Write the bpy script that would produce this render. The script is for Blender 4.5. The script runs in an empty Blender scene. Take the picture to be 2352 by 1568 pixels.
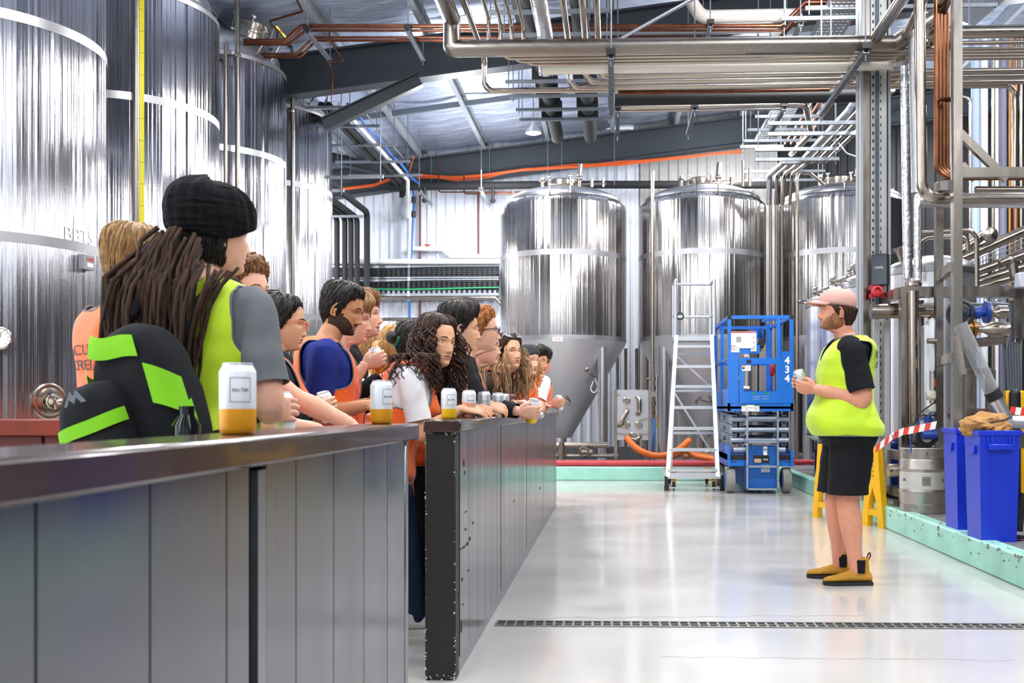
import bpy, bmesh, math, random
from mathutils import Vector as V, Matrix as MX, noise as NZ
random.seed(7)
S = bpy.context.scene
COL = S.collection
PI = math.pi
R = math.radians
sin, cos = math.sin, math.cos
# ---- camera: 36 mm lens, level, shifted; world +Y runs along the bar -------------------
F = 2352.0; PX, PY = 1303.0, 935.0; CH = 1.08; YAW = R(2.6)
AX = V((-sin(YAW), cos(YAW), 0)); RT = V((cos(YAW), sin(YAW), 0))
def at(px, py, Y):
    d = AX + RT*((px-PX)/F) + V((0, 0, (PY-py)/F))
    return V((0, 0, CH)) + d*(Y/d.y)
def fl(px, py, z=0.0):
    t = (CH-z)*F/(py-PY)
    p = AX*t + RT*(t*(px-PX)/F)
    return V((p.x, p.y, z))
cd = bpy.data.cameras.new('camera'); cam = bpy.data.objects.new('camera', cd); COL.objects.link(cam)
cam.location = (0, 0, CH); cam.rotation_euler = (PI/2, 0, YAW)
cd.lens = 36; cd.sensor_width = 36; cd.clip_start = .05; cd.clip_end = 200
cd.shift_x = -(PX-1176)/F; cd.shift_y = (PY-784)/F
cd.dof.use_dof = True; cd.dof.focus_distance = 6.3; cd.dof.aperture_fstop = 6.3
S.camera = cam
# ---- objects --------------------------------------------------------------------------
def tag(o, label=None, cat=None, group=None, kind=None):
    if label: o['label'] = label
    if cat: o['category'] = cat
    if group: o['group'] = group
    if kind: o['kind'] = kind
    return o
def thing(name, label, cat, loc=(0, 0, 0), rz=0, group=None):
    o = bpy.data.objects.new(name, None); COL.objects.link(o); o.empty_display_size = .1
    o.location = loc; o.rotation_euler = (0, 0, rz)
    return tag(o, label, cat, group)
def copy_tree(o, parent=None):
    c = o.copy(); COL.objects.link(c)
    if parent is not None: c.parent = parent
    for ch in list(o.children): copy_tree(ch, c)
    return c
def dup(o, loc, rz=0, label=None, group=None):
    c = copy_tree(o); c.location = loc; c.rotation_euler = (0, 0, rz)
    if label: c['label'] = label
    if group: c['group'] = group
    return c
def finish(me, mats, ang=40):
    for m in (mats if isinstance(mats, (list, tuple)) else [mats]):
        me.materials.append(m)
    if ang is not None:
        me.polygons.foreach_set('use_smooth', [True]*len(me.polygons))
        if ang < 180: me.set_sharp_from_angle(angle=R(ang))
def link(name, me, parent=None, loc=None):
    o = bpy.data.objects.new(name, me); COL.objects.link(o)
    if parent is not None: o.parent = parent
    if loc is not None: o.location = loc
    return o
def frame(d, up=V((0, 0, 1))):
    d = V(d).normalized(); up = V(up)
    if abs(d.dot(up)) > .999: up = V((0, 1, 0)) if abs(d.y) < .9 else V((1, 0, 0))
    x = d.cross(up).normalized(); y = x.cross(d).normalized()
    return x, y, d
def fillet(pts, r, n=6):
    pts = [V(p) for p in pts]; out = [pts[0]]
    for i in range(1, len(pts)-1):
        a, b, c = pts[i-1], pts[i], pts[i+1]
        u = (a-b); w = (c-b); lu, lw = u.length, w.length
        if lu < 1e-6 or lw < 1e-6: continue
        u /= lu; w /= lw
        ang = u.angle(w)
        if ang > R(177): out.append(b); continue
        t = min(r/math.tan(ang/2), lu*.49, lw*.49); rr = t*math.tan(ang/2)
        cc = b + (u+w).normalized()*(rr/sin(ang/2))
        p0 = b+u*t-cc; p1 = b+w*t-cc
        tot = p0.angle(p1); ax = p0.cross(p1).normalized()
        for k in range(n+1):
            out.append(cc + MX.Rotation(tot*k/n, 3, ax) @ p0)
    out.append(pts[-1]); return out
class MB:
    def __init__(s): s.v = []; s.f = []; s.m = []; s.mi = 0
    def mat(s, i): s.mi = i; return s
    def add(s, vs, fs):
        b = len(s.v); s.v += [tuple(p) for p in vs]
        for f in fs: s.f.append(tuple(b+i for i in f)); s.m.append(s.mi)
        return s
    def box(s, c, size, rot=None, bev=0.0, M=None):
        c = V(c); x, y, z = size[0]/2, size[1]/2, size[2]/2
        if bev <= 0:
            vs = [V((i*x, j*y, k*z)) for k in (-1, 1) for j in (-1, 1) for i in (-1, 1)]
            fs = [(0, 2, 3, 1), (4, 5, 7, 6), (0, 1, 5, 4), (2, 6, 7, 3), (0, 4, 6, 2), (1, 3, 7, 5)]
        else:
            b = min(bev, x*.9, y*.9, z*.9)
            bm = bmesh.new(); bmesh.ops.create_cube(bm, size=1)
            for v in bm.verts: v.co = V((v.co.x*2*x, v.co.y*2*y, v.co.z*2*z))
            bmesh.ops.bevel(bm, geom=bm.edges[:], offset=b, segments=1, affect='EDGES', profile=.5)
            bm.verts.index_update(); vs = [v.co.copy() for v in bm.verts]; fs = [tuple(v.index for v in f.verts) for f in bm.faces]; bm.free()
        if rot is not None: vs = [rot @ p for p in vs]
        return s.add([p+c for p in vs], fs)
    def bb(s, a, b, bev=0.0):
        a = V(a); b = V(b)
        return s.box((a+b)/2, [abs(b[i]-a[i]) for i in range(3)], None, bev)
    def bar(s, p, q, w, h, up=(0, 0, 1)):
        p = V(p); q = V(q); x, y, d = frame(q-p, up)
        vs = [p0 + x*(i*w/2) + y*(j*h/2) for p0 in (p, q) for i, j in ((-1, -1), (1, -1), (1, 1), (-1, 1))]
        return s.add(vs, [(3, 2, 1, 0), (4, 5, 6, 7), (0, 1, 5, 4), (1, 2, 6, 5), (2, 3, 7, 6), (3, 0, 4, 7)])
    def prism(s, poly, p, q, up=(0, 0, 1)):
        p = V(p); q = V(q); x, y, d = frame(q-p, up); n = len(poly)
        vs = [p0 + x*a + y*b for p0 in (p, q) for a, b in poly]
        fs = [tuple(range(n-1, -1, -1)), tuple(range(n, 2*n))] + [(i, (i+1) % n, n+(i+1) % n, n+i) for i in range(n)]
        return s.add(vs, fs)
    def rings(s, rings, cap=(True, True), close=True):
        n = len(rings[0]); vs = [p for r in rings for p in r]; fs = []
        for i in range(len(rings)-1):
            for j in range(n if close else n-1):
                k = (j+1) % n
                fs.append((i*n+j, i*n+k, (i+1)*n+k, (i+1)*n+j))
        if cap[0]: fs.append(tuple(range(n-1, -1, -1)))
        if cap[1]: fs.append(tuple((len(rings)-1)*n+j for j in range(n)))
        return s.add(vs, fs)
    def tube(s, pts, r, seg=10, fil=0, n=6, cap=True):
        pts = [V(p) for p in pts]
        if fil and len(pts) > 2: pts = fillet(pts, fil, n)
        rs = r if isinstance(r, (list, tuple)) else [r]*len(pts)
        x = None; out = []
        for i, p in enumerate(pts):
            if i == 0: t = pts[1]-p
            elif i == len(pts)-1: t = p-pts[i-1]
            else: t = (pts[i+1]-p).normalized()+(p-pts[i-1]).normalized()
            if t.length < 1e-9: t = V((0, 0, 1))
            t.normalize()
            if x is None: x, y, _ = frame(t)
            else:
                x = (x - t*x.dot(t))
                if x.length < 1e-6: x, y, _ = frame(t)
                x.normalize()
            y = t.cross(x)
            out.append([p + x*(rs[i]*cos(2*PI*k/seg)) + y*(rs[i]*sin(2*PI*k/seg)) for k in range(seg)])
        return s.rings(out, (cap, cap))
    def lathe(s, prof, c=(0, 0, 0), seg=32, rot=None, cap=(True, True), a0=0, a1=None):
        c = V(c); out = []
        full = a1 is None
        for r, z in prof:
            ring = []
            m = seg if full else seg+1
            for k in range(m):
                a = 2*PI*k/seg if full else a0+(a1-a0)*k/seg
                p = V((r*cos(a), r*sin(a), z))
                if rot is not None: p = rot @ p
                ring.append(p+c)
            out.append(ring)
        return s.rings(out, cap if full else (False, False), full)
    def cyl(s, p, q, r, seg=16, r2=None):
        p = V(p); q = V(q); x, y, d = frame(q-p); r2 = r if r2 is None else r2
        return s.rings([[p0 + x*(rr*cos(2*PI*k/seg)) + y*(rr*sin(2*PI*k/seg)) for k in range(seg)] for p0, rr in ((p, r), (q, r2))])
    def ball(s, c, r, seg=12, rot=None):
        rr = r if isinstance(r, (list, tuple)) else (r, r, r); c = V(c); out = []
        nl = max(4, seg//2)
        for i in range(nl+1):
            ph = PI*i/nl; ring = []
            for k in range(seg):
                p = V((rr[0]*max(sin(ph), .002)*cos(2*PI*k/seg), rr[1]*max(sin(ph), .002)*sin(2*PI*k/seg), -rr[2]*cos(ph)))
                if rot is not None: p = rot @ p
                ring.append(p+c)
            out.append(ring)
        return s.rings(out)
    def torus(s, c, Rr, r, seg=24, sg=8, rot=None, a0=0, a1=2*PI):
        c = V(c); full = abs(a1-a0-2*PI) < 1e-6; out = []
        for k in range(seg if full else seg+1):
            a = a0+(a1-a0)*k/seg; ring = []
            for j in range(sg):
                b = 2*PI*j/sg
                p = V(((Rr+r*cos(b))*cos(a), (Rr+r*cos(b))*sin(a), r*sin(b)))
                if rot is not None: p = rot @ p
                ring.append(p+c)
            out.append(ring)
        if full: out.append(out[0])
        return s.rings(out, (not full, not full))
    def mesh(s, name):
        me = bpy.data.meshes.new(name); me.from_pydata(s.v, [], s.f)
        me.polygons.foreach_set('material_index', s.m); me.validate(); me.update()
        return me
    def build(s, name, mats, parent=None, loc=None, ang=40):
        me = s.mesh(name); bm = bmesh.new(); bm.from_mesh(me)
        bmesh.ops.recalc_face_normals(bm, faces=bm.faces[:]); bm.to_mesh(me); bm.free()
        finish(me, mats, ang)
        return link(name, me, parent, loc)
def text(name, body, size, M, mat, parent=None, bend=None, extr=.0006, align='CENTER', bold=0):
    cu = bpy.data.curves.new(name, 'FONT'); cu.body = body; cu.size = size; cu.extrude = extr; cu.align_x = align; cu.align_y = 'CENTER'
    cu.offset = bold; cu.resolution_u = 3
    o = bpy.data.objects.new(name, cu); COL.objects.link(o)
    dg = bpy.context.evaluated_depsgraph_get(); me = bpy.data.meshes.new_from_object(o.evaluated_get(dg))
    bpy.data.objects.remove(o); bpy.data.curves.remove(cu)
    for v in me.vertices: v.co = bend(v.co) if bend else M @ v.co
    me.materials.clear(); finish(me, mat, 30)
    return link(name, me, parent)
def facing(p, n, up=(0, 0, 1)):
    """matrix: local x right, y up, z = outward normal n, at p"""
    n = V(n).normalized(); x = V(up).cross(n).normalized(); y = n.cross(x)
    m = MX((x, y, n)).transposed().to_4x4(); m.translation = V(p); return m
def lerp(a, b, t): return a+(b-a)*t
def interp(tab, x):
    if x <= tab[0][0]: return tab[0][1:]
    for a, b in zip(tab, tab[1:]):
        if x <= b[0]:
            t = (x-a[0])/(b[0]-a[0]); t = t*t*(3-2*t)*.5+t*.5
            return tuple(lerp(p, q, t) for p, q in zip(a[1:], b[1:]))
    return tab[-1][1:]
# ---- materials ------------------------------------------------------------------------
def srgb(h):
    h = h.lstrip('#'); c = [int(h[i:i+2], 16)/255 for i in (0, 2, 4)]
    return tuple((x/12.92 if x <= .04045 else ((x+.055)/1.055)**2.4) for x in c)+(1,)
MATS = {}
def mat(name, col, rough=.5, metal=0, var=0, scale=8, stretch=(1, 1, 1), bump=0, bscale=None, spec=None, sheen=0, emit=0, trans=0, alpha=1, rvar=0, col2=None, coat=0, sss=0, bstretch=None):
    if name in MATS: return MATS[name]
    m = bpy.data.materials.new(name); m.use_nodes = True; MATS[name] = m
    nt = m.node_tree; b = nt.nodes['Principled BSDF']
    c = srgb(col) if isinstance(col, str) else tuple(col)
    b.inputs['Base Color'].default_value = c; b.inputs['Roughness'].default_value = rough; b.inputs['Metallic'].default_value = metal
    if spec is not None: b.inputs['Specular IOR Level'].default_value = spec
    if sheen: b.inputs['Sheen Weight'].default_value = sheen
    if coat: b.inputs['Coat Weight'].default_value = coat; b.inputs['Coat Roughness'].default_value = .05
    if trans: b.inputs['Transmission Weight'].default_value = trans
    if alpha < 1: b.inputs['Alpha'].default_value = alpha
    if sss: b.inputs['Subsurface Weight'].default_value = sss; b.inputs['Subsurface Radius'].default_value = (.02, .008, .004)
    if emit: b.inputs['Emission Color'].default_value = c; b.inputs['Emission Strength'].default_value = emit
    L = nt.links.new
    if var or bump or rvar or col2:
        tc = nt.nodes.new('ShaderNodeTexCoord')
        def noise_n(sc, st, det=4):
            mp = nt.nodes.new('ShaderNodeMapping'); mp.inputs['Scale'].default_value = st
            L(tc.outputs['Object'], mp.inputs['Vector'])
            n = nt.nodes.new('ShaderNodeTexNoise'); n.inputs['Scale'].default_value = sc; n.inputs['Detail'].default_value = det
            L(mp.outputs['Vector'], n.inputs['Vector']); return n
        n1 = noise_n(scale, stretch)
        if var or col2:
            r = nt.nodes.new('ShaderNodeValToRGB')
            r.color_ramp.elements[0].position = .3; r.color_ramp.elements[1].position = .7
            ca = tuple(max(0, x*(1-var)) for x in c[:3])+(1,); cb = srgb(col2) if col2 else tuple(min(1, x*(1+var)) for x in c[:3])+(1,)
            r.color_ramp.elements[0].color = ca if not col2 else c; r.color_ramp.elements[1].color = cb
            L(n1.outputs['Fac'], r.inputs['Fac']); L(r.outputs['Color'], b.inputs['Base Color'])
        if rvar:
            mr = nt.nodes.new('ShaderNodeMapRange'); mr.inputs['To Min'].default_value = max(0, rough-rvar); mr.inputs['To Max'].default_value = rough+rvar
            mr.inputs['From Min'].default_value = .3; mr.inputs['From Max'].default_value = .7
            L(n1.outputs['Fac'], mr.inputs['Value']); L(mr.outputs['Result'], b.inputs['Roughness'])
        if bump:
            n2 = noise_n(bscale or scale, bstretch or stretch)
            bp = nt.nodes.new('ShaderNodeBump'); bp.inputs['Strength'].default_value = bump; bp.inputs['Distance'].default_value = .02
            L(n2.outputs['Fac'], bp.inputs['Height']); L(bp.outputs['Normal'], b.inputs['Normal'])
    return m
def tank_steel(name, col='#c4c4c8', rough=.17, ncoef=.25, sc=26):
    """polished rolled steel: streaks run up the shell"""
    m = mat(name, col, rough, 1); nt = m.node_tree; b = nt.nodes['Principled BSDF']; L = nt.links.new
    tc = nt.nodes.new('ShaderNodeTexCoord'); mp = nt.nodes.new('ShaderNodeMapping'); mp.inputs['Scale'].default_value = (1, 1, .0008)
    L(tc.outputs['Object'], mp.inputs['Vector'])
    n = nt.nodes.new('ShaderNodeTexNoise'); n.inputs['Scale'].default_value = sc; n.inputs['Detail'].default_value = 5
    n2 = nt.nodes.new('ShaderNodeTexNoise'); n2.inputs['Scale'].default_value = 8; n2.inputs['Detail'].default_value = 2
    L(mp.outputs['Vector'], n.inputs['Vector']); L(mp.outputs['Vector'], n2.inputs['Vector'])
    ad = nt.nodes.new('ShaderNodeMath'); ad.operation = 'MULTIPLY_ADD'; ad.inputs[1].default_value = .09
    L(n.outputs['Fac'], ad.inputs[0]); L(n2.outputs['Fac'], ad.inputs[2])
    bp = nt.nodes.new('ShaderNodeBump'); bp.inputs['Strength'].default_value = ncoef; bp.inputs['Distance'].default_value = .12
    L(ad.outputs[0], bp.inputs['Height']); L(bp.outputs['Normal'], b.inputs['Normal'])
    mr = nt.nodes.new('ShaderNodeMapRange'); mr.inputs['To Min'].default_value = rough-.04; mr.inputs['To Max'].default_value = rough+.1
    L(n.outputs['Fac'], mr.inputs['Value']); L(mr.outputs['Result'], b.inputs['Roughness'])
    return m
STEEL = tank_steel('tank_steel', '#97969b', .13, .62, 70)
STEELD = mat('brushed_dome', '#b4b4b6', .34, 1, bump=.05, bscale=60, rvar=.06)
CONE = mat('satin_cone', '#e2e1e4', .5, .9, rvar=.05, scale=20)
BAND = mat('matt_band', '#b4b4b8', .4, 1)
PIPE = mat('pipe_steel', '#aea397', .22, 1, rvar=.05, scale=30)
PIPED = mat('pipe_steel_dull', '#8d867e', .34, 1, rvar=.08, scale=20)
COPPER = mat('copper_pipe', '#6f4433', .32, 1, var=.25, scale=10)
GALV = mat('galvanised', '#979da4', .42, .85, var=.12, scale=30)
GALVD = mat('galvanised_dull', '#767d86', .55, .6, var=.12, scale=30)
LAGFOIL = mat('foil_lagging', '#d6d6da', .28, 1, bump=.5, bscale=22)
BLACKFOAM = mat('black_foam', '#1b1c1f', .8)
RAFTER = mat('rafter_paint', '#2b3138', .55, var=.1)
PURLIN = mat('purlin_galv', '#a3a9b0', .5, .3, var=.08, scale=20)
WHITEP = mat('white_plastic', '#eceef2', .4)
BLACK = mat('black_plastic', '#131316', .5)
RUBBER = mat('rubber', '#1a1a1c', .75)
ALU = mat('aluminium', '#d5d8dc', .35, .9)
BLUE = mat('lift_blue', '#0f6fd0', .4, var=.06, scale=5, coat=.2)
BLUED = mat('lift_blue_worn', '#0d5cb0', .5, var=.1)
RED = mat('red_paint', '#c8202a', .4)
YELLOW = mat('safety_yellow', '#f3b90b', .45, var=.05)
FRAMEST = mat('frame_steel', '#9b938a', .26, 1, rvar=.1, scale=12, stretch=(1, 1, .2))
LABELW = mat('label_white', '#f2f2f0', .5)
INK = mat('ink_black', '#161616', .6)
GREENS = mat('label_green', '#1d8a4b', .5)
# ======================= setting: floor, plinth, walls, roof ===========================
FLOORM = mat('epoxy_floor', '#c6c3c0', .16, var=.05, scale=1.3, rvar=.06, coat=.15)
MINT = mat('mint_paint', '#a2dccb', .45, var=.12, scale=4)
CONCR = mat('plinth_concrete', '#747377', .5, var=.2, scale=3)
def st(name, mb, m, ang=30): return tag(mb.build(name, m, ang=ang), kind='structure')
m = MB(); m.bb((-10, -8, -.1), (10, 22, 0)); st('floor', m, FLOORM)
KX = 2.42; KY = 15.1; KH = .2
m = MB(); m.bb((KX+.12, -4, 0), (9.5, 21, KH-.012)); m.bb((-8, KY+.12, 0), (KX+.12, 21, KH-.012)); st('floor_plinth', m, CONCR)
m = MB(); m.bb((KX, -4, 0), (KX+.12, KY+.12, KH), .012); st('trim_1', m, MINT)
m = MB(); m.bb((-8, KY, 0), (KX, KY+.12, KH), .012); st('trim_2', m, MINT)
CHIP = mat('chipped_concrete', '#8b8279', .8, var=.2, scale=30)
m = MB(); rr = random.Random(3)
for i in range(70):
    y = 5.6+rr.random()**1.5*5.5; z = KH-.004-rr.random()**2*.12; w = rr.uniform(.006, .034); h = w*rr.uniform(.25, .8)
    n = 7; ring = [V((KX-.0012, y+w*cos(2*PI*k/n)*rr.uniform(.6, 1.1), min(KH-.003, z+h*sin(2*PI*k/n)*rr.uniform(.6, 1.1)))) for k in range(n)]
    m.add(ring, [tuple(range(n))])
for i in range(50):
    y = 5.8+rr.random()**1.5*5.2; w = rr.uniform(.006, .028); n = 7; x = KX+.03+rr.random()*.06
    ring = [V((x+w*.5*cos(2*PI*k/n)*rr.uniform(.6, 1.1), y+w*sin(2*PI*k/n)*rr.uniform(.6, 1.1), KH+.0012)) for k in range(n)]
    m.add(ring, [tuple(range(n))])
tag(m.build('trim_3', CHIP, ang=None), kind='structure')
# floor cracks and the slotted drain
CRACK = mat('floor_crack', '#a29d98', .8)
m = MB()
for (x0, y0, x1, y1, n) in ((1150, 1420, 2000, 1412, 30), (1395, 1185, 1404, 1200, 4), (1585, 1185, 1590, 1198, 4), (1520, 1508, 2330, 1516, 24), (1616, 1338, 1640, 1330, 6), (1500, 1207, 1520, 1216, 5), (1340, 1262, 1372, 1270, 5)):
    pts = []
    for k in range(n+1):
        t = k/n; pts.append(fl(lerp(x0, x1, t)+rr.uniform(-3, 3), lerp(y0, y1, t)+rr.uniform(-2, 2), .001))
    for a, b in zip(pts, pts[1:]):
        d = (b-a); nrm = V((-d.y, d.x, 0)).normalized()*rr.uniform(.001, .0028)
        m.add([a-nrm, b-nrm, b+nrm, a+nrm], [(0, 1, 2, 3)])
tag(m.build('floor_cracks', CRACK, ang=None), kind='structure')
DRAIN = mat('drain_steel', '#8f8d8a', .5, .8, var=.2, scale=20); DARK = mat('drain_dark', '#1d1b1a', .9)
pA = fl(1140, 1432); pB = fl(2420, 1440)
t = thing('floor_drain', 'long slotted steel drain grate set across the pale epoxy floor', 'drain', (pA+pB)/2)
d = (pB-pA); L_ = d.length; rz = math.atan2(d.y, d.x); t.rotation_euler.z = rz
m = MB(); m.bb((-L_/2, -.055, 0), (L_/2, .055, .0015)); m.build('channel', DARK, t, ang=None)
m = MB(); m.bb((-L_/2, -.062, 0), (L_/2, -.05, .006)); m.bb((-L_/2, .05, 0), (L_/2, .062, .006)); m.bb((-L_/2, -.004, 0), (L_/2, .004, .004))
n = int(L_/.048)
for i in range(n+1): m.bb((-L_/2+i*.048-.006, -.05, 0), (-L_/2+i*.048+.006, .05, .004))
m.build('grate', DRAIN, t, ang=None)
# corrugated wall at the back, side walls, front piers
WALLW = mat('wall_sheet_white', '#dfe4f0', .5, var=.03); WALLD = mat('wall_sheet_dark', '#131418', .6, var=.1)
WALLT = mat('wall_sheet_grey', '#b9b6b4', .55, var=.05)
BWY = 20.4
def corr(x0, x1, z0, z1, y, pitch=.19, rib=.05, dep=.035):
    m = MB(); prof = []; x = x0
    while x < x1:
        prof += [(x, 0), (x+pitch-rib-.03, 0), (x+pitch-rib, -dep), (x+pitch-.015, -dep)]; x += pitch
    prof.append((x1, 0))
    vs = []; fs = []
    for i, (a, b) in enumerate(prof): vs += [V((a, y+b, z0)), V((a, y+b, z1))]
    for i in range(len(prof)-1): fs.append((2*i, 2*i+2, 2*i+3, 2*i+1))
    return m.add(vs, fs)
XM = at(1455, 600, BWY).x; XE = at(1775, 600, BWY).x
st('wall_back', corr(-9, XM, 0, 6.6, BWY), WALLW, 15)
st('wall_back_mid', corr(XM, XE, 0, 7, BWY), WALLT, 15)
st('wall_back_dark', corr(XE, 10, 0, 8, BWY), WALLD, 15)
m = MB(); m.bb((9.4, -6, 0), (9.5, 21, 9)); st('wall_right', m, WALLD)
YTILE = mat('yellow_tile', '#e8dc1e', .3)
m = MB(); m.bb((-9.1, 7.5, 0), (-9, 21, 7)); m.bb((-9.1, -6, 4.6), (-9, 7.5, 7)); m.bb((-9.1, -6, 0), (-9, -4, 4.6)); st('wall_left', m, WALLT)
# roof
def zr(x): return 6.12+.118*(x+2.57)
FOIL = mat('roof_foil', '#dbe6fd', .34, .7, bump=1, bscale=2.2, stretch=(1.2, 9, 1), bstretch=(.8, 7, 1), rvar=.1, scale=3)
m = MB(); vs = []; fs = []; NX, NY = 110, 420
rf = random.Random(5)
def foilz(x, y):
    s = abs(((x+9-.3) % 1.25)/1.25-.5)*2        # 1 at purlins, 0 mid bay
    return zr(x)+.22-.05*(1-s*s)+.02*NZ.noise(V((x*1.2, y*4.5, 3)))+.014*NZ.noise(V((x*1.6, y*10, 9)))
for j in range(NY+1):
    for i in range(NX+1):
        x = -9.1+18.6*i/NX; y = 5+(BWY-5)*j/NY; vs.append(V((x, y, foilz(x, y))))
for j in range(NY):
    for i in range(NX): fs.append((j*(NX+1)+i, j*(NX+1)+i+1, (j+1)*(NX+1)+i+1, (j+1)*(NX+1)+i))
m.add(vs, fs); o = st('ceiling', m, FOIL, 180)
m = MB(); m.add([V((-9.1, -6, zr(-9.1)+.22)), V((9.5, -6, zr(9.5)+.22)), V((9.5, 5, zr(9.5)+.22)), V((-9.1, 5, zr(-9.1)+.22))], [(0, 1, 2, 3)]); st('ceiling_front', m, FOIL, 180)
# rafters (steel I beams running across), purlins along Y
def ibeam(m, p, q, h, w, tf=.03, tw=.03):
    m.prism([(-w/2, -h/2), (w/2, -h/2), (w/2, -h/2+tf), (tw/2, -h/2+tf), (tw/2, h/2-tf), (w/2, h/2-tf), (w/2, h/2), (-w/2, h/2), (-w/2, h/2-tf), (-tw/2, h/2-tf), (-tw/2, -h/2+tf), (-w/2, -h/2+tf)], p, q)
for k, (y, lab) in enumerate(((13.9, 'dark steel rafter crossing in front of the copper pipes under the foil roof'), (BWY-.35, 'dark steel rafter along the corrugated back wall with orange cables on it'), (7.6, 'dark steel rafter above the near pipes'))):
    m = MB(); h = .56
    ibeam(m, (-9, y, zr(-9)-h/2), (9.4, y, zr(9.4)-h/2), h, .24)
    o = m.build('roof_rafter', RAFTER, ang=None); tag(o, lab, 'beam', 'roof rafters')
PURL = [-3.78+1.25*i for i in range(-4, 11)]
ordw = ['first', 'second', 'third', 'fourth', 'fifth', 'sixth', 'seventh', 'eighth', 'ninth', 'tenth', 'eleventh', 'twelfth', 'thirteenth', 'fourteenth', 'fifteenth', 'sixteenth', 'seventeenth', 'eighteenth', 'nineteenth', 'twentieth']
for i, x in enumerate(PURL):
    m = MB(); z = zr(x)+.1; w = .075
    m.prism([(-w/2, -.1), (w/2, -.1), (w/2, -.08), (-w/2+.012, -.088), (-w/2+.012, .088), (w/2, .08), (w/2, .1), (-w/2, .1)], (x, 5, z), (x, BWY, z))
    o = m.build('roof_purlin', PURLIN, ang=None)
    tag(o, 'grey steel purlin under the foil roof, %s from the left-hand wall' % ordw[i], 'purlin', 'roof purlins')
for k, (x0, x1, y) in enumerate(((-6.2, 2.5, 17.2), (-5.0, 2.5, 15.2))):
    for i, x in enumerate([p for p in PURL if x0 < p < x1]):
        m = MB(); m.bar((x+.03, y, zr(x)+.08), (x+1.22, y, zr(x+1.22)+.08), .05, .09)
        o = m.build('purlin_bridging', GALVD, ang=None)
        tag(o, 'grey bridging bar between roof purlins, %s of the %s row' % (ordw[i], ('rear', 'middle')[k]), 'roof bar', 'bridging bars')
# knee braces at the left
for nm, p, q, lab in (('brace', at(745, 287, 13.6), at(965, 183, 13.8), 'dark steel brace rising from behind the rearmost left tank to the rafter'), ('brace', at(735, 357, 18.9), at(965, 412, 19.9), 'dark steel brace falling towards the back wall behind the rearmost left tank'), ('brace', at(1960, 290, 19), at(2080, 240, 19), 'grey steel brace high up behind the tall column')):
    m = MB(); ibeam(m, p, q, .18, .16, .016, .016); o = m.build('roof_brace', RAFTER, ang=None); tag(o, lab, 'brace')
m = MB(); m.bar(at(2215, 40, 13), at(2330, -60, 12.5), .3, .2); tag(m.build('roof_brace', PURLIN, ang=None), 'grey diagonal roof brace in the top corner above the stainless steel posts', 'brace')
# solid front wall behind the camera, dark to set off the added strips
m = MB()
m.bb((-9, -6.2, 0), (9.5, -6, 8)); st('wall_front', m, mat('wall_front_dark', '#3a3b41', .6))

# ======================= lights ========================================================
w = bpy.data.worlds.new('world'); S.world = w; w.use_nodes = True
bg = w.node_tree.nodes['Background']; bg.inputs['Color'].default_value = (.86, .93, 1, 1); bg.inputs['Strength'].default_value = .75
def area(name, loc, size, power, rot=(0, 0, 0), col=(1, 1, 1), sy=None, spread=None):
    l = bpy.data.lights.new(name, 'AREA'); l.energy = power; l.size = size; l.color = col
    if sy: l.shape = 'RECTANGLE'; l.size_y = sy
    if spread: l.spread = spread
    o = bpy.data.objects.new(name, l); COL.objects.link(o); o.location = loc; o.rotation_euler = rot; return o
def look(o, tgt):
    o.rotation_euler = (V(tgt)-o.location).to_track_quat('-Z', 'Y').to_euler()
for x in (-6.5, -2.2, 2.2, 6.2):
    for y in (-3, 1.5, 6, 10.5, 15.2, 18.4):
        area('high_bay', (x, y, zr(x)-.75), .6, 34 if y < 3 else 100, col=(1, .97, .93))
        l = bpy.data.lights.new('roof_fill_point', 'POINT'); l.energy = 45 if y < 3 else 130; l.shadow_soft_size = .25; l.color = (.93, .96, 1); o = bpy.data.objects.new('roof_fill_point', l); COL.objects.link(o); o.location = (x, y, zr(x)-1.3)  # point lights added below each high bay to brighten the foil roof
# added strips of light behind the camera, streaking the tanks; side daylight below
for k, x in enumerate((-7.4, -4.6, -1.8, 1.0, 3.8, 6.6)):
    o = area('front_strip_fill', (x, -5.9, 3.2), .55, 24, col=(.9, .95, 1), sy=5.2); look(o, (x, 5, 3.2))
# strip lights added under the unseen front roof for streaks on the tanks
for x in (-7.4, -4.6, -1.8, 1.0, 3.8, 6.6):
    area('roof_strip_fill', (x, -.5, zr(x)+.1), .5, 105, rot=(0, 0, 0), col=(.86, .93, 1), sy=9.5)
for y, s_, pw in ((-2.6, 1.6, 70), (1.2, 1.8, 85), (5.4, 2.0, 110)):
    o = area('side_door_daylight', (-8.9, y, 2.4), s_, pw, col=(.84, .91, 1), sy=4.2); look(o, (0, y, 2.4))
S.view_settings.view_transform = 'Standard'; S.view_settings.look = 'None'; S.view_settings.gamma = 1; S.view_settings.exposure = .22
cy = S.cycles; cy.max_bounces = 7; cy.diffuse_bounces = 3; cy.glossy_bounces = 4; cy.transmission_bounces = 6; cy.transparent_max_bounces = 6
cy.caustics_reflective = False; cy.caustics_refractive = False; cy.sample_clamp_indirect = 4; cy.use_denoising = True; cy.use_adaptive_sampling = True

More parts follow.
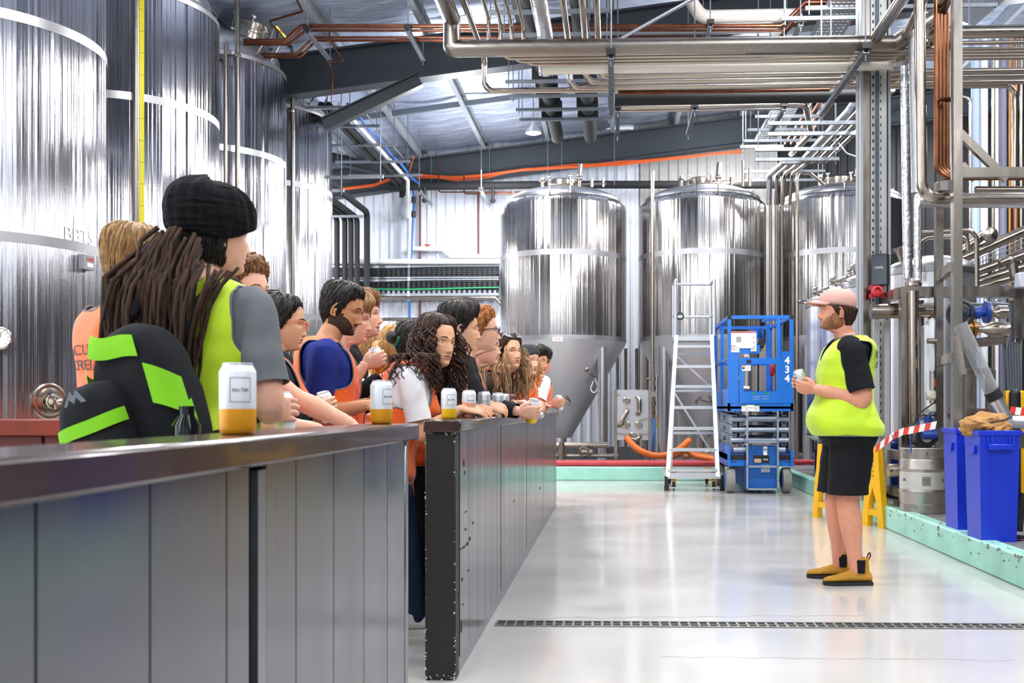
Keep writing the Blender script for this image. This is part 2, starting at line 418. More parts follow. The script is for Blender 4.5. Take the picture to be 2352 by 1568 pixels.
# ======================= the two drink rails ===========================================
RAILTOP = mat('rail_timber', '#38231d', .22, var=.25, scale=5, stretch=(6, 1, 1), coat=.3)
PANEL = mat('rail_panel', '#6f7076', .2, .75, rvar=.05, scale=3, stretch=(1, 3, .15), bump=.02, bscale=30, bstretch=(1, 1, .03))
RAILPOST = mat('rail_post_black', '#15120f', .55, var=.2, scale=20)
TRIM = mat('rail_trim', '#8d8f97', .3, .9)
FX = -.622; ZT = 1.03
def panel(parent, y0, y1, lines, depth=.018):
    m = MB(); ys = [y0]+[l for l in lines if y0+.02 < l < y1-.02]+[y1]
    m.bb((FX-.03, y0, .07), (FX-.006, y1, ZT-.05))
    for a, b in zip(ys, ys[1:]): m.bb((FX-.01, a+.003, .07), (FX, b-.003, ZT-.05))
    return m.build('panel', PANEL, parent, ang=30)
def back_panel(parent, y0, y1):
    m = MB(); m.bb((FX-.115, y0, .03), (FX-.1, y1, ZT-.05)); return m.build('back_panel', RAILPOST, parent, ang=None)
t = thing('drink_rail', 'far grey panelled standing rail with black end post beside the open floor', 'bar rail')
m = MB(); m.bb((FX-.128, 4.0, ZT-.05), (FX+.022, 11.16, ZT), .006); m.build('cap', RAILTOP, t)
m = MB(); m.bb((FX-.124, 4.02, 0), (FX-.002, 4.11, ZT-.05), .004)
m.build('end_post', RAILPOST, t)
SCUFF = mat('scuff', '#cfcac4', .8)
m = MB()
for i in range(90):
    e = rr.choice((0, 0, 1, 2)); z = rr.random()**3*.2 if rr.random() < .5 else rr.random()*.97
    x = FX-.002-rr.random()*.006 if rr.random() < .5 else FX-.124+rr.random()*.006
    if e == 2: x = FX-.124+rr.random()*.12; z = rr.random()*.02 if rr.random() < .6 else .965+rr.random()*.012
    s_ = rr.uniform(.001, .005); m.bb((x-s_*.6, 4.0195, z), (x+s_*.6, 4.021, z+s_*rr.uniform(.6, 1.8)))
m.build('paint_chips', SCUFF, t, ang=None)
SEP = [5.62, 7.3, 8.98, 10.66]
edges = [4.11]+SEP+[11.12]
for a, b in zip(edges, edges[1:]):
    panel(t, a+.012, b-.012, [a+.265*k for k in range(1, 7)]); back_panel(t, a, b)
for a, b in zip(edges, edges[1:]): m = MB(); m.bb((FX-.09, b-.02, .03), (FX-.012, b+.02, ZT-.05)); m.build('frame_post', RAILPOST, t, ang=None)
m = MB(); m.prism([(0, 0), (.035, 0), (.038, .008), (.012, .05), (.008, .075), (0, .075)], (FX-.005, 11.14, .0), (FX-.005, 4.1, .0)); m.build('kick_rail', TRIM, t, ang=None)
m = MB()     # black scuff marks on the first panel
for (px, py, w_, h_) in ((1064, 1063, 3, 26), (1066, 1085, 3, 14), (1064, 1256, 9, 8), (1072, 1248, 6, 10), (1078, 1236, 5, 12), (1056, 1262, 8, 6), (1068, 1215, 4, 8), (1060, 1330, 4, 12), (1075, 1310, 4, 10), (1054, 1360, 3, 12), (1058, 1440, 3, 44), (1068, 1175, 9, 3), (1085, 1200, 3, 8), (1053, 1372, 3, 9), (1180, 1150, 5, 4), (1240, 1120, 3, 8), (1062, 1388, 3, 6)):
    Y = FX*F/(px-1410)
    p = at(px, py, Y); s_ = Y/F; dy = w_*s_/abs(FX/Y)*.5; hh = h_*s_*.5; n = 8
    m.add([V((FX+.0015, p.y+dy*cos(2*PI*k/n)*rr.uniform(.5, 1.1), p.z+hh*sin(2*PI*k/n)*rr.uniform(.5, 1.1))) for k in range(n)], [tuple(range(n))])
m.build('scuff_marks', RUBBER, t, ang=None)
t = thing('drink_rail', 'near grey panelled standing rail across the lower front with dark timber cap', 'bar rail')
m = MB(); m.bb((FX-.15, -.6, ZT-.05), (FX+.022, 3.14, ZT), .006); m.build('cap', RAILTOP, t)
edges = [-.5, 1.735, 3.03]
panel(t, -.5, 1.735-.012, [1.62-.272*k for k in range(7, -1, -1)]); panel(t, 1.735+.07, 3.03-.012, [1.98, 2.25, 2.525, 2.79]); back_panel(t, -.5, 3.1)
for b in edges[1:]: m = MB(); m.bb((FX-.09, b-.014, .03), (FX-.012, b+.014, ZT-.05)); m.build('frame_post', RAILPOST, t, ang=None)
m = MB(); m.bb((FX-.01, 1.755, .07), (FX+.004, 1.795, .35)); m.bb((FX-.01, 1.755, .365), (FX+.004, 1.795, ZT-.06)); m.build('joint_strip', TRIM, t, ang=None)
m = MB(); m.bb((FX-.11, 3.05, .03), (FX-.002, 3.09, ZT-.05), .004); m.build('end_post', TRIM, t)
m = MB(); m.prism([(0, 0), (.035, 0), (.038, .008), (.012, .05), (.008, .075), (0, .075)], (FX-.005, 3.1, .0), (FX-.005, -.5, .0)); m.build('kick_rail', TRIM, t, ang=None)
# red brown counter behind the near people, at the left
TERRA = mat('red_timber', '#7c2b12', .35, var=.2, scale=6, stretch=(1, 6, 1)); TERRAD = mat('red_timber_dark', '#571a0c', .5, var=.2, scale=6)
t = thing('counter', 'red brown timber counter at the left behind the backpack', 'counter')
y0 = 4.15; xl = -3.6; xr = at(196, 980, y0).x
m = MB(); m.bb((xl, y0, ZT-.07), (xr, y0+.14, ZT), .006); m.build('cap', TERRA, t)
m = MB(); x = xl+.02
while x < xr-.1: m.bb((x, y0+.03, .05), (min(x+.19, xr-.02), y0+.11, ZT-.07), .003); x += .2
m.build('panel', TERRAD, t)
m = MB(); m.bb((xl, y0+.02, 0), (xr-.01, y0+.12, .05)); m.build('plinth', RAILPOST, t, ang=None)
# ======================= the row of bright tanks on the left ==========================
NAMEPL = mat('nameplate_steel', '#a8a8ac', .35, .9)
REDINK = mat('red_ink', '#c4202c', .5)
CLAMP = mat('clamp_steel', '#b9b7b5', .28, 1)
def manway(parent, c, n, r=.22, h=.16, name='manway'):
    """round hatch with lid, ring and swing bolts"""
    n = V(n).normalized(); q = n.to_track_quat('Z', 'Y').to_matrix(); c = V(c)
    m = MB(); m.lathe([(r, -.1), (r, h), (r+.02, h), (r+.02, h+.03), (r, h+.03), (r, h+.05), (r*.8, h+.075), (r*.3, h+.09), (.001, h+.09)], c, 32, q)
    o = m.build(name, PIPE, parent)
    m = MB(); m.torus(c+n*(h*.55), r+.004, .008, 32, 6, q); m.torus(c+n*(h*.8), r+.004, .006, 32, 6, q); m.build('hatch_ring', CLAMP, o)
    for k in range(4):
        a = 2*PI*k/4+.6; d = q @ V((cos(a), sin(a), 0)); p = c+d*(r+.035)
        m = MB(); m.cyl(p+n*(h*.4), p+n*(h+.1), .012, 8); m.lathe([(.03, h+.085), (.034, h+.1), (.03, h+.115), (.01, h+.118)], p, 10, q)
        m.bar(p+n*(h*.45)-d*.04, p+n*(h*.45)+d*.01, .03, .03); m.build('swing_bolt', CLAMP, o)
    return o
def band(parent, r, z, h=.075, name='weld_band'):
    m = MB(); m.lathe([(r+.0015, z-h/2), (r+.0015, z+h/2)], (0, 0, 0), 96, cap=(False, False)); return m.build(name, BAND, parent, ang=60)
TR = .95; TX = -5.1
tanks = [(7.99, 5.15, (3.96, 2.33)), (10.43, 5.15, (4.06, 2.33)), (12.66, 5.3, (4.14, 2.35)), (14.81, 5.31, (4.2, 2.36))]
TL = ['tall polished steel tank nearest on the left, with pressure gauge and round sampling port', 'tall polished steel tank second from the left, behind the dreadlocked man', 'tall polished steel tank third from the left with a hatch on its shoulder', 'tall polished steel tank rearmost of the left row, in front of the dark brace']
for i, (ty, zs, bz) in enumerate(tanks):
    t = thing('storage_tank', TL[i], 'tank', (TX, ty, 0), 0, 'tall tanks on the left')
    m = MB(); m.lathe([(TR, .45), (TR, zs-.03), (TR-.02, zs)], seg=128, cap=(False, False)); m.build('shell', STEEL, t, ang=60)
    dm = MB(); prof = [(TR-.02, zs), (TR-.06, zs+.02), (TR-.07, zs+.1)]
    for k in range(1, 9): a = PI/2*k/8; prof.append(((TR-.07)*cos(a)+.001, zs+.1+.36*sin(a)))
    dm.lathe(prof, seg=96, cap=(False, True)); dm.build('dome', STEELD, t, ang=50)
    m = MB(); prof = [(TR, .45), (TR-.02, .42), (.5, .3), (.05, .22)]; m.lathe(prof, seg=64, cap=(False, True)); m.build('bottom', STEELD, t)
    for k in range(4):
        a = PI/4+PI/2*k; m = MB(); m.cyl((.75*cos(a), .75*sin(a), 0), (.75*cos(a), .75*sin(a), .5), .06, 16); m.build('leg', PIPED, t)
    for z in bz: band(t, TR, z)
    band(t, TR, zs-.035, .05)
    if i: manway(t, (.55, -.05, zs+.36), (.32, -.1, 1), .2, .16)
    for a in (-.35, .9):
        p = V((cos(a)*.86, sin(a)*.86, zs+.06)); tn = V((-sin(a), cos(a), 0))*.13; up = V((cos(a)*.14, sin(a)*.14, .18))
        m = MB(); m.tube([p-tn, p-tn+up, p+tn+up, p+tn], .011, 8, .03); m.build('handle', PIPE, t)
# gauge, port, nameplate, lettering on the nearest tank
t = bpy.data.objects['storage_tank']
def on_tank(px, py, ty, off=0.0):
    """point on the shell seen at that pixel (local to the tank) and its outward normal"""
    d = AX + RT*((px-PX)/F) + V((0, 0, (PY-py)/F)); o = V((0, 0, CH)); c = V((TX, ty, 0))
    dx = V((d.x, d.y)); oc = V((o.x-c.x, o.y-c.y)); A = dx.dot(dx); B = 2*oc.dot(dx); Cc = oc.dot(oc)-TR*TR
    disc = B*B-4*A*Cc; s_ = (-B-math.sqrt(max(disc, 0)))/(2*A); p = o+d*s_-c; n = V((p.x, p.y, 0)).normalized()
    return p+n*off, n
p, n = on_tank(112, 922, 7.99); q = n.to_track_quat('Z', 'Y').to_matrix()
m = MB(); m.lathe([(.07, -.05), (.135, .0), (.14, .012), (.12, .02), (.105, .016)], p, 40, q, cap=(False, False)); m.lathe([(.105, .016), (.09, .02), (.001, .03)], p, 40, q, cap=(False, True))
o = m.build('sampling_port', PIPE, t)
m = MB(); m.cyl(p, p+n*.12, .03, 14); m.cyl(p+n*.07-V((0, .05, 0)), p+n*.07+V((0, .06, .02)), .02, 12); m.cyl(p+n*.09-V((.0, .0, .06)), p+n*.09+V((0, 0, .05)), .017, 12)
m.ball(p+n*.13, .03, 12); m.bar(p+n*.1+V((0, .02, .03)), p+n*.13+V((0, -.09, .05)), .012, .02); m.torus(p+n*.06, .05, .01, 20, 6, q); m.build('sample_valve', PIPE, o)
p, n = on_tank(-12, 780, 7.99); n2 = V((.55, -.8, 0)).normalized(); q = n2.to_track_quat('Z', 'Y').to_matrix()
c = p+n*.22
m = MB(); m.cyl(p-n*.02, c, .02, 12); m.lathe([(.078, -.05), (.082, -.045), (.082, .012), (.072, .016), (.068, .008)], c, 32, q, cap=(True, False)); o = m.build('pressure_gauge', PIPE, t)
m = MB(); m.lathe([(.069, .008), (.001, .0081)], c, 32, q, cap=(False, False)); m.build('dial', LABELW, o)
M = facing(c+n2*.0095, n2); m = MB()
for k in range(11):
    a = R(225-27*k); m.bar(M @ V((.05*cos(a), .05*sin(a), 0)), M @ V((.061*cos(a), .061*sin(a), 0)), .003, .001, n2)
m.bar(M @ V((0, -.01, .001)), M @ V((.012, .045, .001)), .004, .001, n2); m.build('needle', INK, o)
p, n = on_tank(191, 603, 7.99); M = facing(p+n*.03, n)
m = MB(); m.box(M.translation, (.13, .115, .05), M.to_3x3()); o = m.build('nameplate', NAMEPL, t, ang=None)
M = facing(p+n*.056, n); text('nameplate_lettering', 'DME', .045, M @ MX.Translation((.01, .02, 0)), REDINK, o); 
M2 = facing(p+n*.0555, n); m = MB(); m.box(M2 @ V((.01, -.02, 0)), (.07, .03, .001), M2.to_3x3()); m.build('data_plate', LABELW, o, ang=None)
LETTW = mat('white_lettering', '#f4f4f6', .5)
def bend_on(px, py, ty):
    p, n = on_tank(px, py, ty); a0 = math.atan2(n.y, n.x)
    return lambda co: V(((TR+.003+co.z)*cos(a0+co.x/TR), (TR+.003+co.z)*sin(a0+co.x/TR), p.z+co.y))
text('lettering', 'BBT5', .15, None, LETTW, t, bend_on(184, 543, 7.99))
fb = bend_on(186, 565, 7.99); m = MB()
for k in range(9):
    a0 = R(200+160*k/9); a1 = R(200+160*(k+1)/9); pts = [(cos(a)*r_, sin(a)*r_) for a, r_ in ((a0, .04), (a1, .04), (a1, .047), (a0, .047))]
    m.add([fb(V((x, y-.02, 0))) for x, y in pts], [(0, 1, 2, 3)])
m.build('smile_mark', LETTW, t, ang=None)
# yellow reflection painted as a strip on the second tank, and the riser pipes
t2 = bpy.data.objects['storage_tank.001']
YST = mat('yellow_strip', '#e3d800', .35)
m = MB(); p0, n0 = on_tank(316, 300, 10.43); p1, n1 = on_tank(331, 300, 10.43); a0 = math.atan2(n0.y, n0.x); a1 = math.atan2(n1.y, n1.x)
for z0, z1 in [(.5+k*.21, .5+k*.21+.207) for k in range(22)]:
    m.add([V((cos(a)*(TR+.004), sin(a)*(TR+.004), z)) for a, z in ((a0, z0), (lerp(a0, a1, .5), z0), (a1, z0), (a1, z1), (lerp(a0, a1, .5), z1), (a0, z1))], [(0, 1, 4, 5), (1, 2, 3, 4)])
m.build('reflection_strip', YST, t2, ang=None)
def riser(px, ty, ztop, lab, r=.026, off=.12, extra=None, zb=0, pxo=None):
    p, n = on_tank(px, 300, ty, off); p = V((p.x+TX, p.y+ty, 0))
    m = MB(); pts = [V((p.x, p.y, zb)), V((p.x, p.y, ztop))]+([] if not extra else [V((p.x, p.y, ztop))+V(e) for e in extra])
    m.tube(pts, r, 12, .09); o = m.build('riser_pipe', PIPED, ang=50); tag(o, lab, 'pipe', 'riser pipes between the left tanks')
    return p
riser(309, 10.43, 5.85, 'steel riser pipe beside the yellow level strip', .03, .1)  # the yellow strip is the painted reflection, not a level gauge
pa = riser(536, 12.66, 5.85, 'thin steel riser pipe in front of the third tall tank', .028, .14)
riser(513, 12.66, at(513, 118, 12).z, 'short steel riser pipe left of the pair at the third tank', .022, .12)
pb = riser(664, 14.81, at(664, 125, 14.2).z, 'steel riser pipe with bent top in front of the rearmost left tank', .03, .14, [(-.16, .05, .12), (-.4, .1, .0)])
m = MB(); q = at(525, 128, pa.y); m.bar((q.x-.14, pa.y, q.z), (q.x+.13, pa.y, q.z), .02, .03); m.ball((q.x+.13, pa.y, q.z), .025, 8); m.ball((pa.x, pa.y-.03, q.z), .03, 8); m.ball((q.x-.12, pa.y, q.z), .035, 8)
tag(m.build('pipe_clamp', PIPED), 'steel pipe clamp joining the two risers at the third tank', 'clamp')
m = MB(); q = at(655, 255, pb.y); m.bar((pb.x-.12, pb.y, q.z), (pb.x+.06, pb.y, q.z), .02, .03); m.ball((pb.x, pb.y-.03, q.z), .035, 8)
tag(m.build('pipe_clamp', PIPED), 'steel pipe clamp on the riser at the rearmost left tank', 'clamp')

# ======================= conical fermenters along the back wall ========================
FY = 17.9; FR = 1.1
def fermenter(name, label, x):
    t = thing(name, label, 'tank', (x, FY, KH-.012), 0, 'conical fermenters at the back')
    z0 = -(KH-.012); zc = 2.22+z0; zs = 4.5+z0
    m = MB(); m.lathe([(FR, zc), (FR, zs), (FR-.015, zs+.05), (FR-.1, zs+.13), (FR-.14, zs+.135)], seg=128, cap=(False, False)); m.build('shell', STEELF, t, ang=60)
    m = MB(); m.lathe([(.1, .36), (.13, .36), (.16, .4), (FR-.02, zc-.06), (FR, zc)], seg=96, cap=(True, False)); m.build('cone', CONE, t, ang=50)
    prof = [(FR-.1, zs+.11), (FR-.1, zs+.17), (FR-.14, zs+.2)]
    for k in range(1, 9): a = R(14)+(PI/2-R(14))*k/8; prof.append(((FR-.12)*cos(a)+.001, zs+.12+.27*sin(a)))
    m = MB(); m.lathe(prof, seg=96, cap=(False, True)); m.build('dome', STEELD, t, ang=60)
    band(t, FR, 3.64+z0, .09); band(t, FR, zc+.02, .07); 
    for sx in (-1, 1):
        for sy in (-1, 1):
            m = MB(); c = V((sx*.69, sy*.69, 0)); m.cyl(c, c+V((0, 0, zc+.05)), .083, 24); m.lathe([(.06, 0), (.11, 0), (.11, .02), (.06, .03)], c, 16)
            m.build('leg', LEGST, t)
    mw = manway(t, (-.02, 0, zs+.36), (0, -.02, 1), .235, .12)
    for sx in (-1, 1):
        m = MB(); p = V((sx*.86, -.1, zs+.2)); m.prism([(-.07, -.05), (.07, -.05), (.045, .12), (-.045, .12)], p-V((.01, 0, 0)), p+V((.01, 0, 0))); m.torus(p+V((0, 0, .08)), .05, .012, 14, 6, MX.Rotation(PI/2, 3, 'Y')); m.build('lifting_lug', STEELD, t)
    y = -1.06
    m = MB(); m.tube([(-.17, y+.06, zs+.07), (-.17, y-.03, zs+.09), (-.17, y-.03, zs+.24), (.17, y-.03, zs+.24), (.17, y-.03, zs+.09), (.17, y+.06, zs+.07)], .014, 8, .03); m.build('handle', PIPE, t)
    m = MB(); m.box((-.04, -FR-.006, zc-.02), (.17, .012, .07)); pl = m.build('nameplate', LABELW, t, ang=None)
    text('nameplate_lettering', 'DME', .055, facing((-.04, -FR-.0125, zc-.02), (0, -1, 0)), REDINK, pl)
    # spray arm over the hatch and its valve
    m = MB(); z = zs+.52; m.tube([(.28, -.05, zs+.3), (.28, -.05, z+.12), (.30, -.05, z+.3)], .04, 10, .05); m.cyl((.28, -.05, z-.06), (.75, -.05, z-.04), .022, 10); m.ball((.28, -.05, z+.05), .06, 10); m.cyl((.5, -.05, z-.1), (.5, -.05, z+.04), .03, 8); m.cyl((.7, -.05, z-.1), (.7, -.05, z+.05), .02, 8); m.cyl((-.36, -.1, zs+.3), (-.36, -.1, z+.06), .035, 10); m.torus((-.36, -.1, z), .05, .012, 12, 6); m.build('spray_arm', PIPE, t)
    # cone sample valve with loop, cone port
    p = V((.42, -.58, zc-.5)); m = MB(); m.cyl(p+V((0, .15, 0)), p+V((.0, -.1, 0)), .045, 14); m.cyl(p, p+V((.14, -.1, -.15)), .015, 8); m.ball(p+V((0, -.1, 0)), .05, 10); m.build('sample_valve', PIPE, t)
    m = MB(); m.tube([p+V((.14, -.1, -.15)), p+V((.2, -.1, -.3)), p+V((.14, -.1, -.42)), p+V((.06, -.1, -.34)), p+V((.12, -.1, -.2))], .011, 6, .07); m.build('hose_loop', WHITEP, t)
    m = MB(); p = V((0, -.42, zc-1.02)); q = V((0, -.8, -.55)).to_track_quat('Z', 'Y').to_matrix(); m.lathe([(.16, -.1), (.16, .06), (.135, .075), (.001, .07)], p, 28, q, (False, True)); m.bar(p+V((-.12, -.09, .02)), p+V((.14, -.1, -.05)), .03, .03); m.ball(p+V((.1, -.12, .08)), .03, 8); m.build('side_manway', PIPE, t)
    m = MB(); m.cyl((0, 0, .1), (0, 0, .37), .05, 14); m.tube([(0, 0, .16), (0, -.1, .12), (.5, -.2, .12)], .04, 10, .1); m.cyl((.15, -.12, .05), (.15, -.12, .2), .06, 12); m.build('bottom_valve', PIPE, t)
    return t
STEELF = tank_steel('fermenter_steel', '#aaa7a5', .16, .3, 40); LEGST = mat('leg_steel', '#d0d0d2', .25, 1)
FXS = [at(px, 600, FY).x for px in (1294, 1612, 1930)]
f0 = fermenter('fermenter', 'conical steel fermenter at the back left of the white ladder', FXS[0])
dup(f0, (FXS[1], FY, KH-.012), 0, 'conical steel fermenter at the back behind the white ladder and blue lift')
dup(f0, (FXS[2], FY, KH-.012), 0, 'conical steel fermenter at the back behind the tall column')
def pipe(name, pts, r, m, label, group=None, fil=.08, cat='pipe', seg=10):
    b = MB(); b.tube(pts, r, seg, fil); o = b.build(name, m, ang=50); return tag(o, label, cat, group)
for px, top, lab, ex in ((1499, 392, 'thin vertical steel pipe between the first and second fermenter', None), (1831, 395, 'bent steel pipe rising beside the third fermenter', 1)):
    p = at(px, 1000, 16.75); zt = at(px, top, 16.75).z; pts = [(p.x, p.y, .25), (p.x, p.y, zt)]
    if ex: pts += [(p.x+.25, p.y+.2, zt+.02), (p.x+.75, p.y+.9, zt-.12)]
    pipe('standpipe', pts, .03, PIPE, lab, 'standpipes at the fermenters', .12)
for i, (px, py, px2) in enumerate(((1275, 1022, 1400), (1275, 1046, 1420))):
    y = 16.6; pipe('floor_pipe', [at(px-60, py, y), at(px2, py, y)], .05 if i == 0 else .035, PIPE, 'horizontal steel pipe low in front of the first fermenter, %s one' % ('upper', 'lower')[i])
m = MB(); p = at(1290, 1050, 16.5)
m.cyl((p.x, p.y, .19), (p.x, p.y, .52), .045, 12); m.cyl((p.x, p.y, .3), (p.x, p.y, .36), .075, 12); m.cyl((p.x+.3, p.y, .36), (p.x+.5, p.y, .36), .04, 10); m.torus((p.x+.36, p.y-.05, .37), .07, .02, 12, 6, MX.Rotation(PI/2, 3, 'X')); tag(m.build('drain_valve', PIPE), 'steel drain valve on the floor pipe below the first fermenter', 'valve')
# ---- small white-bright vessels in a row behind the guide
VST = tank_steel('vessel_steel', '#f4f4f7', .3, .12, 12)
def vessel(label, x, y, r, z0, z1, port=True, lid=True):
    t = thing('brewing_vessel', label, 'tank', (x, y, KH-.012), 0, 'small vessels behind the guide')
    z0 -= KH; z1 -= KH
    m = MB(); m.lathe([(.1, z0-.12), (r*.8, z0-.06), (r, z0), (r, z1), (r-.02, z1+.01)], seg=80, cap=(True, False)); m.build('shell', VST, t, ang=50)
    prof = [(r+.015, z1-.02), (r+.015, z1+.03)]+[(r*cos(PI/2*k/6)+.001, z1+.03+.15*sin(PI/2*k/6)) for k in range(7)]
    m = MB(); m.lathe(prof, seg=64, cap=(False, True)); m.build('dome', STEELD, t, ang=50)
    for k in range(4):
        a = PI/4+PI/2*k; m = MB(); m.cyl((cos(a)*r*.8, sin(a)*r*.8, 0), (cos(a)*r*.8, sin(a)*r*.8, z0+.02), .05, 14); m.cyl((cos(a)*r*.8, sin(a)*r*.8, 0), (cos(a)*r*.8, sin(a)*r*.8, .05), .065, 14); m.build('leg', LEGST, t)
    m = MB(); m.torus((0, 0, z0+.02), r+.004, .014, 48, 6); m.build('rim', BAND, t)
    if lid:
        mw = manway(t, (-.12, -.1, z1+.12), (-.4, -.25, 1), .15, .07)
        m = MB(); m.tube([(-r*.7, -.1, z1+.05), (-r*1.05, -.16, z1+.06), (-r*1.25, -.1, z1+.06), (-r*1.25, .1, z1+.06), (-r*1.0, .16, z1+.06), (-r*.7, .1, z1+.05)], .012, 8, .05); m.build('handle', PIPE, t)
        m = MB(); m.tube([(-r*.35, -.3, z1+.14), (-r*.35, -.32, z1+.27), (-r*.1, -.34, z1+.27), (-r*.1, -.32, z1+.15)], .011, 8, .04); m.build('lid_handle', PIPE, t)
    if port:
        m = MB(); m.bb((r*.1, -r-.05, lerp(z0, z1, .42)), (r*.1+.05, -r+.02, lerp(z0, z1, .58))); m.build('level_sight', BLACK, t, ang=None)
    return t
vx = 2.98
vessel('bright steel vessel rearmost of the row behind the guide, beside the blue lift', vx, 13.6, .44, .72, 2.42)
vessel('bright steel vessel in the middle of the row behind the guide', vx, 12.55, .44, .72, 2.42)
vessel('bright steel vessel just left of the tall column, nearest of the row', vx, 11.5, .44, .72, 2.42)
vm = vessel('white topped steel brew kettle behind the foil lagged pipes', at(2137, 700, 10.4).x, 10.4, .43, .8, 2.42, False, False)
m = MB(); m.cyl((-.25, -.12, 2.3), (-.3, -.14, 2.46), .075, 20, .085); m.cyl((-.3, -.14, 2.46), (-.306, -.143, 2.48), .1, 20); m.build('chimney_neck', PIPE, vm)
# ======================= overhead pipe rack, along X at constant height ================
def yz(y, z): return (z-CH)*F/(PY-y)          # depth at which height z is seen at row y
def atz(px, py, z): return at(px, py, yz(py, z))
GA = 'stainless pipes of the overhead rack'
ZR = 4.25
def rackpipe(x0, y0, x1, r, m, lab, up=True, z=ZR, y1=None, topz=None, ahead=True, grp=GA, name='overhead_pipe', fil=.1, right=None):
    a = atz(x0, y0, z); b = V((at(x1, y0, a.y).x, a.y, z)); pts = [a, b]
    if right: pts += right(b)
    if up:
        zt = topz or 4.62; pts = [V((a.x, 5.2, zt)), V((a.x, a.y, zt))]+pts
    return pipe(name, pts, r, m, lab, grp, fil)
rackpipe(1038, 112, 2055, .078, PIPED, 'fat steel lagged pipe with mitred elbow, lowest front pipe of the overhead rack', z=4.31, topz=4.6, fil=.03, right=lambda b: [b+V((.32, -.12, .18))])
cols = ['first', 'second', 'third', 'fourth']
for i, (x, y) in enumerate(((1123, 127), (1150, 134), (1176, 141), (1203, 148))):
    rackpipe(x, y, 2420, .018, PIPE, 'thin steel pipe under the fat lagged pipe, %s from the front of four' % cols[i], topz=4.6-.0*i)
rackpipe(1246, 158, 2082, .055, mat('cream_lagging', '#e9e2d6', .45, .3, bump=.3, bscale=15), 'cream lagged pipe in the middle of the overhead rack', up=False, z=4.26)
pipe('overhead_pipe', [V((atz(1256, 100, 4.62).x, 5.2, 4.62)), V((atz(1256, 100, 4.62).x, 9.7, 4.62)), V((atz(1256, 100, 4.62).x, 9.9, 4.3))], .075, LAGFOIL, 'foil lagged duct pipe coming from overhead down into the rack', GA, .15)
for i, (x, y, r) in enumerate(((1308, 201, .03), (1345, 188, .03), (1374, 176, .03))):
    rackpipe(x, y, 2420, r, PIPE, 'steel pipe dropping into the rear of the overhead rack, %s from the left' % cols[i], topz=4.6)
rackpipe(1113, 209, 2330, .03, PIPE, 'rearmost steel pipe of the overhead rack with a long drop bend at its left end', topz=4.6, right=lambda b: [b+V((0, 0, -1.2))])
rackpipe(1420, 214, 1905, .016, COPPER, 'thin copper pipe along the back edge of the overhead rack', up=False, z=4.22, grp=None)
a = atz(1412, 229, 4.3); pipe('overhead_pipe', [a, V((at(1985, 225, a.y).x, a.y, 4.3))], .062, BLACKFOAM, 'thick black foam lagged pipe behind the overhead rack', GA)
for i, (y, r) in enumerate(((246, .038), (255, .02))):
    a = atz(1418, y, 4.62); pipe('overhead_pipe', [a, V((at((1850, 1800)[i], y, a.y).x, a.y, 4.62))]+([V((at(1875, 262, 12.6).x, 12.9, 4.5)), V((at(1820, 350, 14.5).x, 14.6, at(1820, 350, 14.5).z))] if i == 0 else []), r, PIPE, 'bright steel pipe below the black foam pipe, %s one' % ('upper', 'lower')[i], GA, .15)
# slotted channels carrying them (run front to back) with their threaded rods
GS = 'slotted channels under overhead pipes'
def strut(px, z, y0, y1, lab, rodtop=None, w=.05, pyref=None, name='strut_channel'):
    x = at(px, 500, y0).x
    t = thing(name, lab, 'channel', (x, y0, z), 0, GS); L_ = y1-y0; m = MB()
    m.bb((-w/2, 0, -.02), (-w/2+.004, L_, .02)); m.bb((w/2-.004, 0, -.02), (w/2, L_, .02)); m.bb((-w/2, 0, .016), (w/2, L_, .02))
    n = int(L_/.05)
    for k in range(n): m.bb((-w/2, k*.05+.0, -.022), (w/2, k*.05+.024, -.018))
    m.build('channel', GALV, t, ang=None)
    zt = rodtop if rodtop else zr(x)+.1
    for k, yy in enumerate((.03, L_-.03)):
        m = MB(); m.cyl((0, yy, -.08), (0, yy, zt-z), .007, 6); m.cyl((0, yy, .02), (0, yy, .05), .016, 6); m.build('threaded_rod', GALVD, t)
    m = MB(); m.bb((-.04, -.03, .01), (.04, .05, .06)); m.build('end_cap', BLACK, t, ang=None)
    return t
strut(1403, 4.16, 9.0, 10.85, 'slotted steel channel under the overhead rack, left of the pair')
strut(1990, 4.16, 8.95, 10.9, 'slotted steel channel under the overhead rack beside the tall column')
for px, lab in ((1419, 'left'), (1596, 'middle'), (1802, 'right')):
    strut(px, 4.53, 11.9, 13.0, 'slotted channel below the black foam pipe, %s of three' % lab)
# ---- copper pipes on a higher rack ----------------------------------------------------
GC = 'copper pipes under the roof'; ZC = 5.5
def cop(pts, r, lab, m=COPPER, z=ZC, lab2=None):
    y = yz(pts[2][1], z); return pipe('copper_pipe', [at(px, py if i not in (2, 3) else pts[2][1], y) for i, (px, py) in enumerate(pts)], r, m, lab, GC, .08)
cop([(560, 94), (655, 94), (692, 60), (1795, 60), (1850, 5), (1960, 5)], .026, 'copper pipe under the roof, front and fattest of the bundle')
cop([(560, 102), (663, 102), (703, 70), (1802, 70), (1852, 15), (1960, 15)], .016, 'thin copper pipe under the roof, second of the bundle')
cop([(600, 124), (681, 124), (720, 86), (1790, 86), (1835, 40), (1960, 40)], .016, 'thin copper pipe under the roof, third of the bundle')
cop([(600, 131), (690, 131), (726, 93), (1785, 93), (1832, 48), (1960, 48)], .016, 'thin copper pipe under the roof, rearmost of the bundle')
a = atz(1400, 76, 5.55); pipe('overhead_pipe', [a, V((at(1770, 76, a.y).x, a.y, 5.55)), at(1812, 40, a.y)], .035, mat('grey_pvc', '#7d7f86', .4), 'grey plastic pipe between the copper pipes and the fat lagged pipe')
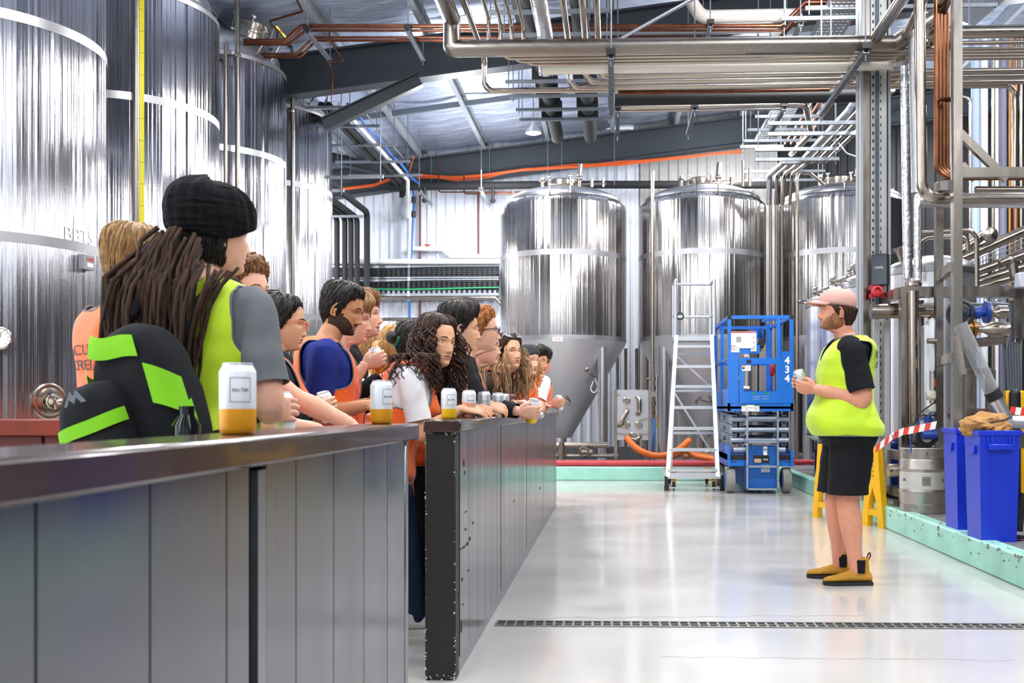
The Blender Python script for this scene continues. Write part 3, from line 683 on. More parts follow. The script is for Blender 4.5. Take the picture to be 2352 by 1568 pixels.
a = atz(1582, 30, 5.75); pipe('overhead_pipe', [V((a.x-.02, 8, 5.9)), V((a.x, a.y, 5.9)), V((a.x+.15, a.y, 5.68)), V((at(1840, 30, a.y).x, a.y, 5.68))], .08, mat('pale_pvc', '#cfc6bf', .35), 'pale fat plastic pipe with a bend high up under the roof', None, .15)
for px, lab in ((705, 'first from the left'), (936, 'second from the left'), (1350, 'third from the left'), (1632, 'fourth from the left'), (1840, 'last on the right')):
    strut(px, 5.44, 11.75, 12.75, 'slotted channel carrying the copper pipes, %s' % lab)
for nm, pts, lab in (('drop', [(637, 62), (637, 90)], 'short copper drop with yellow tap under the roof at the left'), ('b', [(757, 72), (757, 92), (789, 140), (748, 140), (764, 162), (764, 215)], 'zigzag copper branch pipe hanging below the copper bundle')):
    y = 12.3; pipe('copper_branch', [at(a, b, y+(.25 if i > 1 else 0)) for i, (a, b) in enumerate(pts)], .012, COPPER, lab, None, .02)
pipe('copper_branch', [at(672, -20, 11.4), at(695, 26, 11.8), at(620, 48, 12.0), at(622, 55, 12.1), at(637, 70, 12.2)], .014, COPPER, 'dark copper branch pipe high up at the left under the foil', None, .02)
m = MB(); p = at(634, 60, 12.1); m.cyl(p, p+V((.1, .1, -.12)), .022, 8); tag(m.build('tap', mat('brass', '#b8924a', .3, 1)), 'brass tap on the copper branch at upper left', 'valve')
# ---- black foam mains running front to back on cross bars ------------------------------
GT = 'cross bars under the roof'
def xbar(x0, x1, y, z, lab, rods=True, m=GALVD):
    a = at(x0, y, yz(y, z)); b = V((at(x1, y, a.y).x, a.y, z))
    t = thing('trapeze_bar', lab, 'hanger', (a.x, a.y, z), 0, GT); L_ = b.x-a.x; mb = MB()
    mb.bb((0, -.02, -.02), (L_, .02, .02)); mb.build('bar', m, t, ang=None)
    if rods:
        for xx in (.04, L_-.04):
            mb = MB(); mb.cyl((xx, 0, -.07), (xx, 0, zr(a.x+xx)+.1-z), .007, 6); mb.build('threaded_rod', GALVD, t)
    return a
ZB = 5.3
for i, (x0, x1, y) in enumerate(((1118, 1404, 25), (1150, 1402, 78), (1161, 1400, 185), (1172, 1400, 219), (1185, 1404, 250), (1193, 1404, 273))):
    xbar(x0, x1, y, ZB, 'dark steel cross bar under the black mains, %s from the front' % ordw[i])
SADD = [yz(y, ZB) for y in (25, 78, 185, 219, 250, 273)]
for k, px in enumerate((1256, 1346)):
    x = at(px, 219, SADD[3]).x; y1 = 16.5
    pipe('main_pipe', [V((x, 6, ZB+.13)), V((x, y1, ZB+.13))], .1, BLACKFOAM, 'fat black foam main running to the back wall, %s of two' % ('left', 'right')[k], 'black mains', seg=16)
    for i, yy in enumerate(SADD[2:]):
        m = MB(); m.bb((x-.15, yy-.06, ZB+.022), (x+.15, yy+.06, ZB+.26)); tag(m.build('pipe_saddle', BLACK, ang=None), 'black block saddle around the %s black main at the %s cross bar' % (('left', 'right')[k], ordw[i+2]), 'pipe saddle', 'pipe saddles')
# ---- rack along the left, above the tanks ---------------------------------------------
ZL = 5.3
for i, (x0, x1, y) in enumerate(((690, 810, 239), (720, 872, 283), (740, 911, 327), (770, 942, 366), (800, 968, 398))):
    xbar(x0, x1, y, ZL, 'galvanised cross bar of the left pipe rack, %s from the front' % ordw[i], m=GALV)
xbar(745, 880, 401, 4.35, 'galvanised cross bar low behind the rearmost left tank', m=GALV); xbar(755, 790, 432, 4.35, 'short galvanised bar above the vertical black pipes', m=GALV); xbar(755, 835, 492, 4.35, 'galvanised bar at the elbows of the vertical black pipes', m=GALV, rods=False)
def xrow(px, y, z): return at(px, y, yz(y, z)).x
for i, (px, r, m_, lab) in enumerate(((805, .05, BLACKFOAM, 'black foam pipe on the left pipe rack, outer one'), (790, .05, BLACKFOAM, 'black foam pipe on the left pipe rack, inner one'), (829, .035, WHITEP, 'white plastic pipe on the left pipe rack, dropping down the wall'), (846, .02, mat('blue_pipe', '#1667c8', .45), 'blue plastic pipe snaking along the left pipe rack'), (868, .01, GALVD, 'thin grey conduit at the right of the left pipe rack'))):
    x = xrow(px, 288, ZL+.05); y1 = BWY-.3; pts = [V((x, 14.3, ZL+.05)), V((x, (19.6, 19.8, y1, y1, 17.4)[i], ZL+.05))]
    if i == 2: pts = pts[:1]+[V((x, y1-1, ZL+.05)), V((at(936, 440, y1).x, y1, 4.75)), V((at(936, 470, y1).x, y1, at(936, 440, y1).z)), V((at(943, 455, y1).x, y1, at(943, 455, y1).z)), V((at(938, 690, y1).x, y1, at(938, 690, y1).z))]
    if i == 3: pts = [V((x+.02*sin(k*1.7), 14.3+k*.44, ZL+.06)) for k in range(13)]+[at(946, 430, y1), at(952, 455, y1), at(950, 480, y1), at(946, 560, y1), at(940, 690, y1), at(942, 770, y1)]
    if i < 2: pts += [V((x, pts[-1].y, 5.17))]
    pipe('rack_pipe', pts, r, m_, lab, 'pipes on the left rack', .1)
b = MB(); y1 = BWY-.3
for py in (452, 485): b.cyl(at(950, py, y1), at(950, py+14, y1), .045, 8)
tag(b.build('hose_coupling', BLACK), 'black coupling on the blue pipe at the back wall', 'coupling')
GV = 'vertical black pipes behind the left tanks'
for i, px in enumerate((774, 792, 806, 820, 843)):
    y = 19.6; top = (500, 500, 500, 500, 487)[i]; p = at(px, top, y); q = at(px, (640, 700, 700, 700, 700)[i], y)
    pipe('black_pipe', [V((p.x, 14.5, p.z)), p, q], .055 if i < 4 else .06, BLACKFOAM, 'vertical black foam pipe at the back wall, %s from the left of five' % ordw[i], GV, .12)
# ---- along the back wall ---------------------------------------------------------------
W1 = BWY-.12
pipe('wall_pipe', [at(895, 431, 19.5), at(905, 429, 19.5), at(1262, 424, 19.5), at(1800, 424, 19.5)], .075, BLACKFOAM, 'long black lagged pipe high on the back wall behind the fermenters')
pipe('wall_pipe', [at(1007, 360, 19.7), at(1007, 441, 19.7), at(1270, 441, 19.7)], .014, COPPER, 'thin copper pipe under the long black wall pipe, left one', 'copper wall pipes', .05)
pipe('wall_pipe', [at(1066, 400, 19.6), at(1066, 445, 19.6), at(1270, 445, 19.6)], .014, COPPER, 'thin copper pipe under the long black wall pipe, right one', 'copper wall pipes', .05)
BROWN = mat('brown_pipe', '#6d3b34', .5)
pipe('wall_pipe', [at(965, 400, W1), at(965, 780, W1)], .022, BROWN, 'vertical brown pipe on the white wall beside the blue pipe', 'brown wall pipes'); pipe('wall_pipe', [at(1099, 443, W1), at(1099, 690, W1)], .02, BROWN, 'vertical brown pipe on the white wall nearer the fermenter', 'brown wall pipes')
t = thing('valved_pipe', 'white pipe with a red handled valve on the back wall', 'pipe', at(980, 570, W1)); o0 = t.location
b = MB(); b.tube([at(p[0], p[1], W1-.03)-o0 for p in ((942, 571), (1018, 572), (1037, 589), (1150, 589))], .05, 12, .05); b.build('pipe', WHITEP, t)
b = MB(); p = at(982, 566, W1-.05)-o0; b.box(p+V((0, 0, .03)), (.12, .05, .025), bev=.01); b.cyl(p-V((0, 0, .05)), p+V((0, 0, .03)), .02, 8); b.build('valve_handle', RED, t)
pipe('wall_rail', [at(757, 601, W1-.25), at(1150, 601, W1-.25)], .055, WHITEP, 'white horizontal pipe on the back wall below the red valve')
for k, (y, nr) in enumerate(((632, 34), (660, 34))):
    x0 = at(757, y, W1).x; x1 = at(1148, y, W1).x; z = at(757, y, W1).z; hh = (.11, .15)[k]
    t = thing('cable_tray', ('upper', 'lower')[k]+' galvanised cable tray on the back wall left of the fermenters', 'cable tray', (x0, W1-.18, z), 0, 'cable trays on the back wall'); L_ = x1-x0
    m = MB(); m.bb((0, -.02, hh), (L_, 0, hh+.05)); m.bb((0, -.02, -hh-.05), (L_, 0, -hh)); m.build('side_rail', GALV, t, ang=None)
    m = MB()
    for i in range(nr): m.bb((i*L_/nr, -.01, -hh), (i*L_/nr+.05, .0, hh))
    m.build('rungs', GALV, t, ang=None)
    m = MB()
    for i in range(6): m.tube([(0, -.03-.01*i, -hh*.5+i*.035), (L_*.3, -.03, -hh*.5+i*.03), (L_*.6, -.035, -hh*.45+i*.033), (L_, -.03, -hh*.5+i*.035)], .011, 6, .3)
    m.build('black_cables', BLACK, t)
    if k: m = MB(); m.tube([(0, -.06, -hh*.35), (L_*.5, -.06, -hh*.5), (L_, -.06, -hh*.3)], .014, 6, .3); m.build('green_cable', mat('green_cable', '#2fae72', .5), t)
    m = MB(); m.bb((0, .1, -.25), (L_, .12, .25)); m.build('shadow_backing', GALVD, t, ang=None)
pipe('wall_rail', [at(760, 685, W1-.5), at(1138, 684, W1-.5), at(1152, 700, W1-.5)], .04, PIPE, 'steel pipe rail below the cable trays on the back wall', None, .06)
pipe('guard_rail', [at(868, 800, 17.6), at(868, 733, 17.6), at(1080, 733, 17.6)], .03, PIPE, 'upper steel guard rail low behind the crowd', 'guard rails behind the crowd', .12); pipe('guard_rail', [at(905, 800, 16.6), at(905, 738, 16.6), at(1040, 738, 16.6)], .03, PIPE, 'lower steel guard rail low behind the crowd', 'guard rails behind the crowd', .12)
for i, (px, py) in enumerate(((975, 448), (1132, 449))):
    p = at(px, py, 19.4); b = MB(); b.cyl(p-V((0, 0, .1)), p+V((0, 0, .14)), .03, 8); b.ball(p-V((0, 0, .1)), .055, 8); tag(b.build('drain_cock', BLACK), 'black drain cock hanging from the long wall pipe, %s one' % ('left', 'right')[i], 'valve', 'drain cocks')
    a = at((962, 1105)[i], 425, 18.6); strut((962, 1105)[i], a.z-.1, 18.6, 19.9, 'slotted channel under the black wall pipe, %s one' % ('left', 'right')[i])
ORANGE = mat('orange_cable', '#e2622c', .5)
rr = random.Random(11); base = [(770, 436), (860, 425), (905, 408), (960, 404), (1040, 410), (1110, 405), (1200, 392), (1320, 380), (1420, 375), (1560, 362), (1705, 348)]
for k in range(6):
    pts = [at(px, py+rr.uniform(-5, 5)*(1 if 2 < i < 9 else .6), BWY-.55+rr.uniform(-.04, .03)) for i, (px, py) in enumerate(base)]
    pipe('orange_cable', pts, .014, ORANGE, 'orange electric cables looped along the rear rafter', 'orange cables on the rear rafter', .4, 'cable', 6)
pipe('orange_cable', [at(951, 357, 19.8), at(938, 402, 19.8)], .012, ORANGE, 'single orange cable dropping diagonally beside the left pipe rack', None, 0, 'cable', 6)
# ---- lamps ------------------------------------------------------------------------------
LAMPON = mat('lamp_glow', '#ffffff', .5, emit=14)
def lamp(px, py, y, r, lab, pw):
    p = at(px, py, y); t = thing('high_bay_lamp', lab, 'lamp', p, 0, 'high bay lamps')
    m = MB(); m.lathe([(r*.25, .22), (r*.3, .12), (r*.95, .02), (r, -.02), (r*.96, -.02)], seg=28, cap=(True, False)); m.build('housing', ALU, t)
    m = MB(); m.lathe([(r*.96, -.018), (r*.6, -.035), (.001, -.045)], seg=28, cap=(False, True)); m.build('lens', LAMPON, t)
    m = MB(); m.cyl((0, 0, .2), (0, 0, max(.4, zr(p.x)+.1-p.z)), .008, 6); m.build('hanger', GALVD, t)
    l = bpy.data.lights.new('lamp_light', 'SPOT'); l.energy = pw; l.shadow_soft_size = r; l.spot_size = R(150); o = bpy.data.objects.new('lamp_light', l); COL.objects.link(o); o.location = p-V((0, 0, .12))
lamp(1225, 303, 16.5, .13, 'lit round high bay lamp hanging in front of the rear rafter', 250)
lamp(2126, 78, 10.8, .1, 'lit high bay lamp beside the copper risers at the upper right', 200)
# ---- right hand racks --------------------------------------------------------------------
for i, (x0, x1, y) in enumerate(((1764, 1974, 289), (1764, 1975, 313), (1734, 1927, 348), (1734, 1927, 371))): xbar(x0, x1, y, 4.2, 'galvanised cross bar of the low right rack, %s from the front' % ordw[i], m=GALV, rods=i > 1)
for i, (x0, x1, y) in enumerate(((1734, 1890, 273), (1717, 1870, 303), (1706, 1925, 328), (1700, 1800, 341), (1707, 1895, 398), (1707, 1885, 418))): xbar(x0, x1, y, 5.0, 'galvanised cross bar of the high right rack, %s from the front' % ordw[i], m=GALV)
xbar(1795, 1990, 51, 5.35, 'dark cross bar under the perforated cable tray', m=GALVD); xbar(1850, 2290, 28, 5.5, 'long galvanised bar above the perforated cable tray', m=GALV); xbar(1900, 2235, 138, 4.9, 'grey cross bar behind the clad vertical pipe', m=GALVD)
t = thing('perforated_tray', 'wide perforated galvanised cable tray running back under the roof', 'cable tray', (2.36, 9, 5.5)); L_ = 8.2; m = MB()
for k in range(int(L_/.11)):
    y = k*.11; m.bb((0, y, 0), (.36, y+.07, .004))
    for j in range(7): m.bb((j*.055, y+.07, 0), (j*.055+.02, y+.11, .004))
m.build('tray_bed', GALV, t, ang=None)
for s_ in (0, .36): m = MB(); m.bb((s_-.003, 0, 0), (s_+.003, L_, .06)); m.build('side_rail', GALV, t, ang=None)
for k in range(4):
    x = 2.82+.1*k; pipe('copper_pipe', [(x, 9, 5.42), (x, 17, 5.42)], .022, mat('bright_copper', '#b8694a', .3, 1), 'copper pipe beside the perforated tray, %s from the tray' % ordw[k], 'copper pipes beside the tray')
for k in range(4):
    x0 = 1948+k*22; e = 1790+k*22
    pts = [at(x0+36, 205, 11), at(x0+2, 255, 11.4), at(1842+k*18, 371, 14.6), at(1842+k*18-40, 372, 14.7), at(1768+k*17, 401, 16.6), at(1766+k*16, 470, 16.8)]
    pipe('rack_pipe', pts, .045 if k == 0 else .028, LAGFOIL if k == 0 else PIPE, 'steel pipe slanting down through the right rack, %s from the left' % ordw[k], 'slanting pipes of the right rack', .12)
for k in range(3):
    x = 2010+46*k; pipe('overhead_pipe', [at(1940+46*k, 190, 10.4), at(1940+46*k+70+20*k, 90, 9.2), at(1940+46*k+150, -30, 8.2)], (.05, .035, .055)[k], PIPE, 'steel pipe slanting up past the column to the top edge, %s from the left' % ordw[k], 'slanting pipes by the column')
for i, (px, y) in enumerate(((1707, 16.9), (1722, 16.9), (1770, 17.4), (1783, 17.4), (1796, 17.4))):
    pipe('drop_pipe', [at(px, (368, 385, 405, 405, 405)[i], y), at(px, (428, 428, 1000, 1000, 1000)[i], y)], .026, PIPED, 'vertical steel pipe in the dark gap beside the second fermenter, %s from the left' % ordw[i], 'drop pipes between fermenters')
m = MB(); m.tube([at(1926, 328, 12.5), at(1945, 352, 12.3), at(1975, 362, 12)], .008, 6, .3); tag(m.build('loose_cable', WHITEP), 'loose white cable drooping to the tall column', 'cable')
pipe('tie_rod', [atz(1420, 92, 4.9), at(1605, -10, 9)], .018, GALV, 'thin diagonal steel rod above the overhead rack')
for i, (px, y, top, bot) in enumerate(((1290, 19.2, 300, 400), (1411, 18.9, 320, 425), (1105, 19.2, 345, 425), (1258, 18.6, 330, 425))):
    p = at(px, top, y); b = MB(); b.cyl(V((p.x, y, zr(p.x))), at(px, bot, y), .006, 6); tag(b.build('suspension_wire', GALVD), 'thin suspension wire in front of the rear rafter, %s' % ('above the first fermenter', 'right of the first fermenter', 'above the right drain cock', 'left of the first fermenter hatch')[i], 'wire')
# ======================= people ========================================================
def skin_mat(name, col, rough=.5): return mat(name, col, rough, sss=.12, var=.06, scale=40, spec=.35)
def cloth(name, col, rough=.85, bump=.12, sc=120, sheen=0, var=.05): return mat(name, col, rough, bump=bump, bscale=sc, scale=6, var=var, sheen=sheen, spec=.25)
EYEW = mat('eye_white', '#ece7e2', .25); IRIS = mat('eye_iris', '#33231a', .2)
ORV = mat('hi_vis_orange', '#ff6a16', .65, var=.05, scale=5, sheen=.2, bump=.08, bscale=200); YEV = mat('hi_vis_yellow', '#c2e21e', .65, var=.04, scale=5, sheen=.2, bump=.08, bscale=200)
PIPING = mat('grey_piping', '#6c6f78', .7)
DENIM = cloth('denim_dark', '#20304a', .9, .3, 260); DENIMB = cloth('denim_mid', '#4a6d9c', .9, .3, 260)
BLK = cloth('black_cloth', '#141417'); CHAR = cloth('charcoal_cloth', '#2b2d31'); GREYT = cloth('grey_shirt', '#6a6d71'); NAVY = cloth('navy_shirt', '#1d2c7a'); WHT = cloth('white_shirt', '#e9e8ea'); PINKS = cloth('pink_shirt', '#b98aa0'); BRN = cloth('brown_shirt', '#4a3a34'); LGREY = cloth('pale_grey_shirt', '#c7c8ce')
LIPD = {}
def rot(a, ax): return MX.Rotation(a, 3, ax)
def remesh(me, vox, smooth=4, it=.5):
    o = bpy.data.objects.new('tmp', me); COL.objects.link(o)
    md = o.modifiers.new('r', 'REMESH'); md.mode = 'VOXEL'; md.voxel_size = vox
    if smooth: sm = o.modifiers.new('s', 'SMOOTH'); sm.iterations = smooth; sm.factor = it
    dg = bpy.context.evaluated_depsgraph_get(); out = bpy.data.meshes.new_from_object(o.evaluated_get(dg))
    bpy.data.objects.remove(o); return out
def mesh_to_mb(mb, me):
    mb.add([v.co.copy() for v in me.vertices], [tuple(p.vertices) for p in me.polygons])
def loft(mb, path, radii, seg=16, up=None):
    """tapered limb through joints with round ends"""
    pts = [V(p) for p in path]; out = []; x = None
    # smooth resample
    P = []; Rr = []
    n = len(pts)
    for i in range(n-1):
        p0, p1, p2, p3 = pts[max(i-1, 0)], pts[i], pts[i+1], pts[min(i+2, n-1)]
        for k in range(5):
            t = k/5; P.append(.5*((2*p1)+(p2-p0)*t+(2*p0-5*p1+4*p2-p3)*t*t+(3*p1-p0-3*p2+p3)*t**3)); Rr.append(lerp(radii[i], radii[i+1], t*t*(3-2*t)))
    P.append(pts[-1]); Rr.append(radii[-1])
    d0 = (P[0]-P[1]).normalized(); d1 = (P[-1]-P[-2]).normalized()
    P = [P[0]+d0*Rr[0]*.8, P[0]+d0*Rr[0]*.5]+P+[P[-1]+d1*Rr[-1]*.5, P[-1]+d1*Rr[-1]*.8]; Rr = [Rr[0]*.35, Rr[0]*.8]+Rr+[Rr[-1]*.8, Rr[-1]*.35]
    return mb.tube(P, Rr, seg)
# ---- torso -----------------------------------------------------------------------------
TORSO = [(.455, .080, .055, -.006), (.49, .100, .070, -.008), (.53, .104, .073, -.010), (.57, .096, .066, -.002), (.62, .088, .060, .004), (.67, .092, .063, .004), (.72, .101, .069, .004), (.76, .106, .069, .0), (.79, .110, .063, -.006), (.808, .110, .055, -.010), (.822, .096, .046, -.013), (.834, .068, .039, -.013), (.845, .044, .036, -.010), (.86, .036, .035, -.004)]
class Pose:
    """body frame: x right, y forward, z up, from the ground point between the feet"""
    def __init__(s, x, y, face, H=1.72, build=1.0, lean=0, side=0, belly=0, twist=0, z=0, hipback=0, fem=False, depth=1.0, bz=.6, bw=.07):
        s.dp = depth; s.bz = bz; s.bw = bw
        s.M = MX.Translation((x, y, z)) @ MX.Rotation(face, 4, 'Z'); s.H = H; s.b = build; s.lean = lean; s.side = side; s.belly = belly; s.twist = twist; s.hb = hipback; s.fem = fem
    def bend(s, p):
        """lean the upper body forward from the hips"""
        H = s.H; p = V(p); t = (p.z/H-.5)/.14; t = max(0, min(1, t)); t = t*t*(3-2*t)
        off = V((0, -s.hb*max(0, min(1, (p.z/H-.05)/.45)), 0))
        pv = V((0, 0, .54*H)); q = p-pv
        q = rot(s.side*t, 'Y') @ (rot(-s.lean*t, 'X') @ (rot(s.twist*t, 'Z') @ q))
        return q+pv+off
    def w(s, p): return s.M @ V(p)
    def torso_ring(s, zf, off=0, seg=36, fx=None):
        H = s.H; a, d, yo = interp(TORSO, zf)
        if s.fem:
            a *= 1+.05*math.exp(-((zf-.52)/.05)**2)-.10*math.exp(-((zf-.8)/.03)**2)-.05*math.exp(-((zf-.63)/.05)**2)
        d *= s.dp; ring = []; bl = s.belly*math.exp(-((zf-s.bz)/s.bw)**2)
        for k in range(seg):
            t = 2*PI*k/seg; c_, s_ = cos(t), sin(t)
            n = 2.6
            xx = (a*H*s.b*(1+.5*bl)+off)*math.copysign(abs(c_)**(2/n), c_); yy = (d*H*s.b+off)*math.copysign(abs(s_)**(2/n), s_)
            if s_ > 0: yy *= 1+bl*1.9
            if s.fem and s_ > 0: yy += .024*H*math.exp(-((zf-.725)/.03)**2)*max(0, 1-abs(abs(xx)/(a*H)-.42)/.5)
            ring.append(s.bend((xx, yy+yo*H, zf*H)))
        return ring
def torso_mesh(mb, P, off, z0=.455, z1=.86, n=26, neck=True):
    rings = [P.torso_ring(lerp(z0, z1, k/n), off) for k in range(n+1)]
    return mb.rings(rings)
def arm_chain(P, side, wrist, hint):
    """two bone arm; wrist and elbow hint in the body frame (unbent)"""
    H = P.H; b = (P.b-1)*.5+1
    sh = P.bend((side*.102*H*b, -.008*H+getattr(P, 'shy', 0), .792*H)); wr = V(wrist); L1 = .172*H; L2 = .158*H
    d = wr-sh; dl = d.length
    if dl > (L1+L2)*.995: wr = sh+d.normalized()*(L1+L2)*.995; d = wr-sh; dl = d.length
    a = (L1*L1-L2*L2+dl*dl)/(2*dl); h = math.sqrt(max(L1*L1-a*a, 0)); dn = d.normalized()
    hv = V(hint); hv = hv-dn*hv.dot(dn); hv.normalize()
    return sh, sh+dn*a+hv*h, wr
def cut_open(me, cuts):
    bm = bmesh.new(); bm.from_mesh(me)
    for p, n, rad in cuts:
        g = [v for v in bm.verts if (v.co-p).length < rad*1.6]; gs = set(g)
        geom = g+[e for e in bm.edges if e.verts[0] in gs and e.verts[1] in gs]+[f for f in bm.faces if all(v in gs for v in f.verts)]
        r = bmesh.ops.bisect_plane(bm, geom=geom, plane_co=p, plane_no=n, clear_outer=False, clear_inner=False)
        kill = [v for v in bm.verts if (v.co-p).length < rad*1.6 and (v.co-p).dot(n) > 1e-4 and ((v.co-p)-n*(v.co-p).dot(n)).length < rad]
        bmesh.ops.delete(bm, geom=kill, context='VERTS')
    bm.to_mesh(me); bm.free()
def wrinkle(me, amp, sc, seed=0, zlo=None):
    me.update(); ns = [v.normal.copy() for v in me.vertices]
    for v, n in zip(me.vertices, ns):
        c = v.co; d = NZ.noise(V((c.x*sc, c.y*sc, c.z*sc*1.3+seed*7.3)))+.5*NZ.noise(V((c.x*sc*2.6, c.y*sc*2.6, c.z*sc*1.9+seed*3.1)))
        v.co = c+n*(amp*d)
# ---- hands -----------------------------------------------------------------------------
def hand(mb, wr, d, n, side, R0=.036, curl=1.0, s=1.0, tcurl=1.0, vox=.0026):
    """palm from wrist wr along d, palm side n; fingers wrap a cylinder of radius R0 lying across the palm. Returns the grip centre and axis"""
    d = V(d).normalized(); n = V(n); n = (n-d*n.dot(d)).normalized(); ax = d.cross(n)*(side)   # towards the thumb
    L = lambda a, b, c: V(wr)+(d*a+n*b+ax*c)*s
    h = MB(); Rg = R0/s+.011; cy = .078
    # palm
    rings = []
    for t, wd, th, off in ((-.02, .024, .019, 0), (0, .026, .018, 0), (.03, .036, .017, 0), (.06, .041, .015, .0), (.085, .041, .013, .002), (.097, .036, .010, .003)):
        rings.append([L(t, off+th*.95*sin(2*PI*k/14)*(1.0), wd*math.copysign(abs(cos(2*PI*k/14))**.8, cos(2*PI*k/14))) for k in range(14)])
    h.rings(rings)
    for f, (c, ln, y0) in enumerate(((.030, .92, .085), (.0105, 1.0, .090), (-.0095, .95, .087), (-.029, .78, .080))):
        pts = [L(.055, .0, c*.9)]; r = .0088*(.92 if f == 3 else 1)
        a = -.1; st_ = (0, .040*ln/Rg, .066*ln/Rg, .087*ln/Rg)
        for q in st_:
            th = min(a+q*curl, 3.6); pts.append(L(y0-.012+Rg*sin(th)*1.0, Rg*(1-cos(th)), c*(1+.04*q)))
        loft(h, pts, [r*1.15, r*1.1, r, r*.93, r*.75], 10)
    th0 = .9*tcurl
    tp = [L(.01, .004, .02), L(.034, .012, .040), L(.055, .018+.012*tcurl, .047), L(.072, .026+.022*tcurl, .040), L(.090, .030+.026*tcurl, .030)]
    loft(h, tp, [.015, .0145, .011, .0098, .0078], 10)
    me = remesh(h.mesh('h'), vox*s, 3, .5); mesh_to_mb(mb, me); bpy.data.meshes.remove(me)
    return L(cy, Rg, 0), ax
# ---- head ------------------------------------------------------------------------------
HP = [(.118, .004, .0, -.020), (.113, .030, .030, -.052), (.100, .053, .060, -.082), (.078, .067, .081, -.098), (.05, .0745, .093, -.105), (.025, .0755, .0975, -.105), (.012, .0755, .098, -.104), (0, .0745, .0945, -.101), (-.02, .0725, .094, -.096), (-.04, .069, .0935, -.088), (-.055, .0655, .0935, -.080), (-.07, .0615, .0925, -.072), (-.085, .056, .090, -.066), (-.098, .049, .0885, -.062), (-.108, .041, .087, -.060), (-.116, .036, .079, -.060), (-.121, .038, .055, -.060), (-.127, .045, .030, -.060), (-.14, .050, .012, -.062), (-.165, .052, .004, -.066), (-.20, .056, .0, -.074), (-.25, .085, .002, -.085)]
HZ = sorted((a, b, c, d) for a, b, c, d in HP)
def hrow(z):
    if z <= HZ[0][0]: return HZ[0][1:]
    for i in range(len(HZ)-1):
        if z <= HZ[i+1][0]:
            a, b = HZ[i], HZ[i+1]; p = HZ[max(i-1, 0)]; q = HZ[min(i+2, len(HZ)-1)]; h = b[0]-a[0]; t = (z-a[0])/h; o = []
            for k in (1, 2, 3):
                s1 = (b[k]-a[k])/h; m0 = s1 if i == 0 else .5*(s1+(a[k]-p[k])/(a[0]-p[0])); m1 = s1 if q is b else .5*(s1+(q[k]-b[k])/(q[0]-b[0]))
                if i == 0 or (a[k]-p[k])*(b[k]-a[k]) <= 0: m0 = 0 if i else m0
                if (q[k]-b[k])*(b[k]-a[k]) <= 0: m1 = 0
                o.append((2*t**3-3*t*t+1)*a[k]+(t**3-2*t*t+t)*h*m0+(3*t*t-2*t**3)*b[k]+(t**3-t*t)*h*m1)
            return tuple(o)
    return HZ[-1][1:]
def gauss(x, s): return math.exp(-(x/s)**2)
def head_surf(x_t, z, F_):
    """F_: face options"""
    a, yf, yb = hrow(z); yc = -.012
    if z < -.125: yc = lerp(-.012, -.035, min(1, (-.125-z)/.03))
    jaw = F_.get('jaw', 1.0); a *= 1+(jaw-1)*gauss(z+.095, .035); a *= F_.get('wide', 1)
    c_, s_ = cos(x_t), sin(x_t)
    n = 2.25 if s_ > 0 else 2.0
    x = a*math.copysign(abs(c_)**(2/n), c_); ry = (yf-yc) if s_ > 0 else (yc-yb)
    y = yc+ry*math.copysign(abs(s_)**(2/n), s_)
    if s_ > 0:
        ax = abs(x)
        # nose
        if -.066 < z < .02:
            if z > -.043: t = (.012-z)/.055; A = lerp(.003, F_.get('nose', .024), max(0, min(1, t))**1.3); w_ = lerp(.0085, .0125, max(0, min(1, t)))
            else: t = (-.043-z)/.016; A = lerp(F_.get('nose', .024), .0, min(1, t)**1.4); w_ = .0135
            y += A*gauss(ax, w_)*1.0
            y += .006*gauss(ax-.013, .006)*gauss(z+.047, .007)
        y -= .0115*gauss(ax-.032, .0155)*gauss(z+.001, .0105)          # sockets
        y += .0045*gauss(ax-.030, .022)*gauss(z-.017, .007)            # brow
        y += .003*gauss(ax-.045, .018)*gauss(z+.032, .016)             # cheeks
        mo = F_.get('open', 0)
        y += .0055*gauss(ax, .022)*gauss(z+.067, .0042)+.0065*gauss(ax, .019)*gauss(z+.079+mo*.8, .005)
        y -= (.0035+mo*.9)*gauss(ax, .023)*gauss(z+.0728+mo*.4, .0022+mo*.35)
        y -= .004*gauss(ax, .02)*gauss(z+.090+mo, .006)
        y += .004*gauss(ax, .018)*gauss(z+.104, .010)
    return V((x, y, z))
ZS = [.118, .1165, .113, .107, .1, .092, .083, .073, .062, .05, .04, .031, .024]+[.02-.0025*k for k in range(0, 46)]+[-.097, -.1015, -.106, -.110, -.1135, -.1165, -.119, -.1215, -.1245, -.128, -.133, -.14, -.15, -.162, -.175, -.19, -.21, -.235, -.25]
ZS = sorted(set(round(z, 5) for z in ZS), reverse=True)
def front_angles():
    A = []; n = 34
    for k in range(n+1):
        u = -1+2*k/n; A.append(PI/2-u*(.62+.38*abs(u))*PI/2*1.0)     # denser at the front
    A = sorted(A); B = [PI+PI*k/22 for k in range(1, 22)]
    return A+B
HANG = front_angles()
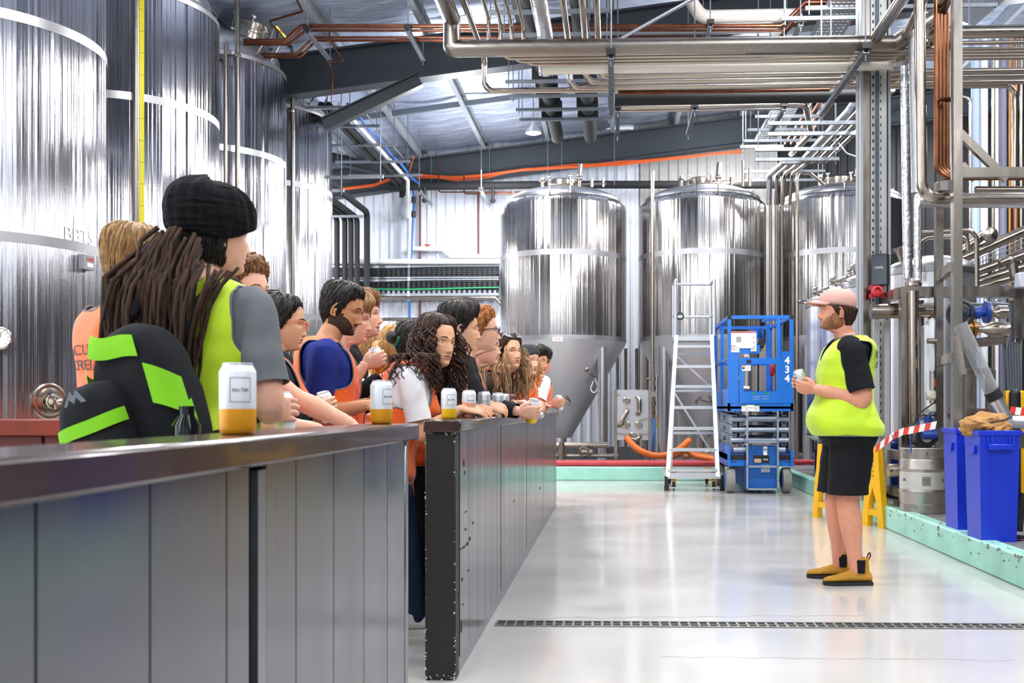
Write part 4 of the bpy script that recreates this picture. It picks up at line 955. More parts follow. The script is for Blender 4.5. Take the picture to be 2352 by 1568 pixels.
def build_head(mb, M, F_, lipslot, eye_slots, nb=None):
    def neck(p):
        if nb is None or p.z > -.115: return p
        u = min(1, (-.115-p.z)/.135); u = u*u*(3-2*u); return p+V(((nb.x)*u, (nb.y+.04)*u, (nb.z+.25)*u))
    rings = [[M @ neck(head_surf(t, z, F_)) for t in HANG] for z in ZS]; nk = len(HANG)
    b = len(mb.v); mb.v += [tuple(p) for r in rings for p in r]
    mo = F_.get('open', 0)
    for i in range(len(ZS)-1):
        zc = (ZS[i]+ZS[i+1])/2
        for k in range(nk):
            k2 = (k+1) % nk; sl = 0
            t = (HANG[k]+HANG[k2])/2 if k2 else HANG[k]
            if sin(t) > .5:
                ax = abs(head_surf(t, zc, F_).x)
                if ax < .0235 and (-.0725-(mo)) > zc-(.0085*(1-(ax/.0235)**2)) and zc > -.0735-mo-.0085*(1-(ax/.0235)**1.6): sl = lipslot
                if mo > 0 and ax < .017 and abs(zc+.0728+mo*.4) < mo*.45*(1-(ax/.017)**2): sl = lipslot+3
            mb.f.append((b+i*nk+k, b+(i+1)*nk+k, b+(i+1)*nk+k2, b+i*nk+k2)); mb.m.append(sl)
    mb.f.append(tuple(b+k for k in range(nk))); mb.m.append(0)
    # ears
    for s_ in (-1, 1):
        mb.mat(0); c = V((s_*.0745*F_.get('wide', 1), -.008, -.012)); pts = []
        for k in range(13):
            a = R(-130+k*22); pts.append(M @ (c+V((s_*(.006+.006*sin(max(0, a+1))*.6), -.0-.014*cos(a)*.0+.015*-cos(a+.5), .030*sin(a)))))
        mb.tube(pts, [.0035]+[.0045]*11+[.004], 8)
        mb.ball(M @ (c+V((s_*.002, -.002, 0))), (.005, .0135, .025), 10, M.to_3x3())
        mb.ball(M @ (c+V((s_*.003, .004, -.028))), (.005, .007, .008), 8, M.to_3x3())
    # eyes with upper lids
    for s_ in (-1, 1):
        t = PI/2-s_*.42; 
        for _ in range(12):
            q = head_surf(t, 0, F_); t += (q.x-s_*.032)*6
        c = V((q.x, q.y-.0088, 0)); gx, gz = F_.get('gaze', (0, 0))
        mb.mat(eye_slots[0]); mb.ball(M @ c, .0118, 14, M.to_3x3())
        g = V((gx, 1, gz)).normalized(); 
        mb.mat(eye_slots[1]); e = V(c)+g*.0097; qm = (M.to_3x3() @ g).to_track_quat('Z', 'Y').to_matrix(); mb.lathe([(.0058, -.0005), (.0045, .0017), (.001, .0024)], M @ e, 12, qm)
        mb.mat(0); cl = F_.get('lid', .0)
        for (zz, dy, rr_) in ((.0068-cl, .0082, .0036), (-.0070, .0066, .0026)):
            pts = [M @ (c+V((x_, .0085-(x_/.0155)**2*.0065+(dy-.0082), zz*(1-(x_/.0165)**2)))) for x_ in [(-.0155+.0031*k) for k in range(11)]]
            mb.tube(pts, [.0012]+[rr_]*9+[.0012], 8)
    return rings
def brows(mb, M, F_):
    for s_ in (-1, 1):
        pts = []
        for k in range(8):
            x_ = s_*(.014+.034*k/7); z = .0185+.006*sin(PI*(k/7)**.8*.75)-.004*(k/7)**2
            t = PI/2-x_*12
            for _ in range(14):
                q = head_surf(t, z, F_); t += (q.x-x_)*6
            pts.append(M @ (q+V((0, .0008, 0))))
        mb.tube(pts, [.0018, .003, .0034, .0034, .003, .0026, .002, .001], 6)
def hair_shell(M, F_, cover, thick, strand=.004, freq=40, seed=0, mode='flow', zlow=-.12):
    global LASTH; LASTH = (M, F_, cover, thick, seed, mode)
    """hair over the scalp; cover(phi, z) in 0..1, phi 0 at the face and pi at the nape; thick(phi, z)"""
    mb = MB(); n = 140; zs = []; z = .118
    while z > zlow: zs.append(z); z -= .0042 if z < .1 else .0025
    grid = []
    for z in zs:
        row = []
        for k in range(n):
            t = PI/2+2*PI*k/n; phi = abs(((2*PI*k/n)+PI) % (2*PI)-PI)
            p = head_surf(t, max(z, -.119), F_); c = V((0, -.012, min(z, .03)*.6)); nn = (p-c).normalized()
            cv = cover(phi, z, p.x)
            if cv > 0:
                d = thick(phi, z)*min(1, .12+cv*.95)
                if mode == 'flow': d += strand*(.6*NZ.noise(V((k*freq/n*2.2, z*14, seed)))+.4*NZ.noise(V((k*freq/n*6, z*25, seed+5))))*min(1, cv*2)
                elif mode == 'curl': d += strand*(NZ.noise(p*freq*1.3+V((seed, 0, 0)))+.6*NZ.noise(p*freq*3+V((0, seed, 0))))*min(1, cv*2)
                q = p+nn*max(d, .0008)
            else: q = p-nn*.004
            row.append((q, cv))
        grid.append(row)
    idx = {}
    def vi(i, k):
        k %= n
        if (i, k) not in idx: idx[(i, k)] = len(mb.v); mb.v.append(tuple(M @ grid[i][k][0]))
        return idx[(i, k)]
    for i in range(len(zs)-1):
        for k in range(n):
            if max(grid[i][k][1], grid[i+1][k][1], grid[i][(k+1) % n][1], grid[i+1][(k+1) % n][1]) > 0:
                mb.f.append((vi(i, k), vi(i+1, k), vi(i+1, k+1), vi(i, k+1))); mb.m.append(0)
    mb.f.append(tuple(vi(0, k) for k in range(n))); mb.m.append(0)
    return mb
def cover_short(front=.062, side=-.03, nape=-.085, temple=.0, soft=.034):
    def f(phi, z, x):
        if phi < .55: lim = front
        elif phi < 1.05: lim = lerp(front, temple, (phi-.55)/.5)
        elif phi < 1.45: lim = lerp(temple, side, (phi-1.05)/.4)
        elif phi < 1.8: lim = side+.035*sin((phi-1.45)/.35*PI)
        elif phi < 2.4: lim = lerp(side, nape, (phi-1.8)/.6)
        else: lim = nape
        return max(0, min(1, (z-lim)/soft))
    return f
def strands(M, starts, r, length, n, seed, curl=0, cr=.012, down=V((0, 0, -1)), body=None, wob=.01, taper=True, seg=6, lf=None):
    """hanging locks; starts in head coordinates with an outward start direction"""
    mb = MB(); q = random.Random(seed)
    for (p, o_) in starts:
        L_ = length*q.uniform(.8, 1.1)*(lf(p, o_) if lf else 1); pts = []; ph = q.random()*6.3; k0 = 16 if curl else 9
        pw = M @ V(p); dirw = (M.to_3x3() @ V(o_)).normalized(); pos = pw.copy(); w1 = V((q.uniform(-1, 1), q.uniform(-1, 1), 0))*wob
        for k in range(k0):
            t = k/(k0-1); d = (dirw*max(0, 1-t*3.2)+down*(min(1, t*3)+.15)).normalized(); pos = pos+d*(L_/k0)
            if body: pos = body(pos)
            off = w1*sin(t*5+ph)*t
            if curl: a = ph+t*curl; off = off+(V((cos(a), sin(a), 0))*cr*min(1, t*4+.2))
            pts.append(pos+off)
        rr_ = [r*(1 if not taper else (.75+.25*q.random())*(1-.55*(k/(k0-1))**2)) for k in range(k0)]
        mb.tube(pts, rr_, seg)
    return mb
def scalp_starts(F_, n, seed, phimin=1.2, zmin=-.06, zmax=.09, out=.004, dirs=None):
    q = random.Random(seed); o_ = []
    while len(o_) < n:
        a = q.uniform(-PI, PI); z = q.uniform(zmin, zmax)
        if abs(a) < phimin: continue
        t = PI/2+a; p = head_surf(t, z, F_); nn = (p-V((0, -.012, 0))).normalized()
        o_.append((p+nn*out, nn))
    return o_
def hair_mat(name, col, col2=None, rough=.42): return mat(name, col, rough, var=.3, scale=60, stretch=(1, 1, .15), col2=col2, bump=.4, bscale=160, bstretch=(1, 1, .12), spec=.35)
def tufts(M, F_, cover, thick, n, ln, seed, r=.0022, lift=.004, curl=0, drift=0, seg=4, zmax=.117):
    """short locks lying over the scalp: they run down the head at a slowly drifting bearing"""
    q = random.Random(seed); mb = MB(); tries = 0; made = 0
    while made < n and tries < n*12:
        tries += 1; a = q.uniform(-PI, PI); z = q.uniform(-.09, zmax); phi = abs(a)
        if z > .06: a = q.uniform(-PI, PI)
        t = PI/2+a; p = head_surf(t, z, F_)
        if cover(phi, z, p.x) < .25: continue
        pts = []; L_ = ln*q.uniform(.6, 1.2); k0 = 6; ph = q.random()*6.3; dr = drift*q.uniform(.5, 1.5)*(1 if a > 0 else -1)+q.uniform(-.15, .15); ok = True; zz, aa = z, a
        for k in range(k0):
            u = k/(k0-1); pp = head_surf(PI/2+aa, zz, F_); cv = cover(abs((aa+PI) % (2*PI)-PI), zz, pp.x); nn = (pp-V((0, -.012, min(zz, .03)*.6))).normalized()
            lf = thick(abs(aa), zz)*min(1, .12+max(cv, 0)*.95)+lift*(.25+.75*sin(PI*min(1, u*1.1)))*q.uniform(.7, 1.3)
            pt = pp+nn*lf
            if curl: pt = pt+V((cos(ph+u*curl), sin(ph+u*curl*1.3), sin(ph+u*curl)))*.006*u
            pts.append(M @ pt); slope = max(.25, 1-max(0, (zz-.085)/.035)); zz -= L_/k0*slope; aa += dr/k0*(1 if zz < .1 else 2)
            if cv <= .04 and (k > 2 or not F_.get('fringe')): break
        if len(pts) > 3: mb.tube(pts, [r*.5]+[r]*(len(pts)-2)+[r*.35], seg); made += 1
    return mb
# ---- clothes ---------------------------------------------------------------------------
def top_garment(P, arms, off=.012, sleeve='short', sr=1.0, vox=.009, hem=.50, seed=0, amp=.006, neck=.838, name='t_shirt', m=None, parent=None, hood=False, slack=0, lenf=.55):
    mb = MB(); torso_mesh(mb, P, off, hem, neck, 24); H = P.H; b = (P.b-1)*.6+1
    for sh, el, wr in arms:
        d = (sh-P.bend((0, sh.y*0, .79*H))).normalized()
        rs = .0365*H*b*sr+slack
        if sleeve == 'short':
            e = sh+(el-sh)*lenf*1.25; loft(mb, [sh-V((0, 0, .0))-d*.05, sh, sh+(el-sh)*.4, e+(e-sh)*.15], [rs*.9, rs*1.0, rs*.98, rs*1.02], 18)
        elif sleeve == 'long':
            e = el+(wr-el)*.93; loft(mb, [sh-d*.05, sh, sh+(el-sh)*.5, el, el+(wr-el)*.5, e], [rs*.95, rs, rs*.88, rs*.78, rs*.72, rs*.62], 18)
            loft(mb, [e-(wr-el).normalized()*.03, e+(wr-el).normalized()*.015], [rs*.6, rs*.58], 16)
        elif sleeve == 'none': loft(mb, [sh-d*.05, sh], [rs*.9, rs*.9], 14)
    if hood:
        c = P.bend((0, -.02*H, .842*H)); mb.torus(c, .062*H/1.0, .022*H, 24, 10, rot(-P.lean-.25, 'X')); mb.ball(P.bend((0, -.075*H, .815*H)), (.07*H, .035*H, .05*H), 14, rot(-P.lean, 'X'))
    cuts = [(P.bend((0, 0, (hem+.005)*H)), V((0, 0, -1)), .4)]
    for sh, el, wr in arms:
        if sleeve == 'short': cuts.append((sh+(el-sh)*lenf*1.25, (el-sh).normalized(), .16))
        elif sleeve == 'long': cuts.append((el+(wr-el)*.95, (wr-el).normalized(), .12))
    me = remesh(mb.mesh('g'), vox, 6, .5); cut_open(me, cuts); wrinkle(me, amp, 9, seed); finish(me, m, 180); me.name = name
    me.transform(P.M); return link(name, me, parent)
def vest(P, off=.026, m=None, parent=None, seed=0, hem=.475, openf=0.0, arm=.064, vneck=.70, strap=.055, amp=.006, back='', backsz=.05, backz=.735, front_text=None, label=None, flare=.0, armlow=.69, bph=-PI/2):
    """sleeveless hi-vis vest: torso grid with arm holes, V neck and open or closed front"""
    H = P.H; nz, seg = 52, 96; z1 = .843; keep = {}; pts = []
    for j in range(nz+1):
        zf = lerp(hem, z1, j/nz); a, d, yo = interp(TORSO, zf)
        pts.append(P.torso_ring(zf, off+flare*max(0, (.62-zf))*H, seg))
    def alive(j, k):
        zf = lerp(hem, z1, (j+.5)/nz); t = 2*PI*(k+.5)/seg; c_, s_ = cos(t), sin(t)
        a, d, yo = interp(TORSO, zf); xx = a*math.copysign(abs(c_)**(2/2.6), c_)
        if zf > armlow:
            lim = arm+.03*max(0, 1-(zf-armlow)/.04)**1.5
            if zf < .80: 
                if abs(xx) > max(lim, .05) and abs(s_) < lerp(.45, .95, min(1, (zf-armlow)/.06)): return False
            if abs(xx) > lim: return False
        if s_ > 0:
            if zf > vneck and abs(xx) < .048*(zf-vneck)/(z1-vneck)+openf: return False
            if openf and abs(xx) < openf: return False
        elif zf > .832 and abs(xx) < .03: return False
        return True
    mb = MB(); idx = {}
    def vi(j, k):
        k %= seg
        if (j, k) not in idx: idx[(j, k)] = len(mb.v); mb.v.append(tuple(pts[j][k]))
        return idx[(j, k)]
    for j in range(nz):
        for k in range(seg):
            if alive(j, k): mb.f.append((vi(j, k), vi(j, k+1), vi(j+1, k+1), vi(j+1, k))); mb.m.append(0)
    me = mb.mesh('vest'); 
    # smooth the cut edges, find the border for the piping
    bm = bmesh.new(); bm.from_mesh(me)
    be = [e for e in bm.edges if len(e.link_faces) == 1]; bv = list({v for e in be for v in e.verts})
    for _ in range(6):
        new = {}
        for v in bv:
            nb = [e.other_vert(v).co for e in v.link_edges if len(e.link_faces) == 1]
            if len(nb) == 2: new[v] = v.co*.4+(nb[0]+nb[1])*.3
        for v, c in new.items(): v.co = c
    bmesh.ops.recalc_face_normals(bm, faces=bm.faces[:])
    loops = []; seen = set()
    for e in be:
        if e in seen: continue
        ch = [e.verts[0], e.verts[1]]; seen.add(e)
        while True:
            nx = [x for x in ch[-1].link_edges if len(x.link_faces) == 1 and x not in seen]
            if not nx: break
            seen.add(nx[0]); ch.append(nx[0].other_vert(ch[-1]))
        loops.append([v.co.copy() for v in ch])
    bm.to_mesh(me); bm.free()
    n0 = len(me.vertices); wrinkle(me, amp, 7, seed+3)
    o = bpy.data.objects.new('tmp', me); COL.objects.link(o); sd = o.modifiers.new('s', 'SOLIDIFY'); sd.thickness = .003; sd.offset = 1
    sb = o.modifiers.new('b', 'SUBSURF'); sb.levels = 1; sb.render_levels = 1
    dg = bpy.context.evaluated_depsgraph_get(); me2 = bpy.data.meshes.new_from_object(o.evaluated_get(dg)); bpy.data.objects.remove(o)
    finish(me2, m, 180); me2.name = 'safety_vest'; me2.transform(P.M); vo = link('safety_vest', me2, parent)
    pm = MB()
    for L_ in loops:
        if len(L_) > 8: pm.tube(L_, .0035, 6)
    if pm.v:
        po = pm.build('piping', PIPING, vo, ang=180); po.data.transform(P.M)
    if back or front_text:
        for body_, sz, zf, ph, rows in ([(back, backsz, backz, bph, 1)] if back else [])+([front_text] if front_text else []):
            def bend(co, zf=zf, ph=ph):
                z_ = zf+co.y/H; a, d, yo = interp(TORSO, z_); rr_ = (a+d)/2*H*P.b+off
                t = ph+co.x/rr_; c_, s_ = cos(t), sin(t)
                xx = (a*H*P.b+off+.006)*math.copysign(abs(c_)**(2/2.6), c_); yy = (d*H*P.b*P.dp+off+.006)*math.copysign(abs(s_)**(2/2.6), s_)
                q = P.bend((xx, yy+yo*H, z_*H)); nn = V((c_, s_, 0)); return P.M @ (q+nn*(co.z+.004))
            text('vest_lettering', body_, sz, None, INK, vo, bend, .0005)
    return vo
def legs_lower(P, spread=.055, stance=None):
    """hip, knee, ankle for both legs (body frame)"""
    H = P.H; out = []
    for s_ in (-1, 1):
        fx, fy = (stance or {}).get(s_, (s_*spread*1.15*H, 0))
        hip = V((s_*.052*H, -P.hb, .51*H)); an = V((fx, fy-.012*H, .045*H)); kn = (hip+an)/2+V((0, .022*H, .015*H)); out.append((hip, kn, an))
    return out
def trousers(P, legs, m, parent, short=False, off=0, name=None, seed=0, loose=1.0):
    mb = MB(); H = P.H; b = (P.b-1)*.7+1
    torso_mesh(mb, P, off+.008, .46, .585, 8)
    for hip, kn, an in legs:
        if short: e = kn+(hip-kn)*.0; loft(mb, [hip+V((0, 0, .02*H)), hip+(kn-hip)*.4, e], [.056*H*b, .051*H*b*loose, .047*H*b*loose], 20)
        else: loft(mb, [hip+V((0, 0, .02*H)), hip+(kn-hip)*.45, kn, kn+(an-kn)*.5, an+V((0, 0, .0))], [.057*H*b, .054*H*b, .040*H*loose, .036*H*loose, .031*H*loose], 20)
    me = remesh(mb.mesh('t'), .011, 6, .5)
    if short: cut_open(me, [(kn+(hip-kn)*.06, V((0, 0, -1)), .13) for hip, kn, an in legs])
    wrinkle(me, .008, 8, seed+11); finish(me, m, 180)
    name = name or ('shorts' if short else 'trousers'); me.name = name; me.transform(P.M); return link(name, me, parent)
def shoe(P, an, yaw, m, solem, parent, boot=False, name='shoe', s=1.0):
    mb = MB(); Mx = MX.Translation((an.x, an.y, 0)) @ MX.Rotation(yaw, 4, 'Z'); q = lambda p: Mx @ V(p)
    prof = [(-.085, .030, .062), (-.07, .036, .075), (-.03, .037, .082), (.03, .040, .085), (.08, .045, .066), (.12, .048, .052), (.155, .043, .046), (.18, .028, .036), (.188, .012, .028)]
    rings = []
    for y, w_, h_ in prof:
        rings.append([q((s*w_*cos(2*PI*k/18)*(1 if sin(2*PI*k/18) < .3 else .9), y*s, max(.018, .018+(h_-.012)*(.5+.5*sin(2*PI*k/18))))) for k in range(18)])
    mb.rings(rings)
    topz = .165 if boot else .098
    rg = []
    for z, rx, ry, oy in ((.045, .037, .062, -.02), (.08, .038, .052, -.022), (.12, .041, .05, -.02), (topz, .045, .054, -.016)) if boot else ((.045, .037, .06, -.02), (.075, .037, .052, -.022), (topz, .038, .05, -.02)):
        rg.append([q((s*rx*cos(2*PI*k/18), s*(oy+ry*sin(2*PI*k/18)), z)) for k in range(18)])
    mb.rings(rg, (True, True))
    me = remesh(mb.mesh('s'), .006, 5, .5); wrinkle(me, .0018, 30, 2); finish(me, m, 180); me.name = name; me.transform(P.M); so = link(name, me, parent)
    mb = MB(); out = []
    for z in (0, .012, .022):
        out.append([P.M @ q((s*(w_+.004)*sg, y*s, z)) for sg, pr in ((1, prof), (-1, prof[::-1])) for y, w_, h_ in pr])
    mb.rings(out); mb.build('sole', solem, so, ang=50)
    if boot:
        for sg in (-1, 1):
            mb = MB(); mb.add([P.M @ q((sg*(.047), y, z)) for y, z in ((-.038, .075), (.004, .075), (.010, .155), (-.042, .155))]+[P.M @ q((sg*(.036), y, z)) for y, z in ((-.038, .075), (.004, .075), (.010, .155), (-.042, .155))], [(0, 1, 2, 3), (7, 6, 5, 4), (0, 4, 5, 1), (1, 5, 6, 2), (2, 6, 7, 3), (3, 7, 4, 0)]); mb.build('elastic_gusset', BLK, so, ang=None)
        mb = MB(); mb.tube([P.M @ q(p) for p in ((0, -.068, .14), (0, -.085, .175), (.0, -.082, .2), (0, -.07, .185), (0, -.064, .16))], .0045, 6, .01); mb.tube([P.M @ q(p) for p in ((0, .035, .15), (0, .048, .18), (.0, .05, .2), (0, .04, .19), (0, .033, .16))], .0045, 6, .01); mb.build('pull_tab', mat('tab_maroon', '#5a1d22', .8), so)
    return so
# ---- whole person ----------------------------------------------------------------------
def person(label, P, skin, arms, head, F_=None, lip='#a8605a', legs=None, hands=True, feet=None, handpose=None, headoff=(0, 0), full=True, neckfwd=.0):
    """arms: [(side, wrist, elbow hint, hand d, palm n, grip radius or None)], all in the body frame.  head=(yaw, pitch, roll)"""
    F_ = F_ or {}; H = P.H; t = thing('person', label, 'person', P.M @ V((0, 0, 0)), 0, None); t.location = (0, 0, 0)
    LK = ('lip', lip); lm = mat('lips_'+lip.strip('#'), lip, .45, sss=.1); dk = mat('mouth_dark', '#3a1512', .6)
    mb = MB(); core = MB(); torso_mesh(core, P, -.006, .455, .845, 18)
    hn = P.bend((0, -.008*H, .835*H)); hb = P.bend((0, .012*H+neckfwd, .868*H)); 
    ch = []; b = (P.b-1)*.6+1; grips = []
    for (side, wr, hint, hd, hnm, rg) in arms:
        sh, el, wr = arm_chain(P, side, wr, hint); ch.append((sh, el, wr))
        loft(core, [sh+V((-side*.03*H, 0, 0)), sh, sh+(el-sh)*.45, el, el+(wr-el)*.3, el+(wr-el)*.75, wr], [.036*H*b, .036*H*b, .031*H*b, .0255*H*b, .0265*H*b, .0195*H*b, .0160*H*b], 16)
    lg = legs or legs_lower(P)
    for hip, kn, an in lg: loft(core, [hip+V((0, 0, .02*H)), hip+(kn-hip)*.4, kn, kn+(an-kn)*.3, kn+(an-kn)*.75, an], [.053*H*b, .048*H*b, .034*H*b, .0345*H*b, .023*H*b, .021*H*b], 16)
    loft(core, [hn-V((0, 0, .03)), hb], [.036*H, .034*H], 16)
    me = remesh(core.mesh('b'), .010, 5, .5); mesh_to_mb(mb, me); bpy.data.meshes.remove(me)
    for (side, wr0, hint, hd, hnm, rg), (sh, el, wr) in zip(arms, ch):
        d = V(hd) if hd else (wr-el).normalized()
        g = hand(mb, wr-d.normalized()*.012*0, d, hnm, side, rg if rg else .05, 1.0 if rg else .75, H/1.75, 1.0 if rg else .5)
        grips.append((P.M @ g[0], (P.M.to_3x3() @ g[1]).normalized()))
    hs = F_.get('size', H/1.75*1.0); hs = lerp(hs, 1, .5)
    yaw, pit, rol = head
    hc = P.bend((headoff[0], .022*H+neckfwd+headoff[1], .932*H-.0))
    Mh = MX.Translation(hc) @ (rot(yaw, 'Z') @ rot(pit, 'X') @ rot(rol, 'Y')).to_4x4() @ MX.Scale(hs, 4)
    build_head(mb, Mh, F_, 1, (2, 3), Mh.inverted() @ P.bend((0, -.010*H, .80*H))); mb.mat(0)
    me = mb.mesh('body'); bm = bmesh.new(); bm.from_mesh(me); bmesh.ops.recalc_face_normals(bm, faces=bm.faces[:]); bm.to_mesh(me); bm.free()
    finish(me, [skin, lm, EYEW, IRIS, dk], 180); me.transform(P.M); bo = link('body', me, t)
    if F_.get('brow'):
        q = MB(); brows(q, Mh, F_); e = q.build('eyebrows', F_['brow'], t, ang=180); e.data.transform(P.M)
    return t, ch, lg, Mh, grips
def wear(mb, P, name, m, parent, ang=180):
    o = mb.build(name, m, parent, ang=ang); o.data.transform(P.M); return o
def beard(M, F_, m, P, parent, thick=.0035, seed=0, full=True, mous=True):
    mb = MB(); n = 110; zs = [-.022-.0028*k for k in range(36)]; grid = []
    for z in zs:
        row = []
        for k in range(n):
            t = -.35+(PI+.7)*k/(n-1); p = head_surf(t, z, F_); ax = abs(p.x)
            lo = -.110; hi = lerp(-.074, -.036, min(1, max(0, (ax-.026)/.036)))+(.05 if ax > .066 else 0)
            cv = max(-1, min((hi-z)/.02, (z-lo+.010)/.010, 1))
            if mous and ax < .03 and -.066 < z < -.054: cv = .7
            if ax < .024 and -.084 < z < -.062: cv = -1 if z < -.0655 else cv
            nn = V((p.x, p.y+.012, 0)).normalized()
            cv = min(cv, 1); row.append((p+nn*(thick*cv*(1+.5*NZ.noise(p*150+V((seed, 0, 0)))) if cv > 0 else .006*cv), cv))
        grid.append(row)
    idx = {}
    def vi(i, k):
        if (i, k) not in idx: idx[(i, k)] = len(mb.v); mb.v.append(tuple(M @ grid[i][k][0]))
        return idx[(i, k)]
    for i in range(len(zs)-1):
        for k in range(n-1):
            if max(grid[i][k][1], grid[i+1][k][1], grid[i][k+1][1], grid[i+1][k+1][1]) > 0: mb.f.append((vi(i, k), vi(i+1, k), vi(i+1, k+1), vi(i, k+1))); mb.m.append(0)
    return wear(mb, P, 'beard', m, parent)
def glasses(M, P, parent, m, lens=None, z=0, y=.108, tilt=0, r=.024, wide=1.0, name='glasses', thick=.0018):
    mb = MB(); Rt = rot(tilt, 'X'); q = lambda p: M @ (Rt @ V(p)+V((0, 0, z)))
    for s_ in (-1, 1):
        mb.tube([q((s_*.033+wide*r*cos(2*PI*k/20), y-.004*abs(cos(2*PI*k/20)), r*.82*sin(2*PI*k/20))) for k in range(21)], thick, 6)
        mb.tube([q((s_*(.033+r*wide), y-.004, .008)), q((s_*.074, y-.02, .010)), q((s_*.077, .01, .008)), q((s_*.077, -.012, -.002))], thick, 6)
    mb.tube([q((-.033+r*wide, y, .006)), q((0, y+.003, .009)), q((.033-r*wide, y, .006))], thick, 6)
    o = wear(mb, P, name, m, parent)
    if lens:
        for s_ in (-1, 1):
            mb = MB(); mb.add([q((s_*.033+wide*r*cos(2*PI*k/20), y-.002, r*.82*sin(2*PI*k/20))) for k in range(20)]+[q((s_*.033+wide*r*cos(2*PI*k/20), y-.0035, r*.82*sin(2*PI*k/20))) for k in range(20)], [tuple(range(20)), tuple(range(39, 19, -1))]); wear(mb, P, 'lens', lens, o, None)
    return o
# ---- cans ------------------------------------------------------------------------------
CANW = mat('can_white', '#e6e7ec', .3, .2); CANY = mat('can_amber', '#f0a21c', .3, .2); CANP = mat('can_peach', '#f3b08e', .3, .2); CANYY = mat('can_yellow', '#f5c21a', .3, .2); CANM = mat('can_maroon', '#5e2a2c', .35, .2); CANG = mat('can_grey', '#c9cdd2', .3, .5)
def can(label, loc, low=None, rz=0, axis=None, frac=.34, upper=None, logo=True, group='drink cans'):
    t = thing('beer_can', label, 'can', loc, 0, group)
    if axis is not None: t.rotation_mode = 'QUATERNION'; t.rotation_quaternion = V(axis).to_track_quat('Z', 'Y') @ MX.Rotation(rz, 3, 'Z').to_quaternion()
    else: t.rotation_euler.z = rz
    r = .033; h = .131; up = upper or CANW
    mb = MB(); mb.mat(1 if low else 0); mb.lathe([(r-.006, .0), (r-.002, .004), (r, .012), (r, h*frac)], seg=40, cap=(True, False)); mb.mat(0); mb.lathe([(r, h*frac), (r, h-.016), (r-.002, h-.012), (r-.0065, h-.004)], seg=40, cap=(False, False))
    mb.build('can_body', [up, low or up], t, ang=50)
    mb = MB(); mb.lathe([(r-.0065, h-.004), (r-.006, h-.001), (r-.0065, h), (r-.008, h-.001), (r-.009, h-.004), (.001, h-.004)], seg=40, cap=(False, True)); mb.build('lid', ALU, t, ang=50)
    mb = MB(); mb.torus((.0, .006, h-.0025), .006, .0012, 14, 6); mb.box((0, -.004, h-.0025), (.009, .012, .0016)); mb.build('pull_tab', ALU, t)
    if logo:
        b = lambda co: V(((r+.0006+co.z)*sin(co.x/r), -(r+.0006+co.z)*cos(co.x/r), h*.62+co.y))
        text('lettering', 'BALTER', .0085, None, INK, t, b, .0001)
        mb = MB(); w_, hh = .019, .022
        for x0, x1, y0, y1 in ((-w_, w_, hh, hh+.0012), (-w_, w_, -hh, -hh+.0012), (-w_, -w_+.0012, -hh, hh), (w_-.0012, w_, -hh, hh)):
            n = max(1, int(abs(x1-x0)/.004))
            for k in range(n):
                xa = lerp(x0, x1, k/n); xb = lerp(x0, x1, (k+1)/n); mb.add([b(V((x, y, 0))) for x, y in ((xa, y0), (xb, y0), (xb, y1), (xa, y1))], [(0, 1, 2, 3)])
        mb.build('logo_frame', PIPING, t, ang=None)
    return t
# ======================= the people ====================================================
def wl(P, w): return P.M.inverted() @ V(w)
def wd(P, d): return P.M.to_3x3().inverted() @ V(d)
def push(P, off):
    def f(w):
        p = wl(P, w) if False else V(w); zf = p.z/P.H
        if zf > .86 or zf < .45: return p
        a, d, yo = interp(TORSO, min(zf, .80)); a = a*P.H*P.b+off; d = d*P.H*P.b+off; c = P.bend((0, yo*P.H, p.z)); q = p-c
        k = math.sqrt((q.x/a)**2+(q.y/d)**2)
        if k < 1 and k > 1e-3: p = V((c.x+q.x/k, c.y+q.y/k, p.z))
        return p
    return f
SK1 = skin_mat('skin_pale', '#e2ab92'); SK2 = skin_mat('skin_light', '#dda583'); SK3 = skin_mat('skin_olive', '#c98d66'); SK4 = skin_mat('skin_ruddy', '#d9967a')
HB = hair_mat('hair_black', '#17130f', '#2a211b'); HDB = hair_mat('hair_dark_brown', '#2b1a12', '#4a2c1e'); HBR = hair_mat('hair_brown', '#6b4429', '#93653d'); HBL = hair_mat('hair_blond', '#a87a48', '#d6ac70'); HGI = hair_mat('hair_ginger', '#8a4f22', '#c07a3b'); HLB = hair_mat('hair_fair', '#7d5a35', '#b98f5c'); DREAD = hair_mat('dreadlocks', '#20140e', '#4a3120', .85)
JEAN = DENIM; SOLEW = mat('sole_white', '#e3dfd8', .6); SOLEB = mat('sole_black', '#1d1b1a', .7); SHW = cloth('sneaker_white', '#e6e4e0', .6); SHB = cloth('shoe_black', '#1b1a1c', .6)
DN = V((0, 0, -1))
def arm_to(P, side, w, hint, d, n, rg=None): return (side, wl(P, w), V(hint), wd(P, d) if d is not None else None, wd(P, n), rg)
def dress(P, t, arms, legs, top=None, sleeve='short', topname='t_shirt', vest_m=None, legm=None, shoem=None, solem=None, seed=0, vkw=None, tkw=None):
    if top: top_garment(P, arms, .012, sleeve, seed=seed, name=topname, m=top, parent=t, **(tkw or {}))
    if vest_m: vest(P, m=vest_m, parent=t, seed=seed, **(vkw or {}))
    trousers(P, legs, legm or BLK, t, seed=seed)
    for hip, kn, an in legs: shoe(P, an, 0, shoem or SHB, solem or SOLEB, t)
